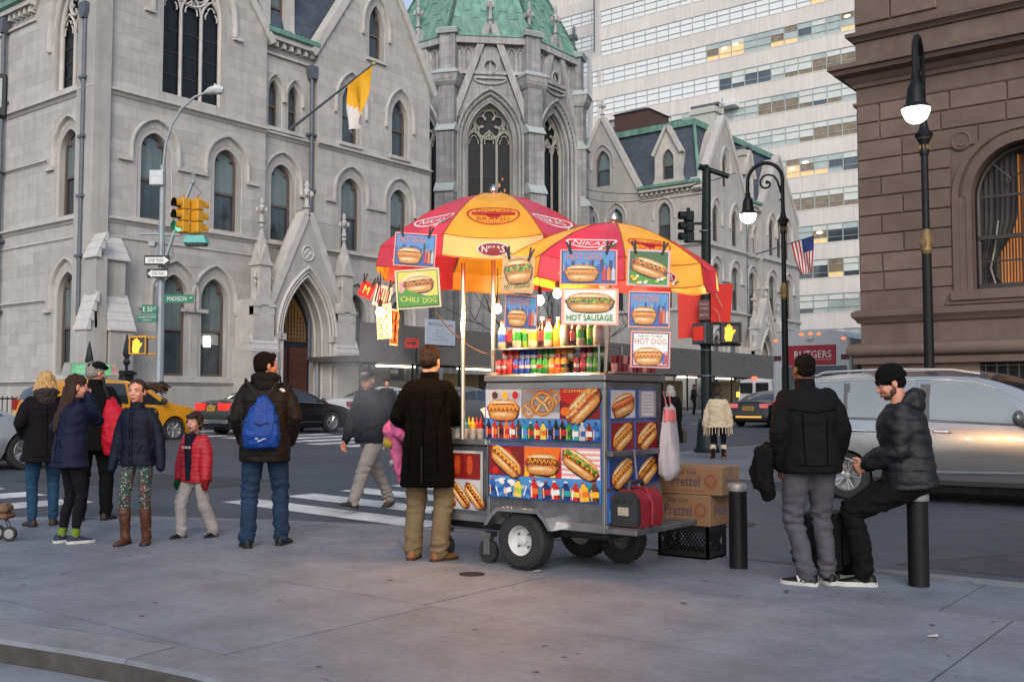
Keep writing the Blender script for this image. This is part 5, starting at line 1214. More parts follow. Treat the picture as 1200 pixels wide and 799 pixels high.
# ================================================================ vehicles (local x runs forward, z up)
tyre = M('tyre_rubber', (.018, .018, .019), .8, var=.2, scale=20, bump=.1)
alloy = M('alloy_wheel', (.50, .50, .51), .3, .8, var=.05)
chrome = M('chrome', (.75, .76, .78), .12, .95, var=.03)
dkpl = M('dark_plastic', (.015, .015, .016), .55)
cglass = M('car_glass', (.018, .022, .024), .05, spec=.9, var=0, coat=.5)
tail_on = M('tail_light_lit', (.5, .01, .01), .25, var=.5, scale=9, emit=.9, ecol=(1, .03, .02)); tail_off = M('tail_light', (.30, .012, .012), .2, coat=.5)
amberl = M('amber_lamp', (1, .4, .03), .3, emit=3, ecol=(1, .35, .03))
headl = M('headlamp_glass', (.6, .62, .64), .1, .3, coat=1)
platey = M('plate_yellow', (.50, .28, .03), .5)
def car(name, label, cat, loc, rz, L, W, top, belt, z0, wheels, wr, paint, sides, shield, back, tumble=.24, tail=None, grp=None, spokes=5, wz=None, nose=.82, rear=.88, lower=None, glass=None):
	t = thing(name, label, cat, loc, rz, grp)
	H = max(z for x, z in top); bel = lambda x: interp(belt, x)
	def zt(x): return sinterp(top, x)
	def plan(x):
		f = 1.
		if x < .5: f = rear + (1 - rear) * math.sqrt(max(0, 1 - ((.5 - x) / .5) ** 2))
		if x > L - .9: f = min(f, nose + (1 - nose) * math.sqrt(max(0, 1 - ((x - L + .9) / .9) ** 2)))
		return W / 2 * f
	def hw(x, z):
		p = plan(x); b_ = bel(x);
		if z <= b_:
			s_ = (z - z0) / (b_ - z0); return p * (1 - .09 * max(0, (.45 - s_) / .45) ** 2 - .035 * max(0, (s_ - .45) / .55) ** 2)
		return p * .965 * (1 - tumble * ((z - b_) / (H - b_)) ** 1.15)
	def zb(x):
		z = z0 + (.06 if (x < .25 or x > L - .25) else 0)
		for xw in wheels:
			d = abs(x - xw); ra = wr * 1.14
			if d < ra: z = max(z, (wz or wr) + math.sqrt(ra * ra - d * d))
		return z
	xs = sorted(set([0, .015, .05, .1, .18, .3, .45] + [L - q for q in (0, .02, .06, .12, .2, .35, .5)] + [L * i / 46 for i in range(1, 46)] + [xw + wr * 1.14 * q for xw in wheels for q in (-1, -.98, -.9, -.75, -.55, -.3, 0, .3, .55, .75, .9, .98, 1)]))
	xs = [x for x in xs if 0 <= x <= L]
	NS, NT = 9, 8
	rs = []
	def edge(x): return zt(x) - min(.09, (zt(x) - z0) * .1)
	for x in xs:
		lo = min(zb(x), edge(x) - .03); e = edge(x); r = []
		zz = [lerp(lo, e, i / NS) for i in range(NS + 1)]
		r += [(x, -hw(x, z), z) for z in zz]; we = hw(x, e); c = zt(x) - e
		r += [(x, -we * .985 * (1 - 2 * i / NT), e + c * (1 - abs(1 - 2 * i / NT) ** 2.4) * 1.0 + .004) for i in range(1, NT)]
		r += [(x, hw(x, z), z) for z in zz[::-1]]
		rs.append(r)
	b = MB(); b.rings(rs); b.build('body', paint, t, ang=28)
	b = MB(); b.box(.3, L - .3, -W * .41, W * .41, z0 - .03, z0 + .35); b.build('underbody', dkpl, t, smooth=False)
	def side(poly, nm, mat, off=.006, sd=(-1, 1)):
		for s_ in sd:
			b = MB(); b.poly([poly], 0, fn=lambda x, z, q: (x, s_ * (hw(x, z) + off), z)); b.build(nm, mat, t)
	def strip(pts, wd, nm, mat, off=.012, sd=(-1, 1)):
		for s_ in sd:
			b = MB(); b.tube([(x, s_ * (hw(x, z) + off * .4), z) for x, z in pts], wd, 6); b.build(nm, mat, t)
	for (xa, xb_, xc, xd) in sides:
		n = 7; lo = [(lerp(xa, xd, i / n), bel(lerp(xa, xd, i / n)) + .035) for i in range(n + 1)]
		hi = [(lerp(xc, xb_, i / n), edge(lerp(xc, xb_, i / n)) - .045) for i in range(n + 1)]
		for s_ in (-1, 1):
			b = MB(); rr = []
			for j in range(6):
				row = []
				for (x0, z0_), (x1, z1_) in zip(lo, hi[::-1]):
					x, z = lerp(x0, x1, j / 5), lerp(z0_, z1_, j / 5); row.append((x, s_ * (hw(x, z) + .012), z))
				rr.append(row)
			b.rings(rr, cap=False, closed=False); b.build('side_window', glass or cglass, t)
	def topsheet(x0, x1, f, nm, mat):
		b = MB(); n = 8; rs = []
		for i in range(n + 1):
			x = lerp(x0, x1, i / n); e = edge(x); we = hw(x, e) * f; c = zt(x) - e
			rs.append([(x, we * (2 * j / n - 1), e + c * (1 - abs((2 * j / n - 1) * f) ** 2.4) + .012) for j in range(n + 1)])
		b.rings(rs, cap=False, closed=False); b.build(nm, mat, t)
	topsheet(*shield, .92, 'windscreen', cglass)
	if back: topsheet(*back, .88, 'rear_window', cglass)
	for xw in wheels:
		for s_ in (-1, 1):
			y0 = s_ * (W / 2 - .02); X = T(xw, y0 - s_ * .11, wz or wr) @ RX(PI / 2 * (1 if s_ < 0 else -1))   # lathe axis: outward
			b = MB(X); r_ = wr * .66; b.lathe([(r_, -.1), (wr * .94, -.1), (wr, -.06), (wr, .07), (wr * .95, .105), (r_ * 1.02, .105), (r_, .09), (r_, -.1)], 28, cap=False); w_ = b.build('wheel', tyre, t)
			b = MB(X); b.lathe([(r_ * 1.01, .095), (r_ * .97, .10), (r_ * .93, .07), (r_ * .9, .0), (.001, -.01)], 24, cap=False)
			for k in range(spokes):
				a = 2 * PI * k / spokes; c_, q_ = math.cos(a), math.sin(a)
				for dd in ((-.1, .1) if spokes <= 6 else (0,)):
					ca, qa = math.cos(a + dd), math.sin(a + dd); cb, qb = math.cos(a + dd * 1.6), math.sin(a + dd * 1.6)
					b.tube([(r_ * .2 * ca, r_ * .2 * qa, .075), (r_ * .94 * cb, r_ * .94 * qb, .085)], r_ * .085, 5)
			b.lathe([(r_ * .25, .05), (r_ * .24, .095), (.001, .1)], 12, cap=False); b.build('rim', alloy, w_)
	return t, hw, zt, edge, bel, side, strip, topsheet
sedan_top = [(0, .42), (.02, .8), (.08, .99), (.35, 1.05), (.85, 1.08), (1.25, 1.24), (1.7, 1.40), (2.3, 1.47), (2.75, 1.45), (3.25, 1.27), (3.7, 1.05), (4.0, .985), (4.5, .88), (4.82, .72), (4.9, .42)]
sedan_belt = [(0, .92), (1, .96), (3.6, .92), (4.9, .8)]
def taillights(t, hw, z0, z1, w_, mat, x=.03):
	for s_ in (-1, 1):
		b = MB(); rs = []
		for i in range(7):
			f = i / 6; y = s_ * (hw(.02, (z0 + z1) / 2) - w_ * (1 - min(1, f * 1.35))) if f < .74 else s_ * (hw(lerp(.02, .28, (f - .74) / .26), z1) + .008); xx = -.012 + .0 if f < .74 else lerp(-.005, .3, (f - .74) / .26)
			rs.append([(xx, y, z0 + (.03 if i == 0 else 0)), (xx, y, z1 - (.02 if i == 6 else 0)), (xx + .08, y * .97, z1), (xx + .08, y * .97, z0)])
		b.rings(rs); b.build('tail_light', mat, t)
def plate(t, z, s_, mat=platey, x=-.02, w_=.34):
	b = MB(); b.bbox(x - .01, x + .06, -w_ / 2, w_ / 2, z - .085, z + .085, .004); p = b.build('number_plate', mat, t)
	b = MB(); b.text(s_, 0, z, w_ * .75, .08); b.v = [(x - .0115, -y, z_) for y, z_, q in b.v]; b.build('lettering', M('plate_ink', (.02, .03, .1), .5), p, smooth=False)
N = PI / 2
van_top = [(0, .45), (.015, .85), (.05, 1.05), (.10, 1.45), (.2, 1.70), (.45, 1.80), (1.2, 1.85), (2.2, 1.86), (2.9, 1.82), (3.4, 1.66), (3.9, 1.40), (4.25, 1.20), (4.6, 1.10), (4.95, .95), (5.12, .75), (5.16, .45)]
van_paint = M('silver_beige_paint', (.37, .38, .39), .22, .8, var=.03, scale=30, coat=.7)
YV = 14.85; p = ony(990.5, 553, YV); rwx = p.x
zv = gz(rwx + 1.5, YV + 1)
van, hw, zt, edge, bel, side, strip, _ = car('minivan', 'silver minivan with chrome trim standing behind the two waiting men', 'minivan', (rwx - 1.05, YV + .985, zv), 0, 5.16, 1.97, van_top, [(0, 1.17), (2, 1.14), (3.4, 1.09), (4.4, 1.02), (5.2, .9)], .27, (1.05, 4.05), .335, van_paint,
	[(.22, .32, 1.0, 1.02), (1.09, 1.05, 2.04, 2.1), (2.24, 2.22, 3.0, 3.62)], (3.0, 4.2), (.06, .17), tumble=.2, spokes=5, glass=M('sky_tinted_glass', (.34, .35, .33), .06, .55, var=.1, scale=.8, coat=.5))
b = MB()
for o in van.children: pass
strip([(.25, 1.18), (1.2, 1.165), (2.2, 1.145), (3.3, 1.105), (3.75, 1.08)], .012, 'chrome_belt', chrome)
strip([(.3, 1.70), (1.2, 1.735), (2.2, 1.73), (2.8, 1.69), (3.15, 1.58), (3.5, 1.38), (3.8, 1.16)], .012, 'chrome_arch', chrome)
strip([(1.6, .42), (2.6, .44), (3.55, .46)], .02, 'chrome_sill', chrome)
strip([(1.45, .30), (2.6, .29), (3.6, .30)], .05, 'black_sill', dkpl, -.03)
for x in (1.07, 2.17): strip([(x, 1.60), (x - .01, 1.3), (x, 1.12), (x + .02, .7), (x + .0, .42)], .006, 'door_seam', dkpl, 0)
strip([(3.62, 1.05), (3.66, .7), (3.6, .42)], .006, 'door_seam', dkpl, 0); strip([(1.09, .82), (.7, .8), (.3, .8)], .006, 'door_seam', dkpl, 0); strip([(.3, .98), (1.4, .98), (2.1, .97)], .006, 'slide_rail', dkpl, 0, (-1,))
side(rect(2.10, 2.235, 1.15, 1.66), 'window_pillar', M('grey_pillar', (.10, .10, .10), .3), .016)
side(rect(1.005, 1.095, 1.16, 1.68), 'window_pillar', M('grey_pillar', (.10, .10, .10), .3), .016)
for x in (2.42, 1.25):
	for s_ in (-1,):
		b = MB(); y = s_ * (hw(x, 1.0) + .02); b.tube([(x - .13, y + .015, 1.0), (x - .1, y - .022, 1.005), (x + .08, y - .022, 1.0), (x + .12, y + .015, .99)], [.014, .02, .02, .014], 8); b.ell((x + .02, y + .03, 1.0), (.07, .02, .035), 8, 6); b.build('door_handle', chrome, van)
for s_ in (-1, 1):
	b = MB(); y = s_ * (hw(3.45, 1.15)); b.ell((3.42, y + s_ * .16, 1.19), (.085, .13, .11), 12, 8); b.tube([(3.5, y - s_ * .02, 1.10), (3.46, y + s_ * .12, 1.12)], [.05, .045], 8); b.build('door_mirror', M('grey_mirror_shell', (.07, .07, .075), .25, coat=.6), van)
	b = MB(); b.tube([(.5, s_ * .66, 1.80), (.65, s_ * .67, 1.855), (1.6, s_ * .68, 1.885), (2.5, s_ * .67, 1.86), (2.85, s_ * .66, 1.80)], [.016, .017, .017, .017, .02], 6); b.build('roof_rail', M('satin_rail', (.55, .56, .57), .35, .7), van)
taillights(van, hw, 1.05, 1.3, .12, tail_off)
b = MB()
for s_ in (-1, 1): b.ell((4.75, s_ * .74, .82), (.3, .14, .1), 12, 8)
b.build('headlight', headl, van)
for x, z, s in ((1.55, 1.22, 1), (2.55, 1.2, 1)):          # front seats seen through the glass are dark shapes
	b = MB(); b.poly([[(x - .25, bel(x) + .04), (x + .3, bel(x) + .04), (x + .28, bel(x) + .12), (x + .1, bel(x) + .17), (x - .2, bel(x) + .15)]], 0, fn=lambda q, z_, r: (q, -(hw(q, z_) + .0085), z_)); b.build('seat_silhouette', dkpl, van)
pr = att(270, 500, 29.7)
blackp = M('black_car_paint', (.006, .006, .008), .2, 0, var=.02, coat=.45)
s1, hw, zt, edge, bel, side, strip, _ = car('black_sedan', 'black sedan with red tail lights behind the backpack man', 'car', (pr.x - .93, pr.y, gz(pr.x, pr.y + 2)), N, 4.9, 1.86, sedan_top, sedan_belt, .2, (.98, 3.95), .335, blackp,
	[(1.0, 1.45, 2.3, 2.28), (2.34, 2.36, 3.0, 3.55)], (2.85, 3.65), (.95, 1.62), spokes=5)
taillights(s1, hw, .74, .95, .5, tail_on); plate(s1, .80, 'T627', platey)
strip([(.9, .99), (1.5, 1.02), (2.5, .985), (3.6, .945)], .012, 'chrome_belt', chrome); strip([(1.3, 1.22), (1.75, 1.34), (2.3, 1.385), (2.9, 1.33), (3.4, 1.12)], .012, 'chrome_arch', chrome)
strip([(1.0, .36), (2.4, .37), (3.5, .36)], .015, 'chrome_sill', chrome)
b = MB(); b.bbox(-.02, .02, -.45, .45, .965, .99, .004); b.build('chrome_boot_strip', chrome, s1); b = MB(); b.tube([(-.015, .05 * math.cos(a), 1.02 - .0 + .05 * math.sin(a) - .12) for a in [2 * PI * k / 12 for k in range(12)]], .007, 5, closed=True)
for k in range(3): a = PI / 2 + k * 2 * PI / 3; b.tube([(-.015, 0, .90), (-.015, .05 * math.cos(a), .90 + .05 * math.sin(a))], .005, 4)
b.build('boot_emblem', chrome, s1)
for s_ in (-1, 1):
	b = MB(); b.ell((3.45, s_ * 1.02, 1.04), (.07, .11, .08), 10, 6); b.build('door_mirror', blackp, s1)
b = MB(); b.bbox(-.03, .05, -.8, .8, .36, .46, .01); b.build('bumper_trim', chrome, s1)
taxip = M('taxi_yellow', (.62, .27, .012), .3, var=.03, coat=.6)
taxi_top = [(0, .45), (.02, .9), (.08, 1.1), (.25, 1.45), (.6, 1.62), (1.4, 1.70), (2.3, 1.68), (2.8, 1.55), (3.3, 1.25), (3.6, 1.1), (4.1, 1.0), (4.4, .8), (4.5, .45)]
xt = -24.3
tx, hw, zt, edge, bel, side, strip, _ = car('taxi', 'yellow taxi with a green roof advert behind the flat cap man', 'taxi', (xt - .92, 12.75, gz(xt, 15) - .05), N, 4.5, 1.84, taxi_top, [(0, 1.05), (2.5, 1.0), (4.5, .9)], .22, (.85, 3.6), .33, taxip, [(.35, .5, 1.3, 1.32), (1.38, 1.38, 2.2, 2.22), (2.28, 2.28, 2.62, 3.3)], (2.6, 3.5), (.1, .3), spokes=7)
taillights(tx, hw, .9, 1.15, .2, tail_off)
for s_ in (-1, 1):
	b = MB(); b.poly([ellipse(2.9, .74, .2, .2, 20)], 0, fn=lambda x, z, q: (x, s_ * (hw(x, z) + .008), z)); e = b.build('round_emblem', blk, tx, smooth=False)
	b = MB(); sg = 1 if s_ < 0 else -1; b.poly([rect(2.78, 3.02, .80, .86)], 0, fn=lambda x, z, q: (x, s_ * (hw(x, z) + .012), z)); b.poly([rect(2.865, 2.935, .62, .80)], 0, fn=lambda x, z, q: (x, s_ * (hw(x, z) + .012), z)); b.build('letter_t', taxip, e, smooth=False)
	b = MB(); b.ell((3.2, s_ * 1.0, 1.1), (.07, .12, .09), 10, 6); b.build('door_mirror', dkpl, tx)
b = MB(); b.rings([[(.95, y * 1, 1.76), (2.35, y, 1.76), (2.28, y * .75, 2.10), (1.02, y * .75, 2.10)] for y in (-.22, .22)]); ad = b.build('roof_advert', M('roof_sign_case', (.3, .32, .3), .5), tx, smooth=False)
for s_ in (-1, 1):
	b = MB(); b.quad((1.0, s_ * .226, 1.79), (2.3, s_ * .226, 1.79), (2.24, s_ * .178, 2.07), (1.05, s_ * .178, 2.07)); b.build('advert_face', M('advert_green', (.10, .36, .17), .4, emit=.25, ecol=(.25, .8, .45), var=.35, scale=4), ad, smooth=False)
	b = MB(); [b.text(q, 1.5, z, .72, .07) for q, z in (('NEW YORK', 1.99), ('SAVINGS NOW', 1.88))]; b.v = [((x if s_ < 0 else 3.3 - x), s_ * (.229 - (z - 1.79) / .28 * .048), z) for x, z, q in b.v]; b.build('lettering', M('advert_white', (.6, .75, .62), .5), ad, smooth=False)
	b = MB(); b.quad((2.12, s_ * .229, 1.8), (2.3, s_ * .229, 1.8), (2.24, s_ * .18, 2.06), (2.1, s_ * .18, 2.06)); b.build('advert_portrait', M('advert_pink', (.5, .25, .25), .5, var=.4, scale=6), ad, smooth=False)
xs_, ys_ = -18.0, 9.9
silv = M('silver_car_paint', (.42, .44, .47), .25, .6, var=.03, coat=.7)
s2, hw, zt, edge, bel, side, strip, _ = car('silver_sedan', 'silver sedan cut off by the left edge behind the blonde woman', 'car', (xs_ - .9, ys_ - 4.75, gz(xs_, ys_ - 2)), N, 4.9, 1.86, sedan_top, sedan_belt, .2, (.98, 3.95), .33, silv, [(1.0, 1.45, 2.3, 2.28), (2.34, 2.36, 3.0, 3.55)], (2.85, 3.65), (.95, 1.62), spokes=7)
b = MB()
for s_ in (-1, 1): b.ell((4.55, s_ * .72, .70), (.26, .15, .09), 12, 8)
b.build('headlight', headl, s2)
whitep = M('white_car_paint', (.55, .56, .57), .25, var=.03, coat=.7)
p = onx(380, 480, -27.2); s3, hw, zt, edge, bel, side, strip, _ = car('white_sedan', 'pale sedan half hidden beyond the black sedan', 'car', (-27.6, 25.2, gz(-27, 26)), N, 4.7, 1.84, sedan_top, sedan_belt, .2, (.98, 3.8), .33, whitep, [(1.0, 1.45, 2.3, 2.28), (2.34, 2.36, 3.0, 3.55)], (2.85, 3.65), (.95, 1.62), spokes=7)
taillights(s3, hw, .74, .92, .3, tail_off)
p = onx(553, 470, -25.5); s4, hw, zt, edge, bel, side, strip, _ = car('grey_sedan', 'grey sedan glimpsed through the gap between the coat man and the cart', 'car', (-26.0, p.y - 2.4, gz(-26, p.y)), N, 4.8, 1.85, sedan_top, sedan_belt, .2, (.98, 3.85), .33, M('grey_car_paint', (.26, .28, .30), .3, .5, var=.03, coat=.6), [(1.0, 1.45, 2.3, 2.28), (2.34, 2.36, 3.0, 3.55)], (2.85, 3.65), (.95, 1.62), spokes=7)
p = att(880, 495, 41); s5, hw, zt, edge, bel, side, strip, _ = car('black_saloon', 'distant black car seen from behind next to the bus', 'car', (p.x - .1, p.y, gz(p.x, p.y + 2)), N, 4.8, 1.86, sedan_top, sedan_belt, .2, (.98, 3.9), .335, blackp, [(1.0, 1.45, 2.3, 2.28), (2.34, 2.36, 3.0, 3.55)], (2.85, 3.65), (.95, 1.62), spokes=9)
taillights(s5, hw, .76, .93, .36, M('tail_light_pink', (.55, .12, .14), .3, emit=.3, ecol=(1, .2, .2))); plate(s5, .74, 'T58', platey, w_=.5)
b = MB(); b.bbox(-.035, .02, -.55, .55, .36, .44, .01); b.build('bumper_lamp', M('amber_glow', (.7, .35, .08), .4, emit=.5, ecol=(1, .5, .1)), s5)
p = att(884, 485, 55); s6, hw, zt, edge, bel, side, strip, _ = car('white_van', 'white van with amber lamps and twin rear windows far up the avenue', 'van', (p.x, p.y, gz(p.x, p.y + 2)), N, 5.0, 2.0, [(0, .5), (.02, 1.1), (.06, 1.7), (.12, 1.98), (.4, 2.05), (3.2, 2.05), (3.8, 1.6), (4.2, 1.2), (4.9, 1.0), (5, .5)], [(0, 1.2), (5, 1.1)], .25, (.9, 4.1), .36, whitep, [(.3, .35, 1.3, 1.3), (1.4, 1.4, 2.6, 2.6)], (3.3, 4.1), None, tumble=.12, spokes=7)
for s_ in (-1, 1):
	b = MB(); b.bbox(-.02, .08, s_ * .45 - .36, s_ * .45 + .36, 1.25, 1.82, .02); b.build('rear_window', cglass, s6)
	b = MB(); b.bbox(-.03, .1, s_ * .95 - .07, s_ * .95 + .07, 1.05, 1.32, .02); b.build('amber_lamp', amberl, s6)
b = MB(); b.bbox(-.0, .12, -.13, .13, 2.02, 2.14, .02); b.build('roof_lamp', M('red_lamp', (1, .1, .03), .3, emit=3, ecol=(1, .08, .03)), s6)
busw = M('coach_white', (.52, .53, .54), .35, var=.04, scale=1.5, coat=.3); busd = M('coach_dark', (.03, .03, .032), .4)
p = att(906, 470, 33.2); zb_ = gz(p.x, p.y)
bus = thing('coach', 'white coach seen from behind with a red lettered advert panel', 'bus', (p.x, p.y, zb_), 0); bus.scale = (1, 1, 1.12)
WB = 2.56; HB = 3.08
b = MB(); sec = [(x, z) for x, z in ((0, .35), (0, 2.55), (.05, 2.8), (.2, 2.95), (.5, 3.03), (WB / 2, 3.08), (WB - .5, 3.03), (WB - .2, 2.95), (WB - .05, 2.8), (WB, 2.55), (WB, .35))]
rs = []
for y, e in ((0, .05), (.06, .0), (12, 0)): rs.append([(lerp(x, WB / 2, e), y, z - (.04 if e and z > 1 else 0)) for x, z in sec])
b.rings(rs); b.build('body', busw, bus, ang=25)
b = MB(); b.box(WB, WB + .01, .5, 11.5, 1.3, 2.55); b.box(-.01, 0, .5, 11.5, 1.3, 2.55); b.build('side_windows', cglass, bus, smooth=False)
b = MB(); b.box(WB - .02, WB + .012, .06, 12, .4, 1.25); b.build('side_skirt', busd, bus, smooth=False)
b = MB(); b.bbox(.42, 2.1, -.03, .06, 2.06, 2.62, .01); ap = b.build('advert_panel', M('advert_red', (.36, .014, .03), .5, var=.06), bus)
b = MB(); b.text('RUTGERS', 1.36, 2.36, 1.2, .2); b.text('THE STATE UNIVERSITY OF NEW JERSEY', 1.5, 2.2, .95, .05); b.v = [(x, -.034, z) for x, z, q in b.v]; b.build('lettering', wht, ap, smooth=False)
b = MB(); b.text('1627', 1.27, 2.76, .26, .09); b.v = [(x, .0 - .006, z) for x, z, q in b.v]; b.build('fleet_number', dkpl, bus, smooth=False)
for k in range(14):
	b = MB(); z = 1.2 + k * .058; b.bbox(.3, WB - .12, -.025, .02, z, z + .03, .004); b.build('engine_louvre', M('louvre_grey', (.25, .26, .27), .4, .5), bus)
b = MB(); b.box(.3, WB - .12, .0, .05, 1.15, 2.02); b.build('louvre_backing', M('louvre_dark', (.09, .095, .1), .5), bus, smooth=False)
for x, z in ((.12, 2.78), (1.0, 2.93), (1.28, 2.94), (1.56, 2.93), (2.35, 2.78)):
	b = MB(); b.ell((x, -.01, z), (.075, .03, .035), 8, 6); b.build('clearance_lamp', M('clearance_red', (.9, .15, .06), .3, emit=1.6, ecol=(1, .16, .06)), bus)
for x in (.1, .3, WB - .3, WB - .1):
	b = MB(); b.ell((x, -.02, 1.02), (.07, .03, .07), 8, 6); b.build('tail_light', tail_on, bus)
b = MB(); b.ell((.2, -.02, 1.02), (.05, .03, .06), 8, 6); b.build('indicator', amberl, bus)
for x in (.05, WB - .3): b = MB(); b.box(x, x + .25, -.02, .03, 2.2, 2.34); b.build('marker_reflector', M('dark_red_plate', (.09, .012, .015), .5), bus, smooth=False)
for y in (1.8, 9.5):
	for x in (.12, WB - .12): b = MB(T(x, y, .5) @ RY(PI / 2)); b.lathe([(.3, -.13), (.48, -.13), (.5, -.1), (.5, .1), (.48, .13), (.3, .13)], 20); b.build('wheel', tyre, bus)
b = MB(); b.bbox(.05, WB - .05, -.1, .1, .35, .62, .03); b.build('bumper', busd, bus)
# ================================================================ the food cart
steel = M('stainless_steel', (.42, .42, .42), .28, .9, var=.12, scale=4, stain=.2)
steel_d = M('worn_steel', (.24, .24, .25), .38, .8, var=.25, scale=6, stain=.35)
tread = M('tread_plate', (.38, .38, .39), .3, .85, var=.2, scale=5)
blackp_ = M('black_rubber', (.012, .012, .013), .7)
PAL = {}
def pal(n, h, **k): PAL[n] = M('ink_' + n, h, .42, var=.22 if n[:3] in ('bun', 'sau', 'bro', 'dre', 'tan') else .09, scale=38, coat=.25, **k)
for n, h in dict(white='#e8e6e0', cream='#e9d6a6', bun='#cc8e48', bunl='#e2b070', bund='#8a4f22', bunm='#b87838', shade='#2a1812', sau='#b8461c', saud='#7c2811', saul='#dd7838', must='#f2b51c', green='#3f8f2a', dgreen='#1f5a24', lime='#a6c63a', red='#c4201c', dred='#7d1512', blue='#2459a8', sky='#4a88c4', dblue='#1b2f66', orange='#e87018', black='#191512', grey='#8d8c8a', lgrey='#bfc0c2', yel='#ecd058', brown='#5a3420', pink='#e39a94', teal='#1f9aa0', tan='#c9a07a').items(): pal(n, h)
PN = list(PAL); PM = list(PAL.values()); PI_ = {n: i for i, n in enumerate(PN)}
class Print:
	"""flat print built up in thin layers of ink on a sheet: u to the right, v up"""
	def __init__(s, fn): s.b = MB(); s.z = .0008; s.fn = fn
	def p(s, pts, c): s.b.poly([pts], s.z, PI_[c], fn=s.fn); s.z += .00022
	def t(s, txt, cx, cy, w, h, c, rot=0, shear=0): s.b.text(txt, cx, cy, w, h, s.z, PI_[c], fn=s.fn, rot=rot, shear=shear); s.z += .00022
	def r(s, x0, x1, y0, y1, c): s.p(rect(x0, x1, y0, y1), c)
	def done(s, name, parent, **k): return s.b.build(name, PM, parent, smooth=False, **k)
def rp(pts, cx, cy, rot): c, q = math.cos(rot), math.sin(rot); return [(cx + x * c - y * q, cy + x * q + y * c) for x, y in pts]
def hotdog(P, cx, cy, w, rot=0, topping='must', h=.42):
	"""bun, sausage and a zigzag of sauce, toned in several inks"""
	H = w * h; E = lambda x, y, a, b_, c, n=20, ex=2.5: P.p(rp(ellipse(x, y, a, b_, n, ex=ex), cx, cy, rot), c)
	E(.01 * w, -.05 * w, w * .51, H * .55, 'shade'); E(0, -.02 * w, w * .5, H * .52, 'bund'); E(0, .012 * w, w * .485, H * .46, 'bunm'); E(0, .03 * w, w * .46, H * .40, 'bun'); E(-.02 * w, H * .26, w * .40, H * .15, 'bunl'); E(-.06 * w, H * .31, w * .26, H * .06, 'cream')
	E(0, .01 * w, w * .54, H * .24, 'brown'); E(0, .02 * w, w * .535, H * .20, 'saud'); E(0, .035 * w, w * .525, H * .155, 'sau'); E(0, .05 * w, w * .49, H * .09, 'saul'); E(-.05 * w, .065 * w, w * .36, H * .028, 'bunl')
	if topping in ('must', 'both'):
		z = [(-.46 * w + .92 * w * i / 14, .03 * w + (H * .12 if i % 2 else -H * .12)) for i in range(15)]; P.p(rp(ribbon([(x, y - .012 * w) for x, y in z], w * .05), cx, cy, rot), 'saud'); P.p(rp(ribbon(z, w * .045), cx, cy, rot), 'must'); P.p(rp(ribbon([(x, y + .008 * w) for x, y in z], w * .014), cx, cy, rot), 'yel')
	if topping in ('chili', 'relish', 'both', 'kraut'):
		c0 = {'chili': 'brown', 'relish': 'dgreen', 'both': 'green', 'kraut': 'bunl'}[topping]
		for i in range(26): E(-.46 * w + .92 * w * i / 25, .05 * w + rnd.uniform(-.12, .12) * H, w * rnd.uniform(.02, .045), H * rnd.uniform(.05, .1), c0 if i % 3 else rnd.choice(['lime', 'dgreen'] if topping in ('relish', 'both') else ['saud', 'sau'] if topping == 'chili' else ['must', 'cream']), 7, 2)
		if topping == 'chili':
			z = [(-.4 * w + .8 * w * i / 12, .05 * w + (H * .1 if i % 2 else -H * .1)) for i in range(13)]; P.p(rp(ribbon(z, w * .028), cx, cy, rot), 'must')
	fr = lambda d, q: [(-.47 * w * q, -.10 * w - d), (-.38 * w * q, -.03 * w - d)] + [(q * (-.36 * w + .72 * w * i / 8), -.045 * w - d + .012 * w * math.sin(i)) for i in range(9)] + [(.38 * w * q, -.03 * w - d), (.47 * w * q, -.1 * w - d), (.38 * w * q, -H * .5 * q), (.2 * w * q, -H * .56 * q), (-.2 * w * q, -H * .56 * q), (-.38 * w * q, -H * .5 * q)]
	P.p(rp(fr(-.008 * w, 1.0), cx, cy, rot), 'bund'); P.p(rp(fr(.004 * w, .97), cx, cy, rot), 'bunm'); E(0, -H * .30, w * .42, H * .17, 'bun'); E(-.03 * w, -H * .27, w * .34, H * .10, 'bunl'); E(-.08 * w, -H * .25, w * .2, H * .04, 'cream')
def pretzel(P, cx, cy, w):
	pts = [(cx + w * .46 * math.sin(t) * (1 - .12 * math.cos(2 * t)), cy + w * .42 * math.cos(t)) for t in [2 * PI * k / 26 for k in range(27)]]; P.p(ribbon(pts, w * .17), 'bund'); P.p(ribbon(pts, w * .11), 'bun')
	for s in (-1, 1): q = [(cx + s * w * .3, cy - w * .3), (cx + s * w * .1, cy - w * .02), (cx - s * w * .12, cy + w * .1), (cx - s * w * .3, cy + w * .25)]; P.p(ribbon(q, w * .15), 'bund'); P.p(ribbon(q, w * .1), 'bunl')
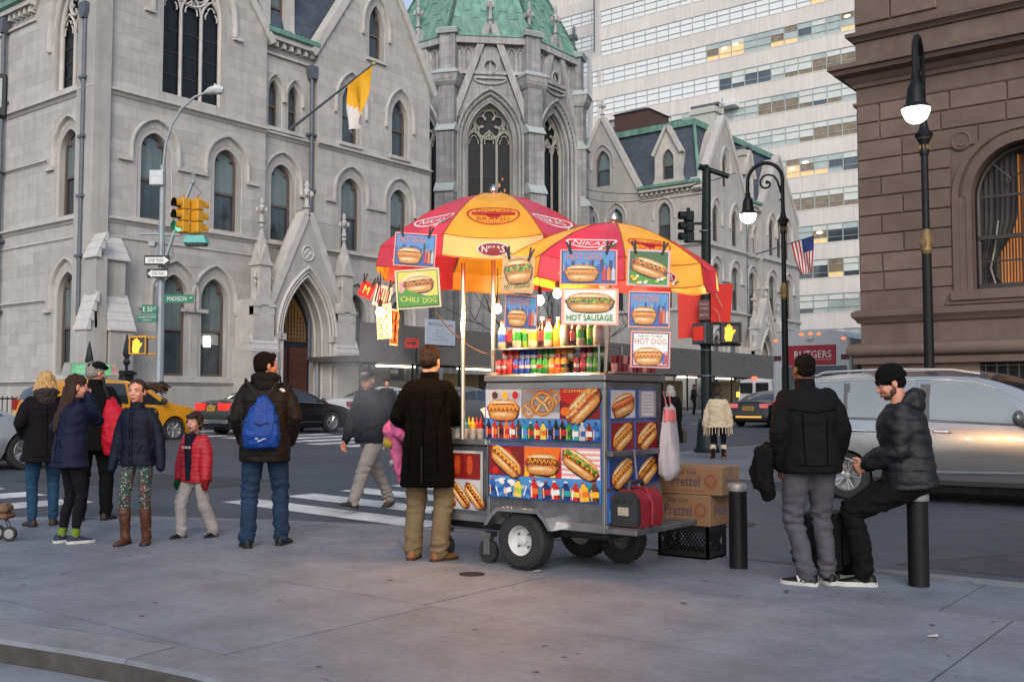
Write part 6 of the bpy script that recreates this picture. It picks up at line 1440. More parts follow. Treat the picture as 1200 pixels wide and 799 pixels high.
def bottles_row(P, x0, x1, y0, y1, cols, tilt=0):
	n = len(cols); w = (x1 - x0) / n; h = y1 - y0
	for i, (c, l) in enumerate(cols):
		cx = x0 + w * (i + .5); hh = h * rnd.uniform(.86, .99); ro = rnd.uniform(-tilt, tilt); q = w * .46
		P.p(rp([(-q, 0), (q, 0), (q, hh * .62), (q * .35, hh * .82), (q * .35, hh * .9), (-q * .35, hh * .9), (-q * .35, hh * .82), (-q, hh * .62)], cx, y0 + h * .02, ro), c)
		P.p(rp(rect(q * .55, q, 0, hh * .6), cx, y0 + h * .02, ro), 'shade' if c in ('black', 'brown') else 'd' + c if 'd' + c in PI_ else c); P.p(rp(rect(-q, q, hh * .22, hh * .5), cx, y0 + h * .02, ro), l); P.p(rp(rect(-q * .4, q * .4, hh * .89, hh * .97), cx, y0 + h * .02, ro), rnd.choice(['white', 'red', 'black', 'blue'])); P.p(rp(rect(-q * .75, -q * .45, hh * .05, hh * .6), cx, y0 + h * .02, ro), 'white' if c in ('red', 'sky', 'teal') else 'bunl')
def skyline(P, x0, x1, y0, y1):
	x = x0
	while x < x1: w = (x1 - x0) * rnd.uniform(.03, .07); P.r(x, min(x + w, x1), y0, y0 + (y1 - y0) * rnd.uniform(.35, 1), rnd.choice(['dblue', 'blue', 'grey'])); x += w
YC = 6.45
CR = ony(710, 620, YC); CL = ony(572, 610, YC); CLL = ony(519, 610, YC)
c0x = CR.x
cart = thing('food_cart', 'stainless steel hot dog cart covered in food pictures on the sidewalk', 'food cart', (c0x, YC, 0))
W1 = CL.x - c0x; W2 = CLL.x - c0x - .12; DP = .84
def cz(py, px=640): return ony(px, py, YC).z
b = MB(); b.bbox(W1, 0, 0, DP, .36, 1.46, .012); b.build('body', steel_d, cart)
b = MB(); b.bbox(W2, W1 - .002, .0, DP, .34, .95, .012); b.build('grill_section', steel_d, cart)
b = MB(); b.bbox(W2 - .02, W1, -.03, DP + .02, .95, 1.0, .008); b.build('counter', steel, cart)
b = MB(); b.bbox(W1 - .02, .02, -.035, DP + .03, 1.46, 1.515, .008); b.bbox(W1 - .01, .012, -.02, -.005, 1.40, 1.455, .004); b.build('top_rim', steel, cart)
for x in (W1 + .012, -.012):
	for y in (-.008,): b = MB(); b.bbox(x - .014, x + .014, y - .008, y + .01, .36, 1.42, .003); b.build('corner_trim', steel, cart)
b = MB(); b.bbox(W1 + .02, -.02, -.014, 0.0, .885, .915, .004); b.build('mid_rail', steel, cart)
b = MB(); b.bbox(W2, 0, -.01, .0, .33, .39, .003); b.bbox(.0, .01, 0, DP, .33, .39, .003); b.build('skirt_trim', steel, cart)
def panel(px0, px1, py0, py1, name):
	p0 = ony(px0, py1, YC); p1 = ony(px1, py0, YC); x0, x1 = p0.x - c0x, p1.x - c0x
	z0 = (p0.z + ony(px1, py1, YC).z) / 2; z1 = (p1.z + ony(px0, py0, YC).z) / 2
	b = MB(); b.bbox(x0, x1, -.016, -.002, z0, z1, .002); pb = b.build(name, M('panel_blue_border', (.03, .10, .36), .4, coat=.5), cart)
	return pb, x0, x1, z0, z1
FN = lambda u, v, w: (u, -.0165 - w, v)
drinks = [('black', 'red'), ('red', 'orange'), ('dred', 'black'), ('orange', 'red'), ('red', 'white'), ('brown', 'dblue'), ('teal', 'sky'), ('dgreen', 'red'), ('red', 'yel'), ('yel', 'orange'), ('blue', 'black'), ('black', 'blue'), ('black', 'red'), ('green', 'dgreen'), ('teal', 'white'), ('lgrey', 'blue'), ('dred', 'white'), ('blue', 'sky')]
pb, x0, x1, z0, z1 = panel(569.5, 706.5, 453.5, 517, 'upper_menu_panel'); e = .012; w3 = (x1 - x0 - 2 * e) / 3; zm = z0 + (z1 - z0) * .42
for i in range(3):
	P = Print(FN); a, c = x0 + e + w3 * i, x0 + e + w3 * (i + 1) - .004; cx = (a + c) / 2; cy = (zm + z1 - e) / 2; hh = z1 - e - zm
	if i == 0:
		P.r(a, c, zm, z1 - e, 'lgrey'); P.r(a, c, zm, zm + hh * .35, 'white'); hotdog(P, cx, cy - hh * .18, w3 * .86, 0, 'must', .52)
		for k, q in enumerate(('brown', 'must', 'red')): xx = cx + (k - 1) * w3 * .28 + .02; P.p(ellipse(xx, cy + hh * .28, w3 * .11, w3 * .11, 14), 'lgrey'); P.p(ellipse(xx, cy + hh * .28, w3 * .085, w3 * .085, 14), q)
	elif i == 1: P.r(a, c, zm, z1 - e, 'grey'); P.r(a, c, zm, zm + hh * .2, 'lgrey'); pretzel(P, cx - .11, cy - .05, .13); pretzel(P, cx + .12, cy + .04, .13); pretzel(P, cx + .02, cy, hh * .86); P.t('SOFT PRETZEL', cx, z1 - e - .02, w3 * .7, .02, 'red')
	else: P.r(a, c, zm, z1 - e, 'red'); P.p([(a, zm), (c, zm), (c, cy), (cx, cy - .04), (a, cy + .03)], 'dred'); hotdog(P, cx + .03, cy - .01, w3 * .98, .7, 'kraut', .46); P.t('COMBO', cx - .03, z1 - e - .02, w3 * .6, .022, 'yel'); P.p(ellipse(a + .055, cy - .06, .045, .035, 12), 'orange')
	P.done('printed_picture', pb)
P = Print(FN); P.r(x0 + e, x1 - e, z0 + e, zm - .004, 'sky'); P.r(x0 + e, x1 - e, z0 + e, z0 + e + .035, 'blue'); bottles_row(P, x0 + e, x1 - e, z0 + e, zm - .006, drinks); P.done('printed_drinks', pb)
pb, x0, x1, z0, z1 = panel(573.5, 707, 521.5, 586, 'lower_menu_panel'); w3 = (x1 - x0 - 2 * e) / 3; zm = z0 + (z1 - z0) * .42
for i in range(3):
	P = Print(FN); a, c = x0 + e + w3 * i, x0 + e + w3 * (i + 1) - .004; cx = (a + c) / 2; cy = (zm + z1 - e) / 2; hh = z1 - e - zm
	P.r(a, c, zm, z1 - e, ('dred', 'orange', 'pink')[i])
	if i == 0:
		for k in range(5): P.p(ellipse(rnd.uniform(a + .03, c - .03), rnd.uniform(zm + .03, z1 - .04), .035, .03, 9), rnd.choice(['red', 'brown', 'saud']))
		hotdog(P, cx, cy, w3 * .98, -.62, 'must', .40)
	elif i == 1:
		for k in range(7): xx = a + (c - a) * (k + .5) / 7; P.p([(xx - .03, zm), (xx + .03, zm), (xx + rnd.uniform(-.02, .02), zm + hh * rnd.uniform(.5, 1))], rnd.choice(['yel', 'must', 'red']))
		hotdog(P, cx, cy - .01, w3 * .9, .0, 'chili', .5)
	else:
		for k in range(6): P.r(a, c, zm + hh * k / 6, zm + hh * (k + .5) / 6, 'white')
		hotdog(P, cx, cy, w3 * 1.0, -.5, 'both', .40)
	P.done('printed_picture', pb)
P = Print(FN); P.r(x0 + e, x1 - e, z0 + e, zm - .004, 'sky')
for k in range(22): P.p(ellipse(rnd.uniform(x0 + .05, x1 - .05), rnd.uniform(z0 + .03, zm - .04), rnd.uniform(.015, .05), rnd.uniform(.012, .03), 8), rnd.choice(['lgrey', 'blue', 'teal', 'white']))
bottles_row(P, x0 + e, lerp(x0, x1, .47), z0 + e, zm - .008, [('blue', 'dblue'), ('sky', 'blue'), ('blue', 'white'), ('yel', 'lime'), ('sky', 'blue'), ('red', 'orange')], .35); bottles_row(P, lerp(x0, x1, .5), x1 - e, z0 + e, zm - .01, [('dblue', 'red'), ('red', 'white'), ('dblue', 'teal'), ('red', 'yel'), ('must', 'orange'), ('brown', 'must')], .12); P.done('printed_drinks', pb)
xa, xb = W2 + .03, W1 - .05; zt_, zb2 = .90, .42
b = MB(); b.bbox(xa, xb, -.014, -.002, zb2, zt_, .002); pb = b.build('grill_menu_panel', M('panel_white_border', (.4, .4, .4), .4), cart)
P = Print(lambda u, v, w: (u, -.0145 - w, v)); zm = lerp(zb2, zt_, .52); P.r(xa + .02, xb - .02, zm, zt_ - .02, 'dred')
for k in range(3): P.p(ellipse(lerp(xa, xb, .25 + .25 * k), (zm + zt_) / 2 - .01, .036, .085, 14, ex=3), 'saud'); P.p(ellipse(lerp(xa, xb, .25 + .25 * k), (zm + zt_) / 2, .03, .075, 14, ex=3), 'sau')
P.done('printed_picture', pb)
P = Print(lambda u, v, w: (u, -.0145 - w, v)); P.r(xa + .02, xb - .02, zb2 + .02, zm - .01, 'lgrey'); [hotdog(P, lerp(xa, xb, .28 + .3 * k), (zm + zb2) / 2, .26, -.8, 'chili', .36) for k in range(3)]; P.done('printed_picture', pb)
FE = lambda u, v, w: (.0105 + w, u, v)
for (y0, y1, za, zb_, bgc, kinds) in ((.05, .42, 1.17, 1.40, 'lgrey', ('plain',)), (.46, .74, 1.17, 1.40, 'grey', ('card',)), (.05, .40, .93, 1.155, 'dred', ('must',)), (.41, .76, .93, 1.155, 'dred', ('kraut',)), (.03, .40, .66, .88, 'dblue', ('must',)), (.41, .76, .66, .88, 'dblue', ('chili',)), (.02, .45, .40, .63, 'blue', ('bottle',))):
	b = MB(); b.bbox(-.002, .010, y0, y1, za, zb_, .002); pb = b.build('side_menu_panel', M('panel_blue_border', (.03, .10, .36), .4), cart)
	P = Print(FE); P.r(y0 + .01, y1 - .01, za + .01, zb_ - .01, bgc); cx, cy = (y0 + y1) / 2, (za + zb_) / 2
	if kinds[0] == 'card':
		P.r(y0 + .05, y1 - .05, za + .02, zb_ - .02, 'lgrey')
		for k in range(6): P.r(y0 + .07, y1 - .07, zb_ - .05 - k * .026, zb_ - .043 - k * .026, 'grey')
	elif kinds[0] == 'bottle': P.r(y0 + .01, y1 - .01, za + .01, za + .1, 'sky'); bottles_row(P, y0 + .1, y1 - .05, za + .015, zb_ - .05, [('red', 'dred'), ('sky', 'blue')], .3); P.r(y0 + .03, y1 - .03, zb_ - .05, zb_ - .025, 'red')
	else: hotdog(P, cx, cy, (y1 - y0) * .86, .25 if kinds[0] == 'plain' else .5, kinds[0], .5)
	P.done('printed_picture', pb)
b = MB(); b.bbox(.02, .07, -.02, DP + .08, .895, .935, .006); b.bbox(-.01, .03, .02, .06, .9, .93, .004); b.bbox(-.01, .03, DP - .06, DP - .02, .9, .93, .004); b.build('push_bar', steel_d, cart)
b = MB(); b.bbox(.0, .26, -.0, DP + .1, .33, .37, .006); b.build('rear_step', steel_d, cart)
for k in range(7): b = MB(); b.bbox(.012, .25, .04 + k * .12, .10 + k * .12, .371, .378, .002); b.build('step_slat', steel, cart)
def cart_wheel(x, y, r, wd, rim, spoke=4):
	b = MB(T(x, y, r) @ RX(PI / 2)); b.lathe([(r * .52, -wd / 2), (r * .85, -wd / 2), (r * .97, -wd * .38), (r, -wd * .2), (r, wd * .2), (r * .97, wd * .38), (r * .85, wd / 2), (r * .52, wd / 2), (r * .5, wd * .3), (r * .5, -wd * .3), (r * .52, -wd / 2)], 32, cap=False);
	for k in range(32): a = 2 * PI * k / 32; b.box(-.004, .004, r - .004, r + .004, -wd * .33, wd * .33, 0, RZ(a))
	w_ = b.build('wheel', tyre, cart)
	b = MB(T(x, y, r) @ RX(PI / 2)); b.lathe([(r * .53, wd * .42), (r * .5, wd * .46), (r * .46, wd * .38), (r * .42, wd * .15), (r * .2, wd * .12), (.001, wd * .13)], 28, cap=False); b.lathe([(r * .17, wd * .1), (r * .16, wd * .26), (r * .06, wd * .28), (.001, wd * .28)], 14, cap=False)
	b.lathe([(r * .53, wd * .42), (r * .5, wd * .3)], 28, cap=False); b.build('rim', rim, w_)
	b = MB(T(x, y, r) @ RX(PI / 2))
	for k in range(4): a = PI / 4 + k * PI / 2; b.lathe([(r * .045, wd * .1), (r * .045, wd * .22), (.001, wd * .24)], 6, 0, T(math.cos(a) * r * .29, math.sin(a) * r * .29, 0), cap=False)
	b.build('lug_nut', steel_d, w_)
rimw = M('white_rim', (.62, .62, .61), .4, var=.1, scale=12, stain=.25)
pw = ony(614.5, 631, YC - .03); wx = pw.x - c0x; wr_ = .228
cart_wheel(wx, -.01, wr_, .17, rimw); cart_wheel(wx, DP - .02, wr_, .17, rimw); cart_wheel(wx + .42, DP - .1, .2, .14, steel_d)
b = MB(); b.tube([(wx, 0, wr_), (wx, DP, wr_)], .03, 8); b.bbox(W2 + .1, -.05, .1, DP - .1, .26, .345, .02); b.build('axle_frame', blackp_, cart)
b = MB(); b.rings([[(wx + s * q, y, z) for s, q, z in ((-1, .27, .42), (-1, .20, .475), (1, .20, .475), (1, .27, .42), (1, .33, .33), (1, .30, .33), (1, .245, .40), (1, .19, .45), (-1, .19, .45), (-1, .245, .40), (-1, .30, .33), (-1, .33, .33))] for y in (-.13, .06)]); fd = b.build('wheel_fender', tread, cart, smooth=False)
b = MB()
for k in range(70):
	u = rnd.uniform(-.19, .19); y = -.12 + (k % 9) * .02; a = (k % 2) * PI / 2; b.bbox(-.009, .009, -.002, .002, 0, .003, .001, 0, T(wx + u, y, .4755) @ RZ(a + .78))
b.build('tread_stud', steel, fd, kind='stuff')
for x, y in ((W1 - .04, .06), (W2 + .08, .08)):
	b = MB(T(x, y, .095) @ RX(PI / 2)); b.lathe([(.03, -.022), (.088, -.022), (.095, -.012), (.095, .012), (.088, .022), (.03, .022)], 20); cs = b.build('caster', tyre, cart)
	b = MB(); b.bbox(x - .03, x + .03, y - .035, y - .028, .07, .22, .003); b.bbox(x - .03, x + .03, y + .028, y + .035, .07, .22, .003); b.bbox(x - .05, x + .05, y - .05, y + .05, .21, .25, .004); b.tube([(x, y - .04, .095), (x, y + .04, .095)], .014, 8); b.build('caster_fork', steel_d, cs)
xs0, xs1 = ony(577, 430, YC + .12).x - c0x, ony(704, 430, YC + .12).x - c0x
SH1 = 1.515; y0s = .12
b = MB();
for z in (1.515, 1.722): b.bbox(xs0, xs1, y0s - .02, y0s + .32, z, z + .012, .002)
for x in (xs0 + .006, xs1 - .006):
	for y in (y0s - .015, y0s + .31): b.tube([(x, y, 1.5), (x, y, 1.74)], .008, 6)
b.build('drink_rack', steel, cart, smooth=False)
b = MB(); b.bbox(-.02 - .02, .02, .1, DP, 1.516, 1.53, .003); b.build('side_counter', steel, cart)
polem = M('polished_pole', (.62, .58, .52), .2, .95, var=.05)
for px, py0, py1, tq in ((542.5, 455, 308, 8.35), (578, 442, 286, 8.55)):
	a, c = att(px, py0, tq), att(px, py1, tq); b = MB(); b.tube([(a.x - c0x, a.y - YC, 1.0), (a.x - c0x, a.y - YC, c.z)], .018, 10); b.build('canopy_post', polem, cart)
b = MB(); b.bbox(W2 + .12, W1 - .06, .34, .8, 1.0, 1.12, .01); b.bbox(W1 - .42, W1 - .05, .5, .8, 1.12, 1.25, .01); b.build('grill_box', steel, cart)
# ---- drinks
def can_mesh(c, l):
	b = MB(); b.lathe([(.026, 0), (.032, .006), (.033, .012), (.033, .104), (.027, .114), (.026, .117)], 14, 0, cap=False); b.lathe([(.0335, .045), (.0335, .07)], 14, 1, cap=False); b.lathe([(.026, .115), (.001, .114)], 14, 2, cap=False); return b.mesh('soda_can', [c, l, steel])
def gl(n, h, **k): return M('drink_' + n, h, .22, var=.05, coat=.6, **k)
dk = dict(red=gl('red', '#c01a1a'), blue=gl('blue', '#1b3f9c'), green=gl('green', '#1e7a2c'), orange=gl('orange', '#f0761a'), dark=gl('dark', '#23110c'), lime=gl('lime', '#6f9c18'), clear=gl('clear', '#9a9c90'), white=gl('white', '#b9b7ae'), gold=gl('gold', '#9a7a2c'), silver=gl('silver', '#a9adb2'), maroon=gl('maroon', '#6e1220'))
ordn = ['leftmost', 'second', 'third', 'fourth', 'fifth', 'sixth', 'seventh', 'eighth', 'ninth', 'tenth', 'eleventh', 'twelfth', 'thirteenth', 'fourteenth', 'fifteenth', 'sixteenth', 'rightmost']
cc = ['red', 'red', 'red', 'blue', 'blue', 'blue', 'green', 'green', 'green', 'orange', 'orange', 'gold', None, 'maroon', 'maroon', 'green', 'green']
cl = ['silver', 'white', 'red', 'red', 'silver', 'sky', 'white', 'red', 'lime', 'white', 'red', 'dark', None, 'white', 'red', 'white', 'lime']
cache = {}
for row, (zz, yy, nm) in enumerate(((1.527, y0s + .03, 'lower'), (1.527 + .1, y0s + .12, 'upper'))):
	k = 0
	for i, c in enumerate(cc):
		if c is None: continue
		l = cl[(i + row) % 17] or 'white'; l = l if l in dk else 'white'
		key = (c, l)
		if key not in cache: cache[key] = can_mesh(dk[c], dk[l])
		x = lerp(xs0 + .05, xs1 - .05, i / 16); z = zz if row == 0 else 1.527 + .085
		where = f'{ordn[k]} in the {nm} row' if k in (0,) else f'{ordn[k]} from left in the {nm} row'
		o = obj('soda_can', cache[key], None, label=f'{c} soda can, {where} on the cart rack', cat='can', group='soda cans on the cart rack'); o.location = (c0x + x, YC + yy, z); o.rotation_euler = (0, 0, rnd.uniform(0, 6)); k += 1
b = MB(); b.bbox(xs0 + .01, xs1 - .01, y0s + .075, y0s + .3, 1.528, 1.61, .003); b.build('can_step', steel_d, cart)
bt = [('clear', 'sky'), ('dark', 'red'), ('clear', 'green'), ('lime', 'green'), ('clear', 'gold'), ('dark', 'red'), ('clear', 'green'), ('orange', 'orange'), ('clear', 'silver'), ('dark', 'maroon'), ('clear', 'green'), ('green', 'lime'), ('clear', 'silver')]
for i, (c, l) in enumerate(bt):
	x = lerp(xs0 + .06, xs1 - .06, i / 12); t = thing('drink_bottle', f'{ {"clear":"clear water","dark":"dark cola","lime":"lime green","orange":"orange soda","green":"green soda"}[c] } bottle, {ordn[i] if i else "leftmost"}{" from left" if i else ""} on the top rack', 'bottle', (c0x + x, YC + y0s + .06 + .02 * (i % 2), 1.735), 0, 'drink bottles on the top rack'); t.scale = (1.12, 1.12, 1.12 + .05 * (i % 3 - 1))
	b = MB(); b.lathe([(.03, 0), (.037, .012), (.036, .06), (.033, .075), (.036, .09), (.036, .125), (.022, .16), (.013, .18), (.013, .195)], 14); b.build('bottle_body', dk[c], t)
	b = MB(); b.lathe([(.0375, .055), (.0375, .115)], 14, cap=False); b.build('bottle_label', dk.get(l, dk['white']) if l != 'sky' else dk['blue'], t)
	b = MB(); b.lathe([(.0155, .192), (.0155, .212), (.001, .214)], 10, cap=False); b.build('bottle_cap', dk['white'] if i % 3 else dk['red'], t)
for k in range(2):
	for j in range(9):
		o = None
		b = MB(); b.lathe([(.022, 0), (.028, .055), (.028, .06)], 10); me = b.mesh('snack_cup', [dk['maroon'] if (j + k) % 3 else M('drink_pinkish', (.5, .25, .25), .4)])
		o = obj('snack_cup', me, None, label=f'small pink cup, {ordn[j]} {"of the back stack" if k else "of the front stack"} on the cart side counter', cat='cup', group='pink cups on the side counter'); o.location = (c0x - .005 , YC + .14 + j * .072, 1.531 + k * .062)
for i, (c, nm, px) in enumerate((('teal', 'teal capped', 545), ('must', 'yellow mustard', 554), ('red', 'red ketchup', 563.5), ('teal', 'green relish', 536), ('must', 'small yellow', 549.5), ('red', 'small red', 558.5))):
	p = ony(px, 505, YC + (.10 if i < 4 else .2)); t = thing('squeeze_bottle', f'{nm} squeeze bottle on the low counter of the cart', 'bottle', (p.x, p.y, 1.0))
	m_ = PAL[c]; b = MB(); b.lathe([(.026, 0), (.03, .01), (.03, .07), (.026, .085)], 12); b.build('bottle_label', M('squeeze_label', (.45, .40, .34), .5, var=.4, scale=30), t); b = MB(); b.lathe([(.029, .083), (.029, .115), (.012, .135), (.007, .165), (.003, .175)], 12); b.build('bottle_cap', m_, t)
t = thing('pretzel_rack', 'brown soft pretzel hung on white paper above the grill', 'pretzel', (c0x + W1 - .17, YC + .22, 1.14))
b = MB(); b.tube([(.0 + .015 * math.sin(k), 0, .02 + k * .03) for k in range(8)], [.012, .02, .022, .02, .022, .02, .02, .012], 8); b.build('pretzel_stick', M('pretzel_brown', (.30, .11, .03), .5, var=.2, scale=30), t)
b = MB(); b.add([(-.08, -.02, .1), (-.03, -.04, .06), (.0, -.045, .0), (.04, -.04, .05), (.085, -.02, .09), (.05, .02, .11), (-.05, .02, .12)], [(0, 1, 2, 3, 4, 5, 6)]); b.build('paper', M('paper_white', (.7, .66, .58), .8), t)
t = thing('cup_stack', 'clear plastic cup hanging on the post left of the drink rack', 'cup', (c0x + W1 - .035, YC + .1, 1.40)); b = MB(); b.lathe([(.035, 0), (.05, .13), (.052, .14), (.05, .14), (.034, .005)], 14, cap=False); b.build('cup', M('cloudy_plastic', (.5, .48, .44), .3, alpha=.75), t)
# ---- umbrellas
def cloth(name, h, tr=.26):
	if name in MATS: return MATS[name]
	m = bpy.data.materials.new(name); m.use_nodes = True; n = m.node_tree; n.nodes.clear(); L = n.links
	tc = n.nodes.new('ShaderNodeTexCoord'); nz = n.nodes.new('ShaderNodeTexNoise'); nz.inputs['Scale'].default_value = 5; nz.inputs['Detail'].default_value = 4; L.new(tc.outputs['Object'], nz.inputs['Vector'])
	mr = n.nodes.new('ShaderNodeMapRange'); mr.inputs[1].default_value = .3; mr.inputs[2].default_value = .7; mr.inputs[3].default_value = .88; mr.inputs[4].default_value = 1.1; L.new(nz.outputs['Fac'], mr.inputs[0])
	vm = n.nodes.new('ShaderNodeVectorMath'); vm.operation = 'SCALE'; vm.inputs[0].default_value = C(h); L.new(mr.outputs[0], vm.inputs['Scale'])
	d = n.nodes.new('ShaderNodeBsdfPrincipled'); d.inputs['Roughness'].default_value = .38; d.inputs['Specular IOR Level'].default_value = .8; t = n.nodes.new('ShaderNodeBsdfTranslucent'); mx = n.nodes.new('ShaderNodeMixShader'); mx.inputs[0].default_value = tr
	bp = n.nodes.new('ShaderNodeBump'); bp.inputs['Strength'].default_value = .4; bp.inputs['Distance'].default_value = .03; L.new(nz.outputs['Fac'], bp.inputs['Height']); L.new(bp.outputs[0], d.inputs['Normal'])
	L.new(vm.outputs[0], d.inputs['Base Color']); L.new(vm.outputs[0], t.inputs['Color']); L.new(d.outputs[0], mx.inputs[1]); L.new(t.outputs[0], mx.inputs[2]); o = n.nodes.new('ShaderNodeOutputMaterial'); L.new(mx.outputs[0], o.inputs[0]); MATS[name] = m; return m
cred = cloth('umbrella_red', '#d03a52'); cyel = cloth('umbrella_yellow', '#f2b236');
INK = [M('ink_white', '#e8e6e0'), M('umb_red_ink', '#b82822', .6, var=.08), M('umb_green_ink', '#2c7a4a', .6), M('umb_yellow_ink', '#e9b63a', .6), M('umb_maroon_ink', '#8f1a20', .6)]
def umbrella(name, label, c, R_, zr, rise, val, a0, first, tilt=(0, 0), logos=None):
	t = thing(name, label, 'umbrella', (c[0], c[1], zr), 0); t.rotation_euler = (tilt[0], tilt[1], 0)
	b = MB(); b.tube([(0, 0, -1.2), (0, 0, rise + .04)], .018, 8); b.lathe([(.02, rise + .01), (.035, rise + .03), (.03, rise + .06), (.005, rise + .09)], 10); b.build('pole', polem, t)
	for i in range(8):
		t0 = a0 + i * PI / 4; t1 = t0 + PI / 4; red = (i + first) % 2
		e0 = Vector((math.cos(t0), math.sin(t0), 0)); e1 = Vector((math.cos(t1), math.sin(t1), 0)); nrm_ = (e0 + e1).normalized()
		def surf(f, v, off=0.):
			e = e0.lerp(e1, f); sag = .035 * 4 * f * (1 - f) * v; z = rise * (1 - v ** 1.75) - sag
			q = e * (R_ * v); n_ = (nrm_ * (rise * 1.3 * v) + Vector((0, 0, R_))).normalized(); return tuple(Vector((q.x, q.y, z)) + n_ * off)
		def vsurf(f, d, off=0.):
			e = e0.lerp(e1, f); q = e * (R_ * (1.0 + .03 * d / val)); w_ = .012 * math.sin(f * 9 + i) * d / val; return tuple(Vector((q.x, q.y, -d - .035 * 4 * f * (1 - f))) + nrm_ * (off + w_))
		m_ = cred if red else cyel
		b = MB(); rs = [[surf(j / 8, lerp(.02, 1, k / 10)) for j in range(9)] for k in range(11)]; b.rings(rs, cap=False, closed=False); pn = b.build('canopy_panel', m_, t, ang=60)
		b = MB(); rs = [[vsurf(j / 8, val * k / 4) for j in range(9)] for k in range(5)]; b.rings(rs, cap=False, closed=False); vl = b.build('valance', m_, pn, ang=60)
		wr = 2 * R_ * math.sin(PI / 8); Ls = math.hypot(R_, rise)
		def fp(v0):
			return lambda x, y, z: surf(.5 + x / (wr * max(.25, v0 - y / Ls)), v0 - y / Ls, .003 + z)
		def fv(x, y, z): return vsurf(.5 + x / wr, val / 2 - y, .004 + 4 * z)
		lg = logos.get(i) if logos else None
		if lg:
			b = MB(); f = fp(.74)
			S_ = wr / .75
			if red:
				b.poly([ellipse(0, 0, .235 * S_, .075 * S_, 28), ellipse(0, 0, .215 * S_, .06 * S_, 28)], 0, 0, fn=f); b.text('NIKAS', -.01, 0, .30 * S_, .075 * S_, .001, 0, fn=f)
				for sx in (0, 1): b.poly([ellipse(.13 * S_ + sx * .07 * S_, -.085 * S_ - sx * -.02, .045 * S_, .018 * S_, 10, .5)], .0015, 2 if sx else 0, fn=f); b.poly([ellipse(.15 * S_ + sx * .05, -.075 * S_, .035 * S_, .014 * S_, 10, .5)], .002, 2, fn=f)
			else:
				b.poly([ellipse(0, .01, .21 * S_, .135 * S_, 32), ellipse(0, .01, .195 * S_, .12 * S_, 32)], 0, 1, fn=f)
				b.text('GOLDEN', 0, .075 * S_, .28 * S_, .05 * S_, .001, 1, fn=f); b.poly([rect(-.17 * S_, .17 * S_, -.0 * S_, .042 * S_)], .001, 1, fn=f); b.poly([ellipse(0, .02 * S_, .06 * S_, .052 * S_, 18)], .0015, 1, fn=f); b.text('D', 0, .02 * S_, .05 * S_, .06 * S_, .002, 3, fn=f); b.text('BRAND', 0, -.045 * S_, .26 * S_, .05 * S_, .001, 1, fn=f)
				for k in range(15): x = (-.12 + .24 * k / 14) * S_; b.poly([rect(x - .004, x + .004, -.11 * S_ + abs(x) * .25, -.082 * S_)], .001, 1, fn=f)
			b.build('logo_print', INK, pn, smooth=False)
			b = MB()
			if red: b.text('All Beef', .0, 0, .40 * S_, .075 * S_, 0, 3, fn=fv)
			else:
				b.poly([ellipse(0, 0, .12 * S_, .055 * S_, 24)], 0, 0, fn=fv); b.poly([ellipse(0, 0, .113 * S_, .049 * S_, 24)], .001, 4, fn=fv); b.text('NIKAS', 0, 0, .17 * S_, .05 * S_, .002, 0, fn=fv); b.poly([ellipse(.10 * S_, -.05 * S_, .03 * S_, .012 * S_, 10, .5)], .003, 0, fn=fv); b.poly([ellipse(.115 * S_, -.045 * S_, .026 * S_, .009 * S_, 10, .5)], .004, 2, fn=fv)
			b.build('logo_print', INK, vl, smooth=False)
		b = MB(); b.tube([surf(0, v, -.012) for v in (.03, .3, .6, .85, 1)], .007, 5); b.tube([surf(0, .55, -.015), (0, 0, rise - .38)], .005, 5); b.build('rib', steel_d, t)
		b = MB(); b.tube([surf(0, v, .003) for v in (.05, .3, .6, .85, 1)] + [vsurf(0, val, .003)], .0035, 4); b.tube([vsurf(j / 8, val * .96, .002) for j in range(9)], .0035, 4); b.tube([surf(j / 8, 1, .004) for j in range(9)], .003, 4); b.build('seam', M('umbrella_seam', '#a84e22', .8), pn)
	return t
u1 = att(578, 400, 8.75); u2 = att(717, 400, 7.75)
def towards(c): return math.atan2(-c.y, -c.x)
Z1 = lambda py, t_: CAM_H + (470 - py) / 1200 * t_
umbrella('umbrella', 'red and yellow vendor umbrella over the left half of the cart', u1, 1.0, 2.56, .53, .17, towards(u1) - PI / 8 - rad(0), 0, (rad(-1.5), rad(-1)), {0: 1, 1: 1, 7: 1})
umbrella('umbrella', 'red and yellow vendor umbrella over the right half of the cart, lower', u2, .80, 2.35, .31, .16, towards(u2) + rad(7), 0, (rad(1.5), rad(5)), {7: 1, 0: 1})
# ---- hanging posters
clipm = M('black_clip', (.015, .013, .012), .5)
def poster(label, px0, px1, py0, py1, t_, draw, rot=0, lean=0, clips=True, paper='white', roll=0):
	p = att((px0 + px1) / 2, (py0 + py1) / 2, t_); s_ = 1200 / t_; w_ = (px1 - px0) / s_; h_ = (py1 - py0) / s_
	t = thing('hanging_poster', label, 'poster', p, 0, 'food posters clipped under the umbrellas'); t.rotation_euler = (rad(lean), rad(roll), CAM_YAW + math.atan2(600 - (px0 + px1) / 2, 1200) + rad(rot))
	b = MB(); b.bbox(-w_ / 2, w_ / 2, 0, .004, -h_ / 2, h_ / 2, .001); b.build('sheet', PAL[paper], t, smooth=False)
	P = Print(lambda u, v, z: (u * w_, -.0002 - z, v * h_)); draw(P); P.done('print', t)
	if clips:
		for s in (-.32, .32):
			b = MB(T(s * w_, -.006, h_ / 2 - .012) @ RY(.25 * (1 if s > 0 else -1)))
			for q in (-1, 1): b.bbox(-.007, .007, q * .004 - .003, q * .004 + .003, -.02, .07, .002, 0, RY(q * .2))
			b.build('clip', clipm, t)
	return t
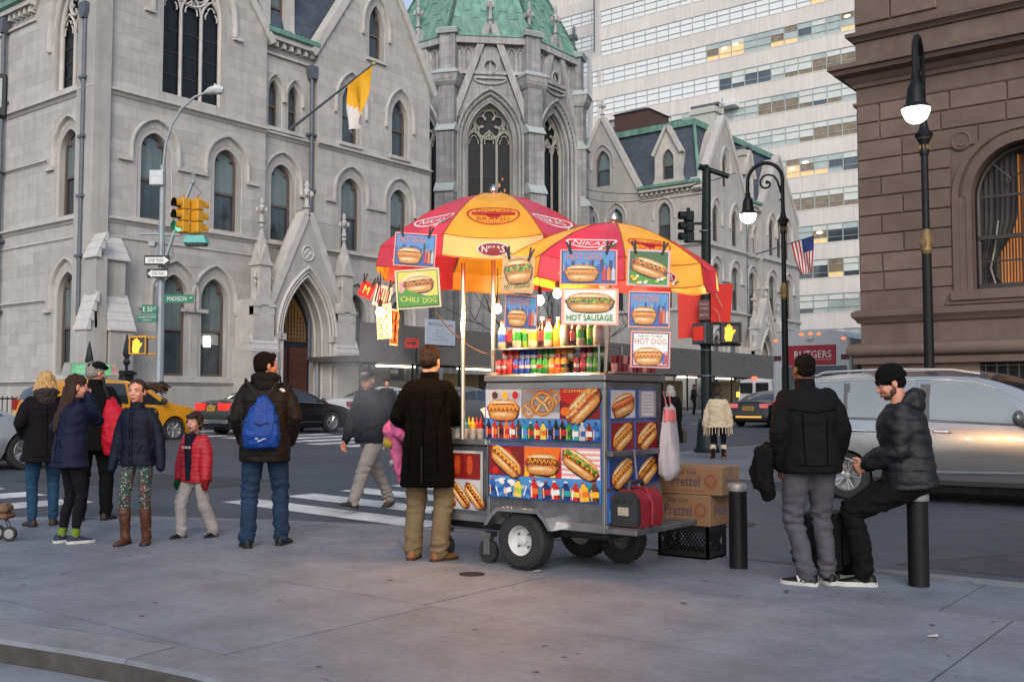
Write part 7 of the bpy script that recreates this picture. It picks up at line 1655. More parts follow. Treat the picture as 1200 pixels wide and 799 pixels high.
def d_hot(P, title=('HOT', 'DOG'), ttl='HOT DOG'):
	P.r(-.47, .47, -.46, .46, 'dblue'); P.r(-.45, .45, -.43, .43, 'blue'); P.r(-.45, .45, 0, .43, 'sky'); skyline(P, -.45, .45, -.12, .22); P.t(ttl, -.08, .29, .6, .17, 'orange')
	hotdog(P, -.12, -.16, .58, 0, 'must', .8)
	for k, c in enumerate(('red', 'orange', 'lgrey')): P.p([(.27 + k * .08 - .03, -.38), (.27 + k * .08 + .03, -.38), (.27 + k * .08 + .03, -.1), (.27 + k * .08, .02), (.27 + k * .08 - .03, -.1)], c)
	P.p([(.26, .1), (.3, .1), (.29, .38), (.27, .38)], 'teal')
def d_chili(P): P.r(-.46, .46, -.46, .46, 'dgreen'); P.r(-.44, .44, -.44, .44, 'yel'); P.p(ellipse(0, .1, .38, .3, 20), 'cream'); hotdog(P, .02, .12, .66, .05, 'chili', .62); P.p([(-.44, -.44), (.44, -.44), (.44, -.2), (.2, -.2), (-.05, -.1), (-.25, -.02), (-.44, -.05)], 'green'); P.p(rp(rect(-.04, .04, -.14, .14), -.37, .06, 0), 'pink'); P.t('CHILI', -.2, -.26, .4, .13, 'yel', -.12); P.t('DOG', .25, -.31, .3, .13, 'yel', .03)
def d_saus(P): P.r(-.46, .46, -.46, .46, 'cream'); P.r(-.43, .43, -.43, .43, 'white'); hotdog(P, 0, .13, .82, 0, 'both', .62); P.t('HOT SAUSAGE', 0, -.30, .8, .16, 'dgreen'); P.t('HOT SAUSAGE', -.004, -.295, .8, .155, 'green')
def d_tall(P): P.r(-.45, .45, -.46, .46, 'tan'); P.r(-.42, .42, -.43, .43, 'bunl'); hotdog(P, 0, .1, .86, .15, 'both', .75); P.t('HOT SAUSAGE', 0, -.32, .8, .12, 'dgreen', .12)
def d_green(P): P.r(-.46, .46, -.46, .46, 'lgrey'); P.r(-.44, .44, -.44, .44, 'dgreen'); P.r(-.44, .44, -.44, -.1, 'green'); hotdog(P, .02, .02, .86, -.35, 'chili', .5); [P.p(ellipse(rnd.uniform(-.38, .38), rnd.uniform(-.42, -.2), .04, .04, 7), rnd.choice(['yel', 'white', 'must', 'lime'])) for k in range(14)]
def d_ny(P): P.r(-.46, .46, -.46, .46, 'dblue'); P.r(-.43, .43, -.43, .43, 'white'); P.t('NEW YORK', 0, .36, .62, .07, 'dgreen'); P.t('HOT DOG', 0, .22, .8, .15, 'red'); P.r(-.43, .43, -.43, -.05, 'pink'); hotdog(P, -.06, -.17, .7, .04, 'must', .66); P.p(rect(.3, .36, -.38, -.1), 'blue'); P.p(rect(.37, .42, -.38, -.14), 'red')
def d_pretz(P): P.r(-.44, .44, -.46, .46, 'orange'); P.r(-.40, .40, -.43, .43, 'cream'); [P.p(ribbon([(x + .13 * math.sin(q), y + .11 * math.cos(q)) for q in [2 * PI * k / 10 for k in range(11)]], .06), 'sau') for x in (-.2, .2) for y in (-.28, 0, .26)]
def d_mix(P): P.r(-.45, .45, -.45, .45, 'sau'); [hotdog(P, x, y, .34, .6, 'must', .5) for x in (-.22, .2) for y in (-.25, .02, .28)]
def d_red(P): P.r(-.45, .45, -.45, .45, 'red'); P.t('M', 0, 0, .4, .5, 'yel')
def d_rows(P): P.r(-.45, .45, -.45, .45, 'lgrey'); [P.r(x, x + .1, -.35, .35, rnd.choice(['red', 'dblue', 'black', 'sau'])) for x in (-.4, -.25, -.1, .05, .2, .32)]
tq = 7.72
poster('blue HOT DOG poster at the left, above the CHILI DOG one', 461.5, 511, 273, 313, 7.62, d_hot, -6, 0, True, 'pink', 4)
poster('green and yellow CHILI DOG poster at the left', 463.5, 516, 315, 361.5, 7.62, d_chili, -6, 0, False, 'cream', -4)
poster('tan HOT SAUSAGE poster glowing by the bulb, middle of the cart', 588, 626, 299, 343, 6.85, d_tall, 4, 0, True, 'bunl', 4)
poster('blue HOT DOG poster under the tan sausage one', 591.5, 630, 345.5, 386, 6.95, d_hot, 4, 0, False, 'pink', 3)
poster('blue HOT DOG poster above the HOT SAUSAGE one', 656, 723.5, 292, 334, 6.78, d_hot, 0, 0, True, 'pink', 1)
poster('white HOT SAUSAGE poster with green lettering under the second umbrella', 657.5, 725, 337.5, 381, 6.78, d_saus, 0, 0, False, 'pink', 1)
poster('green chili dog picture poster at the right, topmost of its column', 734.5, 785.5, 292, 336, 6.82, d_green, 5, 0, True, 'pink', 3)
poster('blue HOT DOG poster at the right, middle of its column', 736.5, 785, 341, 384, 6.82, d_hot, 5, 0, False, 'pink', 2)
poster('white NEW YORK HOT DOG poster at the right, lowest of its column', 739, 785.5, 388, 431, 6.82, d_ny, 5, 0, False, 'pink', 2)
poster('small red card with yellow letter hung far left', 420, 439, 330, 349, 8.6, d_red, -30, 0, True, 'red', 25)
poster('small striped menu card hung above the pretzel poster', 436, 460, 334, 360, 8.55, d_rows, -35, 0, True, 'pink', 16)
poster('cream pretzel poster hung behind the leftmost bulb', 439, 461, 356, 397, 8.5, d_pretz, -40, 0, False, 'cream', -3)
poster('orange picture poster hung edge on beside the pretzel one', 455, 469, 362, 405, 8.6, d_mix, 50, 0, False, 'cream', 2)
# ---- bulbs
bulbm = M('bulb_glow', (1, .9, .7), .3, emit=26, ecol=(1, .72, .36))
for i, (px, py, t_, lab, en) in enumerate(((445.5, 366, 8.25, 'leftmost bare lit bulb hanging by the pretzel poster', 16), (583, 362, 8.4, 'bare lit bulb hanging left of the tan sausage poster', 22), (632.5, 352, 8.0, 'bare lit bulb hanging right of the tan sausage poster', 24), (653, 344, 8.4, 'bare lit bulb half hidden behind the HOT SAUSAGE poster', 22))):
	p = att(px, py, t_); t = thing('light_bulb', lab, 'light bulb', p, 0, 'bare bulbs lighting the cart')
	b = MB(); b.ell((0, 0, 0), (.034, .034, .038), 14, 10); b.lathe([(.022, .018), (.014, .045)], 10, cap=False); b.build('glass', bulbm, t)
	b = MB(); b.lathe([(.016, .04), (.018, .06), (.016, .095), (.006, .11)], 10); b.build('socket', clipm, t); b = MB(); b.tube([(0, 0, .1), (.005, 0, .2), (0, 0, .34)], .004, 5); b.build('cord', clipm, t)
	l = bpy.data.lights.new('bulb_light', 'POINT'); l.energy = en * 1.9; l.color = (1, .56, .24); l.shadow_soft_size = .03; lo = bpy.data.objects.new('bulb_light', l); COL.objects.link(lo); lo.parent = t; lo.location = (0, 0, -.045)
b = MB(); p, q = att(510, 365, 8.2), att(572, 415, 8.5); rp_ = thing('guy_cord', 'thin dark cord slung from the chili poster to the rack', 'cord', p); b.tube([(q - p) * f - Vector((0, 0, .25 * f * (1 - f))) for f in [k / 8 for k in range(9)]], .006, 5); b.build('cord', M('brown_cord', (.08, .05, .04), .8), rp_)
# ---- things about the cart
p = onz(830, 656, 0); ck = thing('milk_crate', 'black plastic lattice crate under the cardboard boxes', 'crate', (p.x, p.y, 0))
b = MB(); Wc, Dc, Hc = .47, .33, .27
def lattice(X, w_, h_):
	b.box(0, w_, 0, .02, 0, .05, 0, X); b.box(0, w_, 0, .02, h_ - .05, h_, 0, X); b.box(0, .03, 0, .02, .05, h_ - .05, 0, X); b.box(w_ - .03, w_, 0, .02, .05, h_ - .05, 0, X); n_ = int(w_ / .03)
	for k in range(n_ + 6):
		for s in (1, -1):
			a = (.0 + k * .032 - .1, .05); c = (a[0] + s * .13, h_ - .05); x0, x1 = a[0], c[0]
			if min(x0, x1) < .02 or max(x0, x1) > w_ - .02: continue
			b.tube([(x0, .01, .05), (x1, .01, h_ - .05)], .0065, 4, 0, X)
lattice(T(-Wc, 0, 0), Wc, Hc); lattice(T(-Wc, Dc - .02, 0), Wc, Hc); lattice(T(0, 0, 0) @ RZ(PI / 2), Dc, Hc); lattice(T(-Wc + .02, 0, 0) @ RZ(PI / 2), Dc, Hc); b.box(-Wc, 0, 0, Dc, 0, .015)
b.build('basket', M('black_crate_plastic', (.010, .010, .012), .45), ck, smooth=False)
card = M('cardboard', (.29, .165, .085), .8, var=.1, scale=5, stain=.2); tape = M('brown_tape', (.20, .12, .06), .4)
inkp = M('box_ink_purple', (.045, .03, .09), .7); inkr = M('box_ink_red', (.26, .06, .03), .7)
for k, (dx, dy, z, hh, ww, lab) in enumerate(((.03, -.02, .272, .255, .70, 'lower cardboard pretzel box resting on the black crate'), (.13, .0, .528, .235, .76, 'upper cardboard pretzel box, top of the stack by the cart'))):
	t = thing('cardboard_box', lab, 'box', (p.x + dx, p.y + dy, z), rad(-2 + 4 * k)); dd = .36
	b = MB(); b.bbox(-ww, 0, 0, dd, 0, hh, .006); b.build('carton', card, t)
	b = MB(); b.box(-ww + .005, -.005, dd / 2 - .03, dd / 2 + .03, hh, hh + .0015); b.box(-.0, .0015, dd / 2 - .03, dd / 2 + .03, hh - .07, hh); b.box(-ww + .002, -.002, dd / 2 - .003, dd / 2 + .003, hh + .0015, hh + .002); b.build('tape', tape, t, smooth=False)
	P = MB(); P.text('Pretzel', -ww * .43, hh * .48, .26, hh * .36, 0, 0); P.text('New York', -ww * .43, hh * .80, .2, hh * .15, 0, 0)
	P.poly([ellipse(-ww * .13, hh * .5, .06, .06, 24), ellipse(-ww * .13, hh * .5, .053, .053, 24)], 0, 1); P.poly([ellipse(-ww * .13, hh * .5, .047, .047, 20), ellipse(-ww * .13, hh * .5, .036, .036, 20)], .0005, 1)
	P.text('SOFT', -ww * .13, hh * .53, .04, .016, 0, 1); P.text('PRETZELS', -ww * .13, hh * .44, .055, .012, 0, 1); P.poly([rect(-ww * .72, -ww * .2, hh * .12, hh * .15)], 0, 1)
	P.v = [(x, -.0012 - z, y) for x, y, z in P.v]; P.build('box_print', [inkp, inkr], t, smooth=False)
	P = MB(); P.text('Pretzel', dd * .5, hh * .5, dd * .6, hh * .3); P.v = [(.0012 + z, x, y) for x, y, z in P.v]; P.build('box_print', [M('box_ink_blue', (.03, .05, .2), .7)], t, smooth=False)
g0 = thing('generator', 'red and black portable generator chained on the rear step of the cart', 'generator', (c0x + .125, YC + .05, .378)); g0.scale = (.84, .9, .88)
redp = M('generator_red', (.22, .012, .022), .4, var=.15, coat=.3); dgp = M('generator_black', (.022, .022, .024), .5, var=.2)
b = MB(); b.rings([[(x0, y, z) for x0, z in ((-.13, .0), (.13, .0), (.15, .08), (.14, .24), (.08, .31), (-.08, .31), (-.14, .24), (-.15, .08))] for y in (.06, .40)]); b.build('body', redp, g0, ang=30)
b = MB(); b.rings([[(x0 * .98, y, z) for x0, z in ((-.13, .015), (.13, .015), (.145, .08), (.13, .24), (.07, .295), (-.07, .295), (-.13, .24), (-.145, .08))] for y in (-.0, .062)]); fp_ = b.build('control_face', dgp, g0, ang=30)
b = MB(); b.bbox(-.06, .05, -.006, 0, .1, .17, .002); b.build('label', M('label_cream', (.35, .3, .24), .6), fp_)
for x, z in ((-.07, .22), (0, .22), (.07, .22)): b = MB(); b.lathe([(.018, 0), (.016, .01), (.001, .011)], 10, 0, T(x, 0, z) @ RX(PI / 2), cap=False); b.build('outlet', blackp_, fp_)
b = MB(); b.tube([(-.02, .1, .30), (-.02, .12, .37), (-.02, .32, .37), (-.02, .36, .30)], .02, 8); b.build('handle', dgp, g0)
b = MB(); b.tube([(-.155, .2, .02), (-.16, .2, .2), (-.09, .2, .325), (.09, .2, .325), (.16, .2, .2), (.155, .2, .02)], .012, 6); b.build('strap', redp, g0)
ch = thing('steel_chain', 'steel chain looped from the push bar over the generator', 'chain', (c0x + .05, YC + .3, .93))
pts = []
def cpt(f):
	return Vector((.03 + .10 * sm((f - .35) / .4), -.02 + .1 * f - .1 * sm((f - .5) / .5), 0.0 - .30 * min(1, f / .45) - .28 * max(0, (f - .55) / .45) + .02 * math.sin(f * PI)))
for k in range(34):
	f0 = k / 34; p0_, p1_ = cpt(f0), cpt(f0 + 1 / 34); d = (p1_ - p0_); d = d.normalized() if d.length > 1e-4 else Vector((0, 0, -1)); u_ = d.orthogonal().normalized(); v_ = d.cross(u_);
	if k % 2: u_ = v_
	m_ = (p0_ + p1_) / 2; b = MB(); b.tube([m_ + d * (.013 * math.cos(q)) + u_ * (.007 * math.sin(q)) for q in [2 * PI * j / 10 for j in range(10)]], .0028, 5, closed=True); b.build('link', steel, ch)
bagm = cloth('white_bag_plastic', '#c9c2c6', .3); bagp = M('bag_pink_print', '#cf6a70', .4)
bg_ = thing('plastic_bag', 'white and pink plastic bag hanging off the far end of the cart', 'bag', (c0x + .08, YC + DP - .02, .68)); bg_.scale = (.85, .85, .95)
b = MB(); rs = []
for k, (z, r, q) in enumerate(((.0, .02, .02), (.02, .07, .10), (.08, .095, .15), (.2, .085, .15), (.36, .06, .12), (.5, .045, .09), (.58, .05, .07), (.62, .02, .03))): rs.append([(r * math.cos(a) * (1 + .16 * math.sin(3 * a + k) + .1 * math.sin(7 * a + 2 * k)), q * math.sin(a) * (1 + .16 * math.sin(4 * a + k * .7) + .08 * math.sin(9 * a)), z + .02 * math.sin(2 * a + k)) for a in [2 * PI * j / 40 for j in range(40)]])
b.rings(rs); b.build('bag', bagm, bg_, ang=60)
b = MB(); b.rings([[(r * math.cos(a) * 1.02, q * math.sin(a) * 1.05, z) for a in [2 * PI * j / 24 for j in range(24)]] for z, r, q in ((.49, .05, .095), (.59, .055, .075))], cap=False); b.build('pink_band', bagp, bg_)
b = MB(); b.tube([(-.02, -.02, .58), (-.03, -.02, .68), (-.05, -.03, .74), (.0, 0, .72), (.02, 0, .6)], .007, 6); b.build('handle', bagp, bg_)
p = onz(11, 634, 0); st = thing('stroller', 'stroller with small grey wheels and brown footrest cut by the left edge', 'stroller', (p.x, p.y, 0), CAM_YAW)
for k, (x, y) in enumerate(((0, 0), (-.16, .1))):
	b = MB(T(x, y, .07) @ RX(PI / 2)); b.lathe([(.03, -.018), (.062, -.018), (.07, -.008), (.07, .008), (.062, .018), (.03, .018)], 18); w_ = b.build('wheel', tyre, st); b = MB(T(x, y, .07) @ RX(PI / 2)); b.lathe([(.045, .019), (.03, .022), (.001, .02)], 14, cap=False); b.build('hub', M('hub_grey', (.25, .25, .26), .5), w_)
b = MB(); b.tube([(0, .03, .09), (-.04, .05, .16), (-.2, .1, .42), (-.34, .12, .7)], .016, 8); b.tube([(-.16, .1, .09), (-.18, .1, .2), (-.25, .1, .35)], .014, 8); b.build('frame', M('black_tube', (.02, .02, .022), .4), st)
b = MB(); b.bbox(-.25, -.03, -.02, .2, .20, .25, .02); b.bbox(-.16, -.04, -.0, .18, .25, .34, .03); b.build('footrest', M('brown_canvas', (.16, .09, .055), .8), st)
sv = bpy.data.materials.new('steam'); sv.use_nodes = True; n = sv.node_tree; n.nodes.clear()
pv = n.nodes.new('ShaderNodeVolumePrincipled'); pv.inputs['Color'].default_value = (.9, .92, .95, 1); ov = n.nodes.new('ShaderNodeOutputMaterial'); n.links.new(pv.outputs[0], ov.inputs['Volume'])
tc = n.nodes.new('ShaderNodeTexCoord'); nz_ = n.nodes.new('ShaderNodeTexNoise'); nz_.inputs['Scale'].default_value = 2.2; nz_.inputs['Detail'].default_value = 3; n.links.new(tc.outputs['Object'], nz_.inputs['Vector'])
ln_ = n.nodes.new('ShaderNodeVectorMath'); ln_.operation = 'LENGTH'; sc2 = n.nodes.new('ShaderNodeVectorMath'); sc2.operation = 'MULTIPLY'; sc2.inputs[1].default_value = (1 / .7, 1 / .5, 1 / .8); n.links.new(tc.outputs['Object'], sc2.inputs[0]); n.links.new(sc2.outputs[0], ln_.inputs[0])
r1 = n.nodes.new('ShaderNodeMapRange'); r1.inputs[1].default_value = 1; r1.inputs[2].default_value = .1; r1.inputs[3].default_value = 0; r1.inputs[4].default_value = 1; n.links.new(ln_.outputs['Value'], r1.inputs[0]); r2 = n.nodes.new('ShaderNodeMapRange'); r2.inputs[1].default_value = .38; r2.inputs[2].default_value = .7; r2.inputs[3].default_value = 0; r2.inputs[4].default_value = 1.3; n.links.new(nz_.outputs['Fac'], r2.inputs[0])
mm = n.nodes.new('ShaderNodeMath'); mm.operation = 'MULTIPLY'; n.links.new(r1.outputs[0], mm.inputs[0]); n.links.new(r2.outputs[0], mm.inputs[1]); n.links.new(mm.outputs[0], pv.inputs['Density'])
b = MB(); b.ell((0, 0, 0), (.7, .5, .8), 20, 12); o = b.build('steam', sv, None, label='faint steam drifting past the striding man in the cap', cat='steam', kind='stuff'); o.location = att(423, 433, 11.2)
# ================================================================ people
_rs = np.random.RandomState(3); _lat = _rs.rand(64, 64, 64)
def vnoise(P, f, off=0.):
	q = P * f + 100 + off; i = np.floor(q).astype(int); t = q - i; t = t * t * (3 - 2 * t); out = 0
	for a in (0, 1):
		for b_ in (0, 1):
			for c_ in (0, 1):
				wgt = (t[:, 0] if a else 1 - t[:, 0]) * (t[:, 1] if b_ else 1 - t[:, 1]) * (t[:, 2] if c_ else 1 - t[:, 2])
				out = out + wgt * _lat[(i[:, 0] + a) % 64, (i[:, 1] + b_) % 64, (i[:, 2] + c_) % 64]
	return out * 2 - 1
class Blob:
	"""closed overlapping lofts fused into one smooth skin"""
	def __init__(s): s.b = MB()
	def cap(s, pts, r, n=10, sq=(1, 1)):
		s.b.tube(pts, r, n); rs = r if isinstance(r, (list, tuple)) else [r] * len(pts)
		for p, q in zip(pts, rs): s.b.ell(p, (q * .98, q * .98, q * .98), 10, 7)
		return s
	def ell(s, c, r, X=None): s.b.ell(c, r, 16, 11, 0, X); return s
	def loft(s, rs, n=24, ex=2.3):
		rings = []
		for c, rx, ry, ax, ay in rs:
			c = Vector(c); rings.append([tuple(c + ax * (math.copysign(abs(math.cos(t)) ** (2 / ex), math.cos(t)) * rx) + ay * (math.copysign(abs(math.sin(t)) ** (2 / ex), math.sin(t)) * ry)) for t in [2 * PI * j / n for j in range(n)]])
		s.b.rings(rings); return s
	def fuse(s, name, mat, parent, voxel=.012, smooth=4, disp=None, **kw):
		me = s.b.mesh('tmp', mat, smooth=False); o = bpy.data.objects.new('tmp', me); COL.objects.link(o)
		m = o.modifiers.new('r', 'REMESH'); m.mode = 'VOXEL'; m.voxel_size = voxel
		if smooth: m = o.modifiers.new('s', 'SMOOTH'); m.iterations = smooth; m.factor = .5
		bpy.context.view_layer.update(); dg_ = bpy.context.evaluated_depsgraph_get()
		nm = bpy.data.meshes.new_from_object(o.evaluated_get(dg_)); bpy.data.objects.remove(o); bpy.data.meshes.remove(me)
		nm.materials.clear(); nm.materials.append(mat); nm.name = name
		n = len(nm.vertices)
		if disp and n:
			co = np.empty(n * 3, np.float32); nm.vertices.foreach_get('co', co); co = co.reshape(-1, 3).astype(float); no = np.empty(n * 3, np.float32); nm.vertices.foreach_get('normal', no); no = no.reshape(-1, 3)
			co = co + no * disp(co)[:, None]; nm.vertices.foreach_set('co', co.astype(np.float32).ravel())
		nm.polygons.foreach_set('use_smooth', [True] * len(nm.polygons)); nm.update()
		return obj(name, nm, parent, **kw)
def ik(a, c, l1, l2, pole):
	a, c = Vector(a), Vector(c); d = c - a; L = min(d.length, (l1 + l2) * .998); u = d.normalized(); c = a + u * L
	x = (l1 * l1 - l2 * l2 + L * L) / (2 * L); h = math.sqrt(max(0, l1 * l1 - x * x)); p = Vector(pole); p = p - u * p.dot(u)
	p = p.normalized() if p.length > 1e-6 else u.orthogonal(); return a + u * x + p * h, c
def fabric(name, h, rough=.85, var=.12, bump=.3, sc=12, spec=.22, dim=.6, **k): return M(name, tuple(c * dim for c in C(h)), rough, var=var, scale=sc, bump=bump, bscale=220, spec=spec, **k)
skin_m = {'light': M('skin_light', '#c98f78', .5, var=.08, scale=18, spec=.35), 'tan': M('skin_tan', '#b57a5c', .5, var=.08, scale=18, spec=.35), 'brown': M('skin_brown', '#7a4d38', .5, var=.08, scale=18, spec=.35)}
eyew = M('eye_white', '#cfc6bf', .3); eyed = M('eye_dark', '#1a1210', .25); lipm = M('lip', '#9c5a50', .55)
X_, Y_, Z_ = Vector((1, 0, 0)), Vector((0, 1, 0)), Vector((0, 0, 1))
def person(label, pos, face_px, phi, H, spec):
	"""face_px: column of the photo they stand in; phi: 0 walks away from the viewer, 90 to the right, 180 towards"""
	D = ray(face_px, 470); th = math.atan2(D.y, D.x) - rad(phi)
	t = thing('person', label, 'person', pos, th - PI / 2)
	S_ = spec; k = H / 1.75; far = S_.get('far', False); vx = .013 if far else .0075; vc = .016 if far else .0115
	hk = S_.get('hk', 1.0)                         # head size against an adult's
	bulk = S_.get('bulk', 1.0)
	zh = S_.get('zh', .515) * H; hip = Vector((S_.get('hx', 0), S_.get('hy', 0), zh))
	lean, side = rad(S_.get('lean', 3)), rad(S_.get('side', 0))
	up = Vector((math.sin(side), math.sin(lean) * math.cos(side), math.cos(lean) * math.cos(side))).normalized()
	tw = rad(S_.get('twist', 0)); ax = Vector((math.cos(tw), math.sin(tw), 0)); ax = (ax - up * ax.dot(up)).normalized(); fw = up.cross(ax)
	TL = .315 * H; neck = hip + up * TL
	sw = S_.get('sw', .155) * k * bulk
	sh = [neck - up * .035 * k + ax * (s * sw) for s in (-1, 1)]; hj = [hip + ax * (s * .088 * k) for s in (-1, 1)]
	feet = S_.get('feet', ((-.1, 0, -8), (.1, 0, 8)))
	ank, knee, toes = [], [], []
	for i, f in enumerate(feet):
		fz = f[3] if len(f) > 3 else 0; a = Vector((f[0] * k, f[1] * k, .075 * k + fz)); ya = rad(-f[2]); td = Vector((-math.sin(ya), math.cos(ya), 0)); kn, c = ik(hj[i], a, .245 * H * S_.get('leg', 1), .235 * H * S_.get('leg', 1), td + Vector((0, .2, 0))); knee.append(kn); ank.append(c); toes.append(td)
	hands = S_.get('hands', ((-.25, .03, .47), (.25, .03, .47))); poles = S_.get('poles', ((-.6, -1, -.3), (.6, -1, -.3)))
	elb, wri = [], []
	for i, h in enumerate(hands):
		e, w_ = ik(sh[i], Vector((h[0] * k, h[1] * k, h[2] * H)), .172 * H, .15 * H, poles[i]); elb.append(e); wri.append(w_)
	hh = .128 * H * hk if hk == 1 else .225 * hk; q = hh / .225
	hc = neck + up * (.126 * q + .02 * k) + fw * (.025 * k + S_.get('hfwd', 0)); yaw, pit = rad(-S_.get('hyaw', 0)), rad(S_.get('hpit', 0))
	Mh = Matrix.Translation(hc) @ RZ(yaw + tw) @ RX(pit) @ Matrix.Diagonal((q, q, q, 1))
	B = Blob(); sc_ = lambda x: x * k
	tors = [(-.1, .10, .08), (.0, .145, .10), (.3, .125, .09), (.62, .145, .10), (.82, .15, .095), (.95, .10, .075), (1.0, .05, .05)]
	B.loft([(hip + up * (TL * a), rx * k * bulk * .9, ry * k * bulk * .9, ax, fw) for a, rx, ry in tors])
	B.cap([neck - up * .03 * k, hc + Vector(Mh.to_3x3() @ Vector((0, -.022, -.05)))], [.055 * k if hk == 1 else .045 * q, .05 * q])
	for i in (0, 1):
		B.cap([hj[i], knee[i], ank[i]], [.07 * k * bulk, .048 * k, .034 * k]); B.cap([ank[i], ank[i] + toes[i] * .07 * k - Z_ * .04 * k], [.03 * k, .02 * k])
		B.cap([sh[i] - up * .05 * k - ax * (.02 * k * (-1 if i == 0 else 1)), elb[i], wri[i]], [.038 * k, .034 * k, .025 * k])
	for c, r in (((0, -.014, .03), (.074, .094, .082)), ((0, .022, -.03), (.063, .068, .078)), ((0, .03, -.072), (.046, .05, .038)), ((0, .066, -.094), (.02, .018, .016)), ((-.034, .056, -.03), (.028, .026, .028)), ((.034, .056, -.03), (.028, .026, .028)), ((-.03, .076, .022), (.028, .013, .010)), ((.03, .076, .022), (.028, .013, .010)), ((0, .084, -.063), (.024, .012, .011)), ((-.076, -.012, -.012), (.011, .021, .032)), ((.076, -.012, -.012), (.011, .021, .032)), ((0, .088, -.005), (.010, .014, .018)), ((0, .098, -.026), (.015, .016, .012))): B.ell(c, r, Mh)
	for i in (0, 1):
		if S_.get('nohands', (0, 0))[i]: continue
		s = -1 if i == 0 else 1; d = (wri[i] - elb[i]).normalized(); hd = S_.get('hdir', (None, None))[i]
		if hd: d = Vector(hd).normalized()
		side_ = fw if abs(d.dot(fw)) < .8 else Z_; n_ = (Vector((-s, 0, 0)) - d * (Vector((-s, 0, 0)).dot(d))); n_ = n_.normalized() if n_.length > .2 else side_; th_ = n_.cross(d) * (1 if s < 0 else -1)
		if th_.dot(fw) < 0 and abs(th_.dot(fw)) > .3: th_ = -th_
		L = .185 * k * (1 if hk == 1 else .95); wp = wri[i]; pw = L * .2
		B.loft([(wp, .026 * k, .018 * k, th_, n_), (wp + d * L * .25, .040 * k, .016 * k, th_, n_), (wp + d * L * .5, .041 * k, .014 * k, th_, n_), (wp + d * L * .56, .036 * k, .010 * k, th_, n_)], 14)
		curl = S_.get('curl', .5)
		for j, (o_, ln) in enumerate(((.031, .40), (.0105, .46), (-.0105, .43), (-.031, .34))):
			p0 = wp + d * L * .52 + th_ * (o_ * k); d1 = (d * math.cos(curl) + n_ * math.sin(curl) + th_ * (o_ * 1.5)).normalized(); d2 = (d * math.cos(curl * 2.2) + n_ * math.sin(curl * 2.2)).normalized(); d3 = (d * math.cos(curl * 3.2) + n_ * math.sin(curl * 3.2)).normalized(); l_ = ln * L
			p1 = p0 + d1 * l_ * .45; p2 = p1 + d2 * l_ * .32; p3 = p2 + d3 * l_ * .23; B.cap([p0, p1, p2, p3], [.0095 * k, .009 * k, .0085 * k, .0075 * k], 8)
		p0 = wp + d * L * .18 + th_ * .032 * k; dt = (th_ * .75 + d * .8 + n_ * .25).normalized(); p1 = p0 + dt * L * .2; p2 = p1 + (d * .9 + n_ * .35 + th_ * .15).normalized() * L * .17; B.cap([p0, p1, p2], [.013 * k, .0105 * k, .008 * k], 8)
	B.fuse('body', skin_m[S_.get('skin', 'light')], t, vx, 3)
	if not far and S_.get('face', True):
		for s in (-1, 1):
			b = MB(Mh); b.ell((s * .031, .0755, .004), (.0135, .0095, .007), 12, 8, 0); b.ell((s * .031, .0825, .004), (.006, .0042, .0062), 10, 6, 1); b.build('eye', [eyew, eyed], t)
			b = MB(Mh); b.tube([(s * .014, .0885, .0195), (s * .03, .0885, .0245), (s * .049, .074, .019)], [.003, .0036, .0022], 6); b.build('eyebrow', S_['hair_m'], t)
		b = MB(Mh); mo = S_.get('mouth', 0); b.tube([(-.023, .0835, -.064), (-.01, .0935, -.0615), (0, .095, -.063), (.01, .0935, -.0615), (.023, .0835, -.064)], [.002, .0045, .005, .0045, .002], 6)
		b.tube([(-.02, .084, -.068 - mo), (0, .0935, -.072 - mo), (.02, .084, -.068 - mo)], [.002, .0052, .002], 6); b.build('lips', lipm, t)
		if mo: b = MB(Mh); b.ell((0, .0885, -.068 - mo / 2), (.015, .008, mo * .7), 10, 6); b.build('mouth', M('mouth_dark', '#3a1413', .5), t)
		if S_.get('beard'):
			bb = Blob(); [bb.ell(c, r, Mh) for c, r in (((0, .032, -.082), (.0475, .0525, .031)), ((-.045, .014, -.055), (.0195, .03, .03)), ((.045, .014, -.055), (.0195, .03, .03)), ((0, .088, -.048), (.024, .008, .006)))]; bb.fuse('beard', S_['beard'], t, .006, 2)
	hs_ = S_.get('hair'); hm = S_.get('hair_m')
	def hdisp(amp=.006, f=55): return lambda P: amp * vnoise(P * np.array([1, 1, .22]), f * 1.6) + amp * .7 * vnoise(P * np.array([1, 1, .5]), 28, 9)
	if hs_:
		bb = Blob()
		if hs_ == 'buzz': bb.ell((0, -.024, .038), (.077, .093, .079), Mh); bb.ell((0, -.045, .0), (.070, .066, .072), Mh)
		elif hs_ == 'short': bb.ell((0, -.022, .044), (.083, .099, .084), Mh); bb.ell((0, -.05, -.0), (.078, .070, .078), Mh); bb.ell((-.066, .016, .012), (.014, .024, .03), Mh); bb.ell((.066, .016, .012), (.014, .024, .03), Mh); bb.ell((.01, .05, .088), (.05, .04, .024), Mh)
		elif hs_ == 'mop': bb.ell((0, -.018, .045), (.087, .104, .086), Mh); bb.ell((0, -.05, -.01), (.082, .072, .085), Mh); bb.ell((-.02, .066, .062), (.05, .03, .028), Mh); bb.ell((.03, .062, .06), (.045, .03, .026), Mh); bb.ell((-.07, .02, .01), (.017, .03, .04), Mh); bb.ell((.07, .02, .01), (.017, .03, .04), Mh)
		elif hs_ == 'tied': bb.ell((0, -.025, .043), (.080, .097, .081), Mh); bb.ell((0, -.055, .01), (.070, .062, .066), Mh); bb.ell((-.066, -.002, .012), (.013, .026, .034), Mh); bb.ell((.066, -.002, .012), (.013, .026, .034), Mh)
		elif hs_ in ('long', 'bob'):
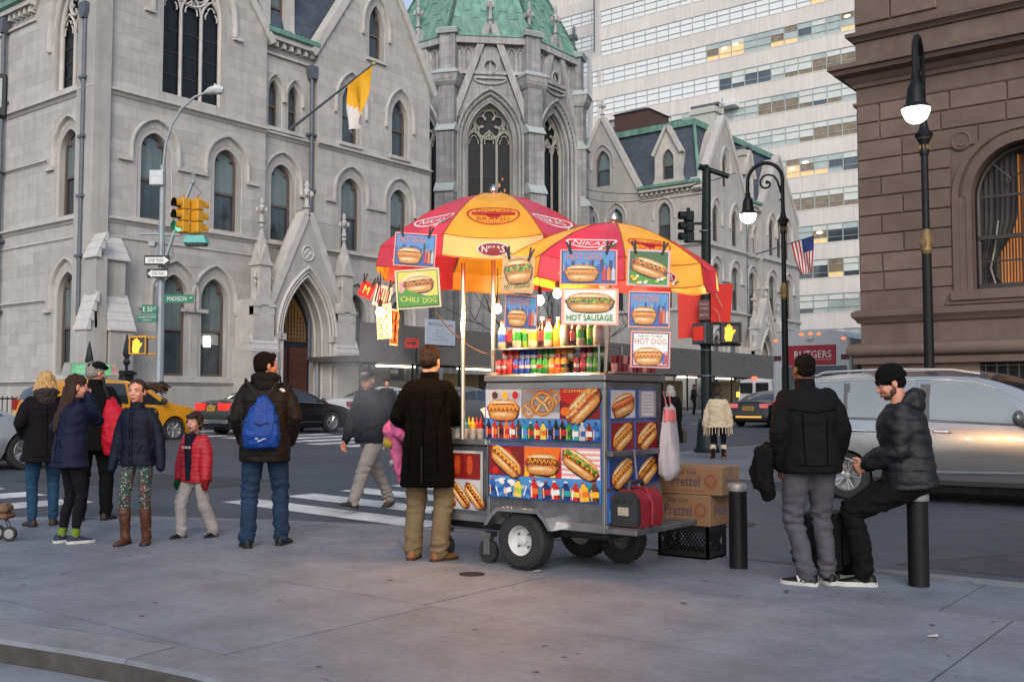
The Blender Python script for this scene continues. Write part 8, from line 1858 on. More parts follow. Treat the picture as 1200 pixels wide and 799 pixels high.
			vb = 1.12 if hs_ == 'bob' else 1; bb.ell((0, -.02, .045), (.084 * vb, .1 * vb, .085 * vb), Mh); bb.ell((0, -.05, -.02), (.08 * vb, .07 * vb, .1), Mh)
			ln = .16 if hs_ == 'bob' else .40
			for i in range(39):
				a = lerp(-1.15, 1.15, (i % 13) / 12) * 1.25 + PI; rr = .076; x, y = math.sin(a) * rr * 1.05, math.cos(a) * rr * 1.1 - .02; lf = ln * rnd.uniform(.8, 1.05) * (1 if hs_ == 'long' else rnd.uniform(.75, 1.1))
				if hs_ == 'bob': pts = [(x * 1.0, y * 1.0, .06), (x * 1.25, y * 1.15, .0), (x * 1.45 + rnd.uniform(-.015, .015), y * 1.3, -.03 - lf * .35), (x * 1.35 + rnd.uniform(-.02, .02), y * 1.2, -.03 - lf * .7), (x * 1.5 + rnd.uniform(-.02, .02), y * 1.3, -.03 - lf)]
				else: pts = [(x * .9, y * .9, .03), (x * 1.05, y * 1.05, -.06), (x * 1.0, y * 1.25, -.06 - lf * .4), (x * .9, y * 1.45 - .01, -.06 - lf * .75), (x * .75, y * 1.5 - .01, -.06 - lf)]
				bb.cap([Mh @ Vector(p) for p in pts], [.014 * q, .017 * q, .015 * q, .012 * q, .005 * q], 7)
		if hs_ == 'tied':
			tail = S_.get('tail');
			for i in range(20):
				base = Mh @ Vector((0, -.105, .03)); d = Vector(tail); sp = Vector((rnd.uniform(-.2, .2), rnd.uniform(-.2, .2), rnd.uniform(-.26, .2))); ln = rnd.uniform(.15, .27)
				pts = [base, base + d * .05, base + (d + sp * .35) * ln * .5 + Z_ * .012, base + (d + sp * .8) * ln * .8, base + (d + sp * 1.0 - Z_ * .15) * ln]; bb.cap(pts, [.022, .024, .02, .015, .007], 7)
		bb.fuse('hair', hm, t, .006 if not far else .012, 2, hdisp(.004 if hs_ in ('buzz', 'tied') else .010 if hs_ == 'bob' else .006))
	tr = S_['trousers']; g = tr.get('g', .022) * k
	B = Blob(); B.loft([(hip + up * (TL * a), rx * k * bulk + g * .6, ry * k * bulk + g * .6, ax, fw) for a, rx, ry in ((-.16, .13, .10), (-.05, .15, .112), (.08, .15, .11), (.2, .14, .10), (.26, .125, .09))])
	for i in (0, 1):
		low = ank[i] + (knee[i] - ank[i]) * tr.get('cuff', .03) - Z_ * tr.get('drop', .015) * k; mid = knee[i].lerp(ank[i], .45) + (toes[i] * -.012 * k)
		B.cap([hj[i] - up * .01, hj[i].lerp(knee[i], .5) + toes[i] * .01 * k, knee[i], mid, low], [(.088 * bulk) * k + g * .5, .074 * k * bulk + g * .6, .056 * k + g * .8, .052 * k + g * .75, tr.get('hem', .045) * k + g * .6], 14)
	am = tr.get('fold', .007) * k * 1.1
	def tdisp(P):
		kz = np.zeros(len(P))
		for i in (0, 1):
			d = np.abs(P[:, 2] - knee[i].z); kz = np.maximum(kz, np.exp(-(d / (.09 * k)) ** 2)); d = np.abs(P[:, 2] - ank[i].z - .05 * k); kz = np.maximum(kz, np.exp(-(d / (.08 * k)) ** 2) * 1.3)
		w_ = vnoise(P * np.array([.5, .5, 1.6]), 22) + .5 * vnoise(P * np.array([.6, .6, 1.2]), 45, 5); return am * (.25 + kz) * w_
	B.fuse('trousers', tr['m'], t, vc, 4, tdisp)
	jk = S_['top']; g = jk.get('g', .03) * k; hem = jk['hem'] * H; B = Blob(); fl = jk.get('flare', 0)
	rows = [(1.0, .056, .056), (.965, .092, .072), (.91, .145, .09), (.80, .165, .108), (.6, .158, .118), (.38, .148, .115), (.2, .16, .12), (.05, .168, .125), (-.08, .172, .128)]
	L = [(hip + up * (TL * a) + fw * jk.get('fwd', 0) * 0, rx * k * bulk + g * (.6 if a > .9 else 1), ry * k * bulk + g * (.5 if a > .9 else 1), ax, fw) for a, rx, ry in rows if (hip + up * (TL * a)).z > hem or a > .2]
	zl = L[-1][0].z
	if not jk.get('sit') and zl - hem > .02:
		n = 4; c0 = L[-1][0]; fm = (Vector((ank[0].x + ank[1].x, ank[0].y + ank[1].y, 0)) / 2)
		for j in range(1, n + 1):
			f = j / n; zz = lerp(zl, hem, f); fz = (c0.z - zz) / max(.01, c0.z); cc = Vector((lerp(c0.x, fm.x, fz * .8), lerp(c0.y, fm.y, fz * .8), zz)); L.append((cc, L[0][1] * 0 + .172 * k * bulk + g + fl * f, .128 * k * bulk + g + fl * f * .8, X_, Y_))
	B.loft(L, 28, 2.5)
	for i in (0, 1):
		ge = jk.get('sleeve', g * .5); wl = wri[i] + (wri[i] - elb[i]).normalized() * jk.get('over', .0) * k
		s0 = sh[i] - ax * (.012 * k * (-1 if i == 0 else 1)) - up * .036 * k
		B.cap([s0, sh[i].lerp(elb[i], .5), elb[i], elb[i].lerp(wl, .5), wl], [.056 * k * bulk + ge * .7, .054 * k * bulk + ge, .050 * k + ge, .045 * k + ge, .037 * k + ge * .8], 14)
	kind = jk.get('kind', 'plain'); am = jk.get('fold', .008) * k * .85
	def jdisp(P):
		w_ = vnoise(P * np.array([.8, .8, 1.4]), 14) + .55 * vnoise(P * np.array([.7, .7, 1.5]), 32, 7); out = am * w_ * .8
		for i in (0, 1):
			d = np.linalg.norm(P - np.array(elb[i]), axis=1); out += am * .9 * np.exp(-(d / (.09 * k)) ** 2) * vnoise(P, 48, 3)
		if kind == 'puffer': out += .011 * k * (np.abs(np.sin(PI * P[:, 2] / (jk.get('period', .055)))) ** .45 - .7)
		if kind == 'quilt': a_ = np.sin((P[:, 0] + P[:, 1] + P[:, 2]) * PI / .05); b_ = np.sin((P[:, 0] + P[:, 1] - P[:, 2]) * PI / .05); out += .0045 * (np.minimum(np.abs(a_), np.abs(b_)) ** .5 - .6)
		return out
	jo = B.fuse(jk.get('name', 'jacket'), jk['m'], t, vc, 4, jdisp)
	if jk.get('collar'):
		B = Blob(); ch_ = jk['collar'] * k
		B.b.rings([[tuple(neck + up * z + fw * .012 * k + ax * (math.cos(a) * r) + fw * (math.sin(a) * r * 1.0)) for a in [2 * PI * j / 20 for j in range(20)]] for z, r in ((-.035 * k, .082 * k), (ch_ * .5, .076 * k), (ch_, .075 * k), (ch_, .062 * k), (-.03 * k, .06 * k))]); B.fuse('collar', jk.get('collar_m', jk['m']), t, .01, 2, lambda P: .004 * vnoise(P, 30))
	if jk.get('hood'):
		B = Blob(); hm_ = jk.get('hood_m', jk['m']); hq = jk['hood'] * k
		B.cap([neck + ax * (math.cos(a) * .105 * k) + fw * (math.sin(a) * .085 * k - .035 * k) + up * (.0 + (.03 if math.sin(a) < 0 else -.015)) * k for a in [PI * 1.0 + PI * j / 8 for j in range(9)]], [.035 * k, .04 * k, .05 * hq / k, .055 * hq / k, .06 * hq / k, .055 * hq / k, .05 * hq / k, .04 * k, .035 * k], 10); B.ell(neck - fw * .11 * k - up * .03 * k, (.11 * hq, .055 * hq, .085 * hq))
		B.fuse('hood', hm_, t, .011, 3, lambda P: jk.get('hood_d', .008) * vnoise(P, 40 if jk.get('fur') else 22))
	for i in (0, 1):
		so = S_['shoes']; a = ank[i]; fwd = toes[i]; rt = Vector((fwd.y, -fwd.x, 0)); base = Vector((a.x, a.y, a.z - .075 * k)); pr_ = S_.get('toe_pitch', (0, 0))[i]
		Q = frame(base, rt, fwd, Z_) @ T(0, -.06 * k, 0) @ RX(rad(pr_)) @ T(0, .06 * k, 0) @ Matrix.Diagonal((k, k, k, 1))
		b = MB(Q); rings = []
		for y, w_, h_ in ((-.078, .022, .05), (-.07, .033, .075), (-.04, .038, .09), (.0, .038, .092), (.04, .040, .078), (.09, .046, .058), (.13, .048, .048), (.165, .04, .04), (.188, .022, .03), (.194, .006, .022)):
			rings.append([(w_ * math.cos(q_) * (1.0 if math.sin(q_) < .3 else .92), y, .018 + max(0, h_ - .018) * max(0, math.sin(q_)) ** .8 if math.sin(q_) > 0 else .018) for q_ in [PI * j / 12 for j in range(13)]])
		b.rings(rings); se = b.build('shoe', so['m'], t, ang=70)
		b = MB(Q); sole = [(-.02, -.084), (.02, -.084), (.038, -.06), (.040, 0), (.045, .06), (.052, .11), (.046, .16), (.026, .192), (0, .201), (-.026, .192), (-.046, .16), (-.052, .11), (-.045, .06), (-.040, 0), (-.038, -.06)]
		b.prism(sole, 0, .022 * so.get('sole_h', 1)); b.build('sole', so.get('sole', so['m']), se)
		if so.get('boot'):
			B = Blob(); bh = so['boot']; up2 = (knee[i] - a).normalized(); B.cap([a - Z_ * .015 * k, a + up2 * .06 * k, a + up2 * bh * .6, a + up2 * bh], [.052 * k, .050 * k, .058 * k, .064 * k], 16); B.fuse('boot_shaft', so['m'], t, .009, 2, lambda P: .005 * vnoise(P * np.array([.6, .6, 1.5]), 28))
			if so.get('cuff'): b = Blob(); b.cap([a + up2 * (bh - .01), a + up2 * (bh + .05)], [.07 * k, .07 * k], 14); b.fuse('boot_cuff', so['cuff'], t, .012, 1, lambda P: .008 * vnoise(P, 60))
		elif so.get('sock'):
			b = MB(); b.tube([a - Z_ * .0, a + (knee[i] - a).normalized() * .07], .045 * k, 12); b.build('sock', so['sock'], t)
		if so.get('mark'):
			s = -1 if i == 0 else 1; b = MB(Q)
			for sd in (-1, 1):
				fnq = lambda x, y, z, sd=sd: (sd * (.0475 + z - abs(x - .03) * .03 - max(0, y - .05) * .12), x, y); b.poly([[(.0, .03), (.012, .03), (.03, .055), (.036, .03), (.048, .03), (.062, .072), (.05, .072), (.032 + .006, .048), (.026, .072), (.014, .072)]], .004, fn=fnq)
			b.build('shoe_emblem', M('sneaker_white', '#d8d8d6', .6), se, smooth=False)
	return t, dict(jo=jo, H=H, hip=hip, up=up, fw=fw, ax=ax, neck=neck, sh=sh, elb=elb, wri=wri, hc=hc, Mh=Mh, knee=knee, ank=ank, k=k, q=q, TL=TL)
from mathutils.bvhtree import BVHTree
def seams(t, J, lines, side, mat='#050506', r=.0035, name='seam'):
	"""stitched lines laid on the garment: points (x across, height share) seen from the front (1) or back (-1)"""
	me = J['jo'].data; bv = BVHTree.FromPolygons([v.co for v in me.vertices], [p.vertices for p in me.polygons]); m_ = M('stitching' + mat, mat, 1., spec=.02, var=0)
	for ln in lines:
		pts = []
		for (x0, z0), (x1, z1) in zip(ln, ln[1:]):
			n = max(2, int(abs(z1 - z0) * 30 + abs(x1 - x0) * 40))
			for i in range(n + 1):
				f = i / n; c = J['hip'] + J['ax'] * (lerp(x0, x1, f) * J['k']); c = Vector((c.x, c.y, lerp(z0, z1, f) * J['H'])); h = bv.ray_cast(c + J['fw'] * side * .8, -J['fw'] * side)
				if h[0]: pts.append(h[0])
		if len(pts) > 1: b = MB(); b.tube(pts, r, 5); b.build(name, m_, t)
hair_dk = M('hair_dark', '#1d1512', .55, spec=.2, var=.35, scale=60, bump=.5, bscale=150); hair_br = M('hair_brown', '#35231a', .55, spec=.25, var=.35, scale=60, bump=.5, bscale=150); hair_bl = M('hair_blonde', '#b8935f', .5, var=.5, scale=50, bump=.5, bscale=150); hair_gr = M('hair_grey', '#8b8580', .6, var=.3, scale=50, bump=.5, bscale=150); hair_bz = M('hair_buzz', '#17110f', .8, spec=.1, var=.3, scale=80, bump=.5, bscale=200)
jeans = fabric('jeans_blue', '#28405c', sc=8, var=.18); jeans_l = fabric('jeans_mid', '#2c5270', sc=8, var=.18); jeans_d = fabric('jeans_dark', '#12141c'); black_f = fabric('black_wool', '#0c0b0c', .9); black_t = fabric('black_trouser', '#0b0b0d'); grey_j = fabric('grey_jeans', '#55535a', sc=8, var=.16, dim=.85); khaki = fabric('khaki', '#7d6a4e', sc=6, dim=.8); khaki_l = fabric('pale_khaki', '#908a86', sc=6, dim=.9); greytr = fabric('pale_grey_trouser', '#a19c9b', dim=.85)
bk_shoe = M('black_shoe', '#0b0a0a', .5, var=.1, spec=.3); br_shoe = M('brown_shoe', '#2e1f17', .6, var=.2); tan_shoe = M('tan_shoe', '#7a4a26', .6, var=.15); boot_m = M('boot_brown', '#4a2b1d', .5, var=.25, scale=14); wsole = M('white_sole', '#b9b8b4', .6); dsole = M('dark_sole', '#151413', .7); nv_shoe = M('navy_sneaker', '#14203c', .7, var=.1)
def ground(px, py, z=0.): return onz(px, py, z)
# 1 blonde woman, left edge
p = ground(50, 616); w1_, J = person('blonde woman in a black coat with a grey fur collar seen from behind', p, 50, -8, 1.64, dict(hair='bob', hair_m=hair_bl, face=False, bulk=1.08, trousers=dict(m=jeans_l, g=.012, hem=.04), top=dict(m=fabric('aubergine_coat', '#120d12'), hem=.41, g=.04, flare=.03, hood=.95, hood_m=M('fur_grey', '#332d2a', .9, var=.5, scale=60, bump=1, bscale=120), hood_d=.014, fur=1), shoes=dict(m=br_shoe, sole=dsole), hands=((-.20, .13, .57), (.20, .13, .57)), poles=((-.5, -1, 0), (.5, -1, 0)), feet=((-.11, 0, -15), (.11, .03, 12)), nohands=(1, 1)))
seams(w1_, J, [[(0, .78), (0, .43)], [(-.15, .44), (.15, .44)]], -1)
# 2 girl in navy jacket
p = ground(79, 636); g2, J = person('girl in a navy jacket with long dark hair holding a sleeve to her mouth', p, 79, 68, 1.57, dict(hair='long', hair_m=hair_br, hyaw=14, hpit=-6, hk=.95, bulk=.95, trousers=dict(m=jeans_d, g=.004, hem=.036, cuff=.12), top=dict(m=fabric('navy_nylon', '#10193a', .65, spec=.25), hem=.445, g=.036, flare=.02, fold=.011, over=.03, collar=.05), shoes=dict(m=nv_shoe, sole=wsole, sole_h=1.3, sock=M('lime_sock', '#5f7a18', .8)), hands=((-.16, .14, .60), (.03, .165, .855)), poles=((-1, -.6, -.4), (.25, .15, -1)), feet=((-.08, -.03, -4), (.09, .04, 8)), nohands=(1, 0), curl=.9))
seams(g2, J, [[(.0, .78), (.02, .47)], [(-.14, .475), (.16, .475)], [(.06, .60), (.12, .55)]], -1, '#04060f')
# 3 man in the flat cap
p = ground(107, 610); m3, J = person('older man in a black coat and flat cap with a red bag', p, 107, 14, 1.78, dict(hair='short', hair_m=hair_gr, hyaw=42, skin='light', bulk=1.04, trousers=dict(m=black_t, g=.03), top=dict(m=black_f, hem=.43, g=.036, collar=.07), shoes=dict(m=br_shoe, sole=dsole), hands=((-.2, .16, .56), (.21, .16, .56)), poles=((-.4, -1, -.2), (.4, -1, -.2)), nohands=(1, 1), feet=((-.12, -.02, -10), (.13, .08, 16))))
B = Blob(); B.ell((0, .0, .065), (.098, .115, .062), J['Mh']); B.ell((0, .075, .052), (.075, .065, .028), J['Mh']); B.fuse('flat_cap', fabric('flat_cap_black', '#101014'), m3, .009, 2, lambda P: .003 * vnoise(P, 40))
t = thing('shoulder_bag', 'bright red cloth bag slung on the flat cap man', 'bag', p + RZ(m3.rotation_euler.z) @ Vector((.27, -.12, 1.03)), m3.rotation_euler.z); t.scale = (1.2, 1.2, 1.25)
B = Blob(); B.loft([(Vector((x, y, z)), rx, ry, X_, Y_) for x, y, z, rx, ry in ((0, 0, -.27, .05, .03), (.01, 0, -.25, .115, .07), (.015, -.01, -.15, .14, .10), (0, -.01, 0, .125, .10), (-.03, 0, .14, .085, .075), (-.06, .02, .23, .04, .04), (-.07, .03, .25, .02, .02))]); redbag = fabric('red_nylon', '#b3142a', .5, dim=1); B.fuse('bag', redbag, t, .01, 3, lambda P: .012 * vnoise(P * np.array([1.3, 1.3, .6]), 16) + .006 * vnoise(P, 40)); b = MB(); b.tube([(-.06, .0, .22), (-.1, -.03, .33), (-.14, .06, .42), (-.16, .15, .36)], .014, 6); b.build('strap', M('black_webbing', '#0d0d0e', .8), t)
b = MB(); b.tube([(.0, -.112, -.02), (.06, -.098, -.05), (.11, -.07, -.06)], .006, 5); b.build('zip', M('zip_dark', '#2a0a10', .6), t)
# 4 girl with ponytail and boots
dots = M('legging_pattern', '#15403a', .8, var=0)
_n = dots.node_tree; v_ = _n.nodes.new('ShaderNodeTexVoronoi'); v_.inputs['Scale'].default_value = 62; tc = _n.nodes.new('ShaderNodeTexCoord'); _n.links.new(tc.outputs['Object'], v_.inputs['Vector']); cr_ = _n.nodes.new('ShaderNodeValToRGB'); cr_.color_ramp.interpolation = 'CONSTANT'; cr_.color_ramp.elements[0].color = (1, 1, 1, 1); cr_.color_ramp.elements[1].position = .36; cr_.color_ramp.elements[1].color = (0, 0, 0, 1); _n.links.new(v_.outputs['Distance'], cr_.inputs[0])
c2 = _n.nodes.new('ShaderNodeValToRGB'); c2.color_ramp.interpolation = 'CONSTANT'; c2.color_ramp.elements[0].color = (.28, .02, .03, 1); c2.color_ramp.elements[1].position = .5; c2.color_ramp.elements[1].color = (.33, .33, .30, 1); sp = _n.nodes.new('ShaderNodeSeparateColor'); _n.links.new(v_.outputs['Color'], sp.inputs[0]); _n.links.new(sp.outputs[0], c2.inputs[0]); mx = _n.nodes.new('ShaderNodeMix'); mx.data_type = 'RGBA'; mx.inputs['A'].default_value = (.008, .042, .034, 1); _n.links.new(cr_.outputs[0], mx.inputs['Factor']); _n.links.new(c2.outputs[0], mx.inputs['B']); _n.links.new(mx.outputs['Result'], _n.nodes['Principled BSDF'].inputs['Base Color'])
p = ground(160, 637); D = ray(160, 470)
g4, J = person('girl in quilted navy jacket and brown boots with her ponytail blowing', p, 160, -152, 1.52, dict(hair='tied', hair_m=hair_br, tail=(-.78, -.5, .12), hyaw=-4, hk=.94, bulk=.9, sw=.155, trousers=dict(m=dots, g=.006, hem=.04, fold=.004), top=dict(m=fabric('navy_quilt', '#141b30', .6), hem=.47, g=.026, kind='quilt', fold=.007, over=.075, collar=.05, flare=.01), shoes=dict(m=boot_m, sole=dsole, boot=.25), hands=((-.27, .04, .50), (.25, .06, .495)), poles=((-.6, -1, 0), (.6, -1, 0)), feet=((-.1, -.02, -18), (.1, .05, 2)), nohands=(1, 1)))
seams(g4, J, [[(.0, .80), (.0, .49)], [(.03, .80), (.03, .49)], [(-.11, .60), (-.06, .55)], [(.09, .60), (.13, .55)]], 1, '#04060f'); seams(g4, J, [[(.015, .77 - .055 * q), (.016, .772 - .055 * q)] for q in range(5)], 1, '#2a2c34', .008, 'button')
# 5 boy
p = ground(229, 629); b5, J = person('small boy in a red puffer jacket with green and red mittens, mouth open', p, 229, -138, 1.2, dict(hair='mop', hair_m=hair_br, hyaw=-14, hpit=10, hk=.86, mouth=.012, bulk=.95, sw=.165, zh=.50, trousers=dict(m=greytr, g=.046, hem=.055, fold=.01), top=dict(m=fabric('red_puffer', '#b3182a', .5, spec=.5, dim=.9), hem=.44, g=.056, kind='puffer', period=.042, collar=.05, collar_m=fabric('grey_lining', '#6a6468'), sleeve=.03), shoes=dict(m=bk_shoe, sole=dsole), hands=((-.27, .12, .45), (.28, .05, .45)), poles=((-.8, -1, 0), (.8, -1, 0)), feet=((-.19, -.16, -4), (.13, .14, 6)), nohands=(1, 1)))
for i, (nm, c) in enumerate((('red', '#8f1522'), ('green', '#14523a'))):
	B = Blob(); w_ = J['wri'][i]; d = (w_ - J['elb'][i]).normalized(); B.cap([w_ - d * .01, w_ + d * .05, w_ + d * .10], [.034, .04, .03], 12); B.cap([w_ + d * .03 + J['fw'] * .02, w_ + d * .07 + J['fw'] * .05], [.016, .013], 8); B.fuse('mitten', fabric('mitten_' + nm, c), b5, .008, 2)
B = Blob(); c_ = J['hip'] + J['up'] * J['TL'] * .55 + J['fw'] * .095; B.loft([(J['hip'] + J['up'] * J['TL'] * a + J['fw'] * .06, w_, .075, J['ax'], J['fw']) for a, w_ in ((-.12, .05), (.3, .052), (.7, .058), (.95, .05), (1.06, .04))]); B.fuse('sweater', fabric('navy_knit', '#171c33'), b5, .009, 3)
for k in range(5): b = MB(); z_ = J['hip'] + J['up'] * J['TL'] * .72 + J['fw'] * .1365 + J['ax'] * ((k - 2) * .021); b.bbox(z_.x - .008, z_.x + .008, z_.y - .006, z_.y + .004, z_.z - .012, z_.z + .012, .002); b.build('knit_pattern', M('knit_pink' if k % 2 else 'knit_white', '#b8626a' if k % 2 else '#b9b4b0', .8), b5)
# 6 man with the blue bag
p = ground(309, 640); m6, J = person('man in a dark brown jacket and jeans wearing a blue drawstring bag', p, 309, 4, 1.79, dict(hair='short', hair_m=hair_bz, hyaw=62, hpit=2, skin='tan', beard=None, bulk=1.06, trousers=dict(m=jeans, g=.026, hem=.052, fold=.011), top=dict(m=fabric('brown_shell', '#1d1512', .6), hem=.425, g=.04, hood=.9, hood_m=fabric('brown_shell_hood', '#15100e', .7)), shoes=dict(m=bk_shoe, sole=dsole), hands=((-.20, .13, .52), (.21, .14, .52)), poles=((-.75, -1, 0), (.75, -1, 0)), nohands=(1, 1), feet=((-.14, -.05, -14), (.15, .08, 18))))
t = thing('drawstring_bag', 'blue drawstring bag on the back of the man in jeans', 'bag', p + RZ(m6.rotation_euler.z) @ Vector((-.02, -.20, 1.13)), m6.rotation_euler.z)
B = Blob(); B.loft([(Vector((x, y, z)), rx, ry, X_, Y_) for x, y, z, rx, ry in ((0, .0, -.25, .12, .02), (0, -.02, -.23, .155, .06), (0, -.03, -.12, .165, .085), (0, -.025, 0, .15, .075), (0.01, -.01, .12, .10, .05), (.01, .01, .2, .05, .035), (.01, .02, .225, .03, .03))], 26, 2.8); B.fuse('bag', fabric('royal_blue_nylon', '#0d4aa6', .5, spec=.3), t, .009, 3, lambda P: .014 * vnoise(P * np.array([1.8, 1, .45]), 17) * np.clip((P[:, 2] + .25) * 3, .15, 1) + .006 * vnoise(P, 36))
b = MB(); b.tube([(-.155, -.06, .0), (0, -.115, -.03), (.155, -.06, .0)], .005, 5); b.tube([(-.03, .0, .2), (-.12, .02, .33), (-.15, .1, .38), (-.18, .2, .25)], .009, 6); b.tube([(.03, .0, .2), (.12, .02, .33), (.15, .1, .38), (.18, .2, .25)], .009, 6); b.tube([(-.15, -.02, -.22), (-.17, .08, -.1), (-.19, .15, .1)], .007, 6); b.tube([(.15, -.02, -.22), (.17, .08, -.1), (.19, .15, .1)], .007, 6); b.build('cord', M('black_webbing', '#0d0d0e', .8), t)
b = MB(); [b.add([(x, -.108, z), (x + .035, -.108, z + .012), (x + .03, -.108, z + .022), (x - .01, -.108, z + .012)], [(0, 1, 2, 3)]) for x, z in ((-.04, -.16), (-.01, -.145), (.015, -.165), (-.02, -.18))]; b.build('print', M('bag_print', '#9aa6c8', .6), t, smooth=False)
b = MB(); q_ = J['sh'][1] - J['up'] * .06 - J['fw'] * .115 - J['ax'] * .02; b.add([(q_.x + x, q_.y, q_.z + z) for x, z in ((-.03, 0), (.03, -.005), (.022, .02), (.0, .03), (-.022, .024))], [(0, 1, 2, 3, 4)]); b.build('jacket_emblem', M('emblem_white', '#bdbab8', .6), m6, smooth=False)
seams(m6, J, [[(-.17, .455), (.17, .455)], [(-.16, .72), (0, .735), (.16, .72)]], -1)
# 7 man walking on the crossing
p = att(436, 590, 13.1); p.z = gz(p.x, p.y); m7, J = person('man in a grey blue jacket and cap striding over the crosswalk', p, 436, -132, 1.84, dict(hair='short', hair_m=hair_gr, hyaw=-22, hpit=-8, skin='light', bulk=1.1, lean=6, zh=.50, trousers=dict(m=khaki_l, g=.03, hem=.05, fold=.012), top=dict(m=fabric('slate_jacket', '#1f242e', .7), hem=.47, g=.048, fold=.014, collar=.07), shoes=dict(m=M('grey_shoe', '#2c2b2c', .6, var=.2), sole=dsole), hands=((-.24, -.22, .50), (.26, .20, .48)), poles=((-.6, -1, -.2), (.6, -1, -.2)), nohands=(0, 0), feet=((-.09, .42, -2), (.09, -.36, 4, .05)), toe_pitch=(12, -28)))
B = Blob(); B.ell((0, -.016, .06), (.085, .102, .072), J['Mh']); B.fuse('cap', fabric('cap_maroon', '#4e3a40'), m7, .008, 2)
b = MB(J['Mh']); b.rings([[(x, .06 + y * (1 - (x / .075) ** 2 * .5), .045 + z - (x / .075) ** 2 * .012) for x in [-.07 + .14 * j / 8 for j in range(9)]] for y, z in ((.0, .012), (.05, .006), (.095, -.01), (.095, -.016), (.0, .0))], cap=False, closed=False); b.build('cap_brim', fabric('cap_brim_m', '#3c2d33'), m7)
seams(m7, J, [[(0, .80), (0, .49)], [(-.15, .70), (-.04, .70)], [(.04, .70), (.15, .70)], [(-.14, .60), (-.07, .55)], [(.07, .55), (.14, .60)]], 1, '#08090c', .005)
# 8 man in the long black coat
p = ground(501, 656); m8, J = person('man in a long black overcoat and khaki trousers facing the cart', p, 505, 14, 1.80, dict(hair='short', hair_m=hair_dk, hyaw=9, hpit=-8, skin='light', bulk=.97, trousers=dict(m=khaki, g=.034, hem=.055, fold=.010), top=dict(m=fabric('black_overcoat', '#060505', .95, spec=.1), hem=.335, g=.036, flare=.02, collar=.055, fold=.006, name='overcoat'), shoes=dict(m=tan_shoe, sole=M('shoe_sole_brown', '#3a2416', .7)), hands=((-.18, .16, .56), (.16, .34, .62)), poles=((-.6, -1, -.3), (.5, -.8, -.8)), nohands=(1, 0), feet=((-.13, .02, -4), (.10, -.02, 34))))
b = MB(); c_ = J['hip'] - J['fw'] * .20; b.box(c_.x - .002, c_.x + .002, c_.y - .03, c_.y + .0, .36 * 1.8, .52 * 1.8); b.build('coat_vent', M('vent_dark', '#050505', .9), m8, smooth=False)
seams(m8, J, [[(0, .79), (0, .36)], [(-.17, .77), (-.10, .60), (-.12, .40)], [(.17, .77), (.10, .60), (.12, .40)]], -1, '#030303')
t = thing('pink_jacket', "child's pink and yellow jacket bundled under the coat man's arm", 'jacket', p + RZ(m8.rotation_euler.z) @ Vector((-.29, .08, .98)), m8.rotation_euler.z)
B = Blob(); B.cap([Vector((.0, 0, .18)), Vector((-.03, -.02, .08)), Vector((-.01, .02, -.05)), Vector((.03, .0, -.22)), Vector((.05, .01, -.36))], [.06, .085, .075, .06, .03], 12); B.cap([Vector((-.02, -.05, .12)), Vector((.05, -.1, .06)), Vector((.09, -.08, .02))], [.045, .042, .04], 10); pinkf = fabric('pink_fleece', '#b0577e', .8, dim=1); B.fuse('jacket_bundle', pinkf, t, .009, 2, lambda P: .016 * vnoise(P, 18) + .006 * vnoise(P, 45)); b = MB(); b.ell((-.06, -.05, -.02), (.045, .03, .05), 10, 7); b.build('yellow_patch', fabric('yellow_fleece', '#b89a3a'), t); b = MB(); b.ell((-.09, -.02, -.02), (.025, .04, .075), 10, 7); b.ell((-.03, -.03, -.19), (.03, .04, .03), 10, 7); b.build('white_lining', fabric('white_fleece', '#a8a0a4'), t)
# 9 man standing at the right
p = ground(956, 685); m9, J = person('man in a black jacket and grey jeans standing with his back to the camera', p, 956, -14, 1.69, dict(hair='buzz', hair_m=hair_bz, hyaw=-16, skin='brown', bulk=1.07, side=-2.5, hx=-.02, trousers=dict(m=grey_j, g=.026, hem=.05, fold=.012), top=dict(m=fabric('black_softshell', '#0c0c0f', .8), hem=.47, g=.04, collar=.075, fold=.009), shoes=dict(m=bk_shoe, sole=wsole, sole_h=1.2, mark=1), hands=((-.24, .05, .50), (.21, .13, .52)), poles=((-.5, -1, 0), (.5, -1, 0)), nohands=(0, 1), feet=((-.07, -.02, -58), (.10, .05, -20))))
seams(m9, J, [[(-.17, .735), (0, .72), (.17, .735)], [(-.16, .50), (.16, .50)], [(-.09, .72), (-.08, .5)], [(.09, .72), (.08, .5)]], -1, '#030304')
t = thing('draped_jacket', 'black jacket draped over the left arm of the man in grey jeans', 'jacket', p + RZ(m9.rotation_euler.z) @ Vector((-.34, .05, .80)), m9.rotation_euler.z)
B = Blob(); B.loft([(Vector((x, 0, z)), rx, ry, X_, Y_) for x, z, rx, ry in ((.04, .2, .04, .06), (.0, .15, .07, .09), (-.02, 0, .08, .1), (-.01, -.12, .07, .09), (.03, -.2, .04, .05))]); B.fuse('cloth', fabric('black_cloth', '#0a0a0c'), t, .01, 2, lambda P: .02 * vnoise(P * np.array([1.4, 1.4, .5]), 14) + .006 * vnoise(P, 40))
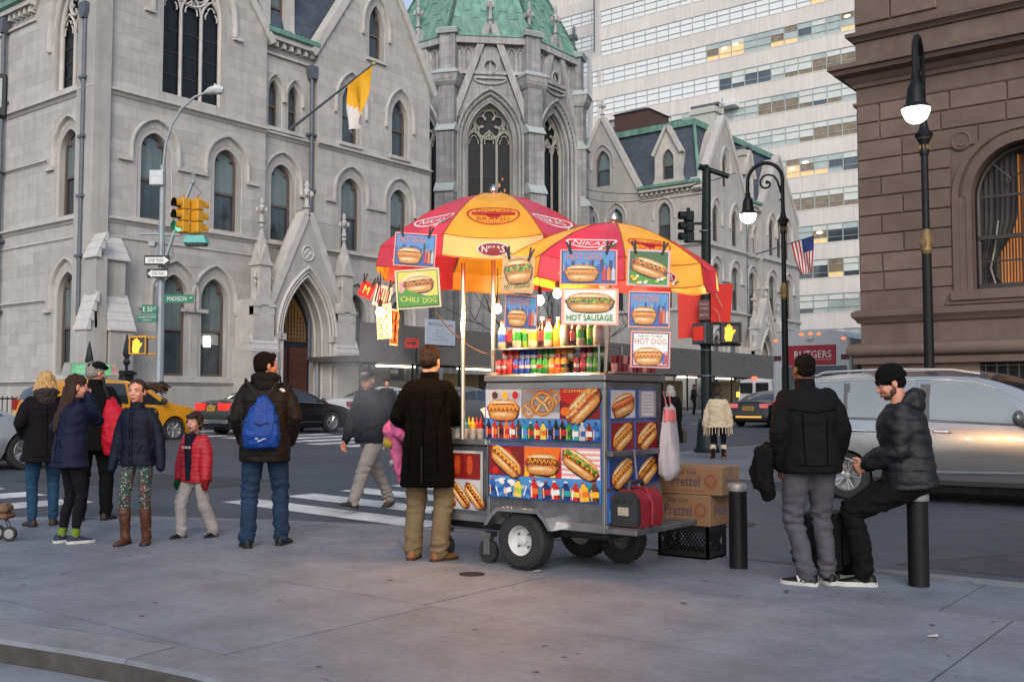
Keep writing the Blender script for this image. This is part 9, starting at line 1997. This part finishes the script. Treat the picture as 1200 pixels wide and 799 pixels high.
# 10 man sitting on the bollard
bp_ = onz(1077, 686, 0); D = ray(1077, 470); phi = -93; th = math.atan2(D.y, D.x) - rad(phi); fwd = Vector((math.cos(th), math.sin(th), 0)); p = bp_ + fwd * .06
H = 1.79; m10, J = person('man in a black beanie and hooded jacket sitting on a bollard with a phone', p, 1068, phi, H, dict(hair='buzz', hair_m=hair_bz, hyaw=-8, hpit=-20, skin='light', beard=M('beard_brown', '#4a3024', .8, var=.3, scale=80), bulk=1.05, zh=(.66 + .075) / H, hy=-.02, leg=1.05, lean=7, hfwd=.01, trousers=dict(m=black_t, g=.034, fold=.012), top=dict(m=fabric('black_parka', '#0d0f16', .55, spec=.5), hem=.34, g=.05, kind='puffer', period=.09, fold=.011, hood=1.15, sit=1), shoes=dict(m=bk_shoe, sole=wsole, sole_h=1.4), hands=((-.06, .26, .475), (.09, .27, .48)), poles=((-.5, -.7, -1), (.5, -.7, -1)), curl=.9, nohands=(0, 0), feet=((-.13, .30, -6), (.15, .42, 4))))
B = Blob(); B.ell((0, -.016, .048), (.090, .106, .092), J['Mh']); B.fuse('beanie', fabric('black_knit', '#0a0a0b', .95), m10, .008, 2, lambda P: .0022 * np.sin(np.arctan2(P[:, 1] - J['hc'].y, P[:, 0] - J['hc'].x) * 34) + .003 * vnoise(P, 30)); B = Blob(); B.b.rings([[tuple(J['Mh'] @ Vector((.091 * math.cos(a) * r, .107 * math.sin(a) * r - .016, z))) for a in [2 * PI * j / 24 for j in range(24)]] for z, r in ((.012, 1.0), (.012, 1.06), (.05, 1.06), (.05, .98))]); B.fuse('beanie_cuff', fabric('black_knit', '#0a0a0b'), m10, .007, 1)
wm = m10.location + RZ(m10.rotation_euler.z) @ ((J['wri'][0] + J['wri'][1]) / 2 + Vector((0, .10, .02)))
t = thing('phone', 'pale smartphone held by the man on the bollard', 'phone', wm, m10.rotation_euler.z); b = MB(RX(rad(20))); b.bbox(-.036, .036, -.07, .07, -.004, .004, .002); b.build('case', M('phone_case', '#a9a6a6', .3), t); b = MB(RX(rad(20))); b.quad((-.032, -.062, .0045), (.032, -.062, .0045), (.032, .062, .0045), (-.032, .062, .0045)); b.build('screen', M('phone_screen', '#30343a', .1), t, smooth=False)
p = att(974, 655, 7.65); p.z = 0; t = thing('suitcase', 'black wheeled suitcase standing between the two men at the right', 'suitcase', p, CAM_YAW + rad(60)); t.scale = (.9, .9, .95); lug = fabric('black_luggage', '#0c0c0e', .6)
b = MB(); b.bbox(-.2, .2, -.12, .12, .06, .52, .035); b.build('shell', lug, t); b = MB(); b.bbox(-.16, .16, -.15, -.118, .12, .42, .015); b.build('pocket', lug, t); b = MB(); b.tube([(-.1, .09, .5), (-.1, .09, .62), (.1, .09, .62), (.1, .09, .5)], .01, 6); b.build('handle', clipm, t)
for x in (-.19, .17):
	for y in (-.09, .09): b = MB(T(x, y, .035) @ RX(PI / 2)); b.lathe([(.015, -.014), (.035, -.014), (.035, .014), (.015, .014)], 12); b.build('wheel', tyre, t);
p = onz(934, 660, 0); t = thing('luggage_trolley', 'small black wheeled trolley foot just left of the grey jeans', 'trolley', p + Vector((0, 0, 0)), CAM_YAW); b = MB(T(0, 0, .035) @ RX(PI / 2)); b.lathe([(.012, -.018), (.035, -.018), (.035, .018), (.012, .018)], 14); b.build('wheel', tyre, t); b = MB(); b.bbox(-.035, .30, .0, .09, .06, .11, .015); b.build('frame', clipm, t); b = MB(); b.bbox(.05, .3, .0, .2, .11, .4, .03); b.build('soft_bag', lug, t)
# 11 woman in the cream shawl
p = att(842, 545, 21.0); p.z = gz(p.x, p.y) + .06; m11, J = person('woman in a cream shawl and tan boots walking away', p, 842, 4, 1.58, dict(far=1, hair='short', hair_m=hair_br, trousers=dict(m=jeans_d, g=.008, hem=.045), top=dict(m=fabric('cream_shawl', '#b8a78f', .9, dim=1), hem=.46, g=.06, flare=.05, fold=.015, collar=.08, collar_m=fabric('grey_scarf', '#4a5058'), name='shawl'), shoes=dict(m=M('tan_boot', '#6e4224', .7, var=.2), sole=wsole, boot=.24, cuff=M('fleece_cuff', '#b9a892', .9)), hands=((-.30, .0, .50), (.30, .0, .47)), feet=((-.13, .05, -6), (.12, .0, 10))))
b = MB()
for k in range(26):
	a = 2 * PI * k / 26; x, y = .28 * math.cos(a), .21 * math.sin(a); b.tube([(x, y, .46 * 1.58 + .02), (x * 1.04, y * 1.04, .46 * 1.58 - .11 - .06 * rnd.random())], .009, 4)
b.build('fringe', fabric('cream_shawl', '#a8977f'), m11, kind='stuff')
# 12 white haired woman behind the cart
p = att(787, 540, 23.5); p.z = gz(p.x, p.y) + .06; m12, J = person('white haired woman in a long black coat carrying a patterned bag', p, 787, -25, 1.60, dict(far=1, hair='bob', hair_m=M('hair_white', '#8d8a86', .7, var=.2, scale=40), bulk=1.15, trousers=dict(m=black_t, g=.02), top=dict(m=black_f, hem=.22, g=.05, flare=.03), shoes=dict(m=bk_shoe), hands=((-.25, .05, .47), (.27, .05, .47)), feet=((-.1, .12, 0), (.1, -.1, 6))))
t = thing('handbag', 'dark patterned tote bag hanging from the white haired woman', 'bag', m12.location + RZ(m12.rotation_euler.z) @ Vector((.30, .05, .42)), m12.rotation_euler.z); b = MB(); b.bbox(-.05, .05, -.16, .16, -.16, .12, .02); b.build('bag', M('tote_pattern', '#3a3025', .7, var=.6, scale=30), t); b = MB(); b.tube([(0, -.08, .11), (0, -.06, .26), (0, .06, .26), (0, .08, .11)], .01, 5); b.build('handle', clipm, t)
# 13, 14 people far off under the shed
p = onx(813, 497, -27.6); p.z = gz(p.x, p.y); p.z = max(p.z, .2); person('distant man in dark clothes standing under the scaffold shed', p, 813, 100, 1.74, dict(far=1, hair='short', hair_m=hair_dk, skin='brown', trousers=dict(m=black_t), top=dict(m=fabric('dark_grey_top', '#1c1a1c'), hem=.46, g=.03), shoes=dict(m=bk_shoe), hands=((-.22, .2, .6), (.22, .2, .6))))
p = att(453, 470, 31); p.z = gz(p.x, p.y); person('distant man in a dark suit behind the striding man in the cap', p, 453, 175, 1.76, dict(far=1, hair='short', hair_m=hair_dk, trousers=dict(m=black_t), top=dict(m=fabric('dark_suit', '#141418'), hem=.44, g=.03), shoes=dict(m=bk_shoe)))
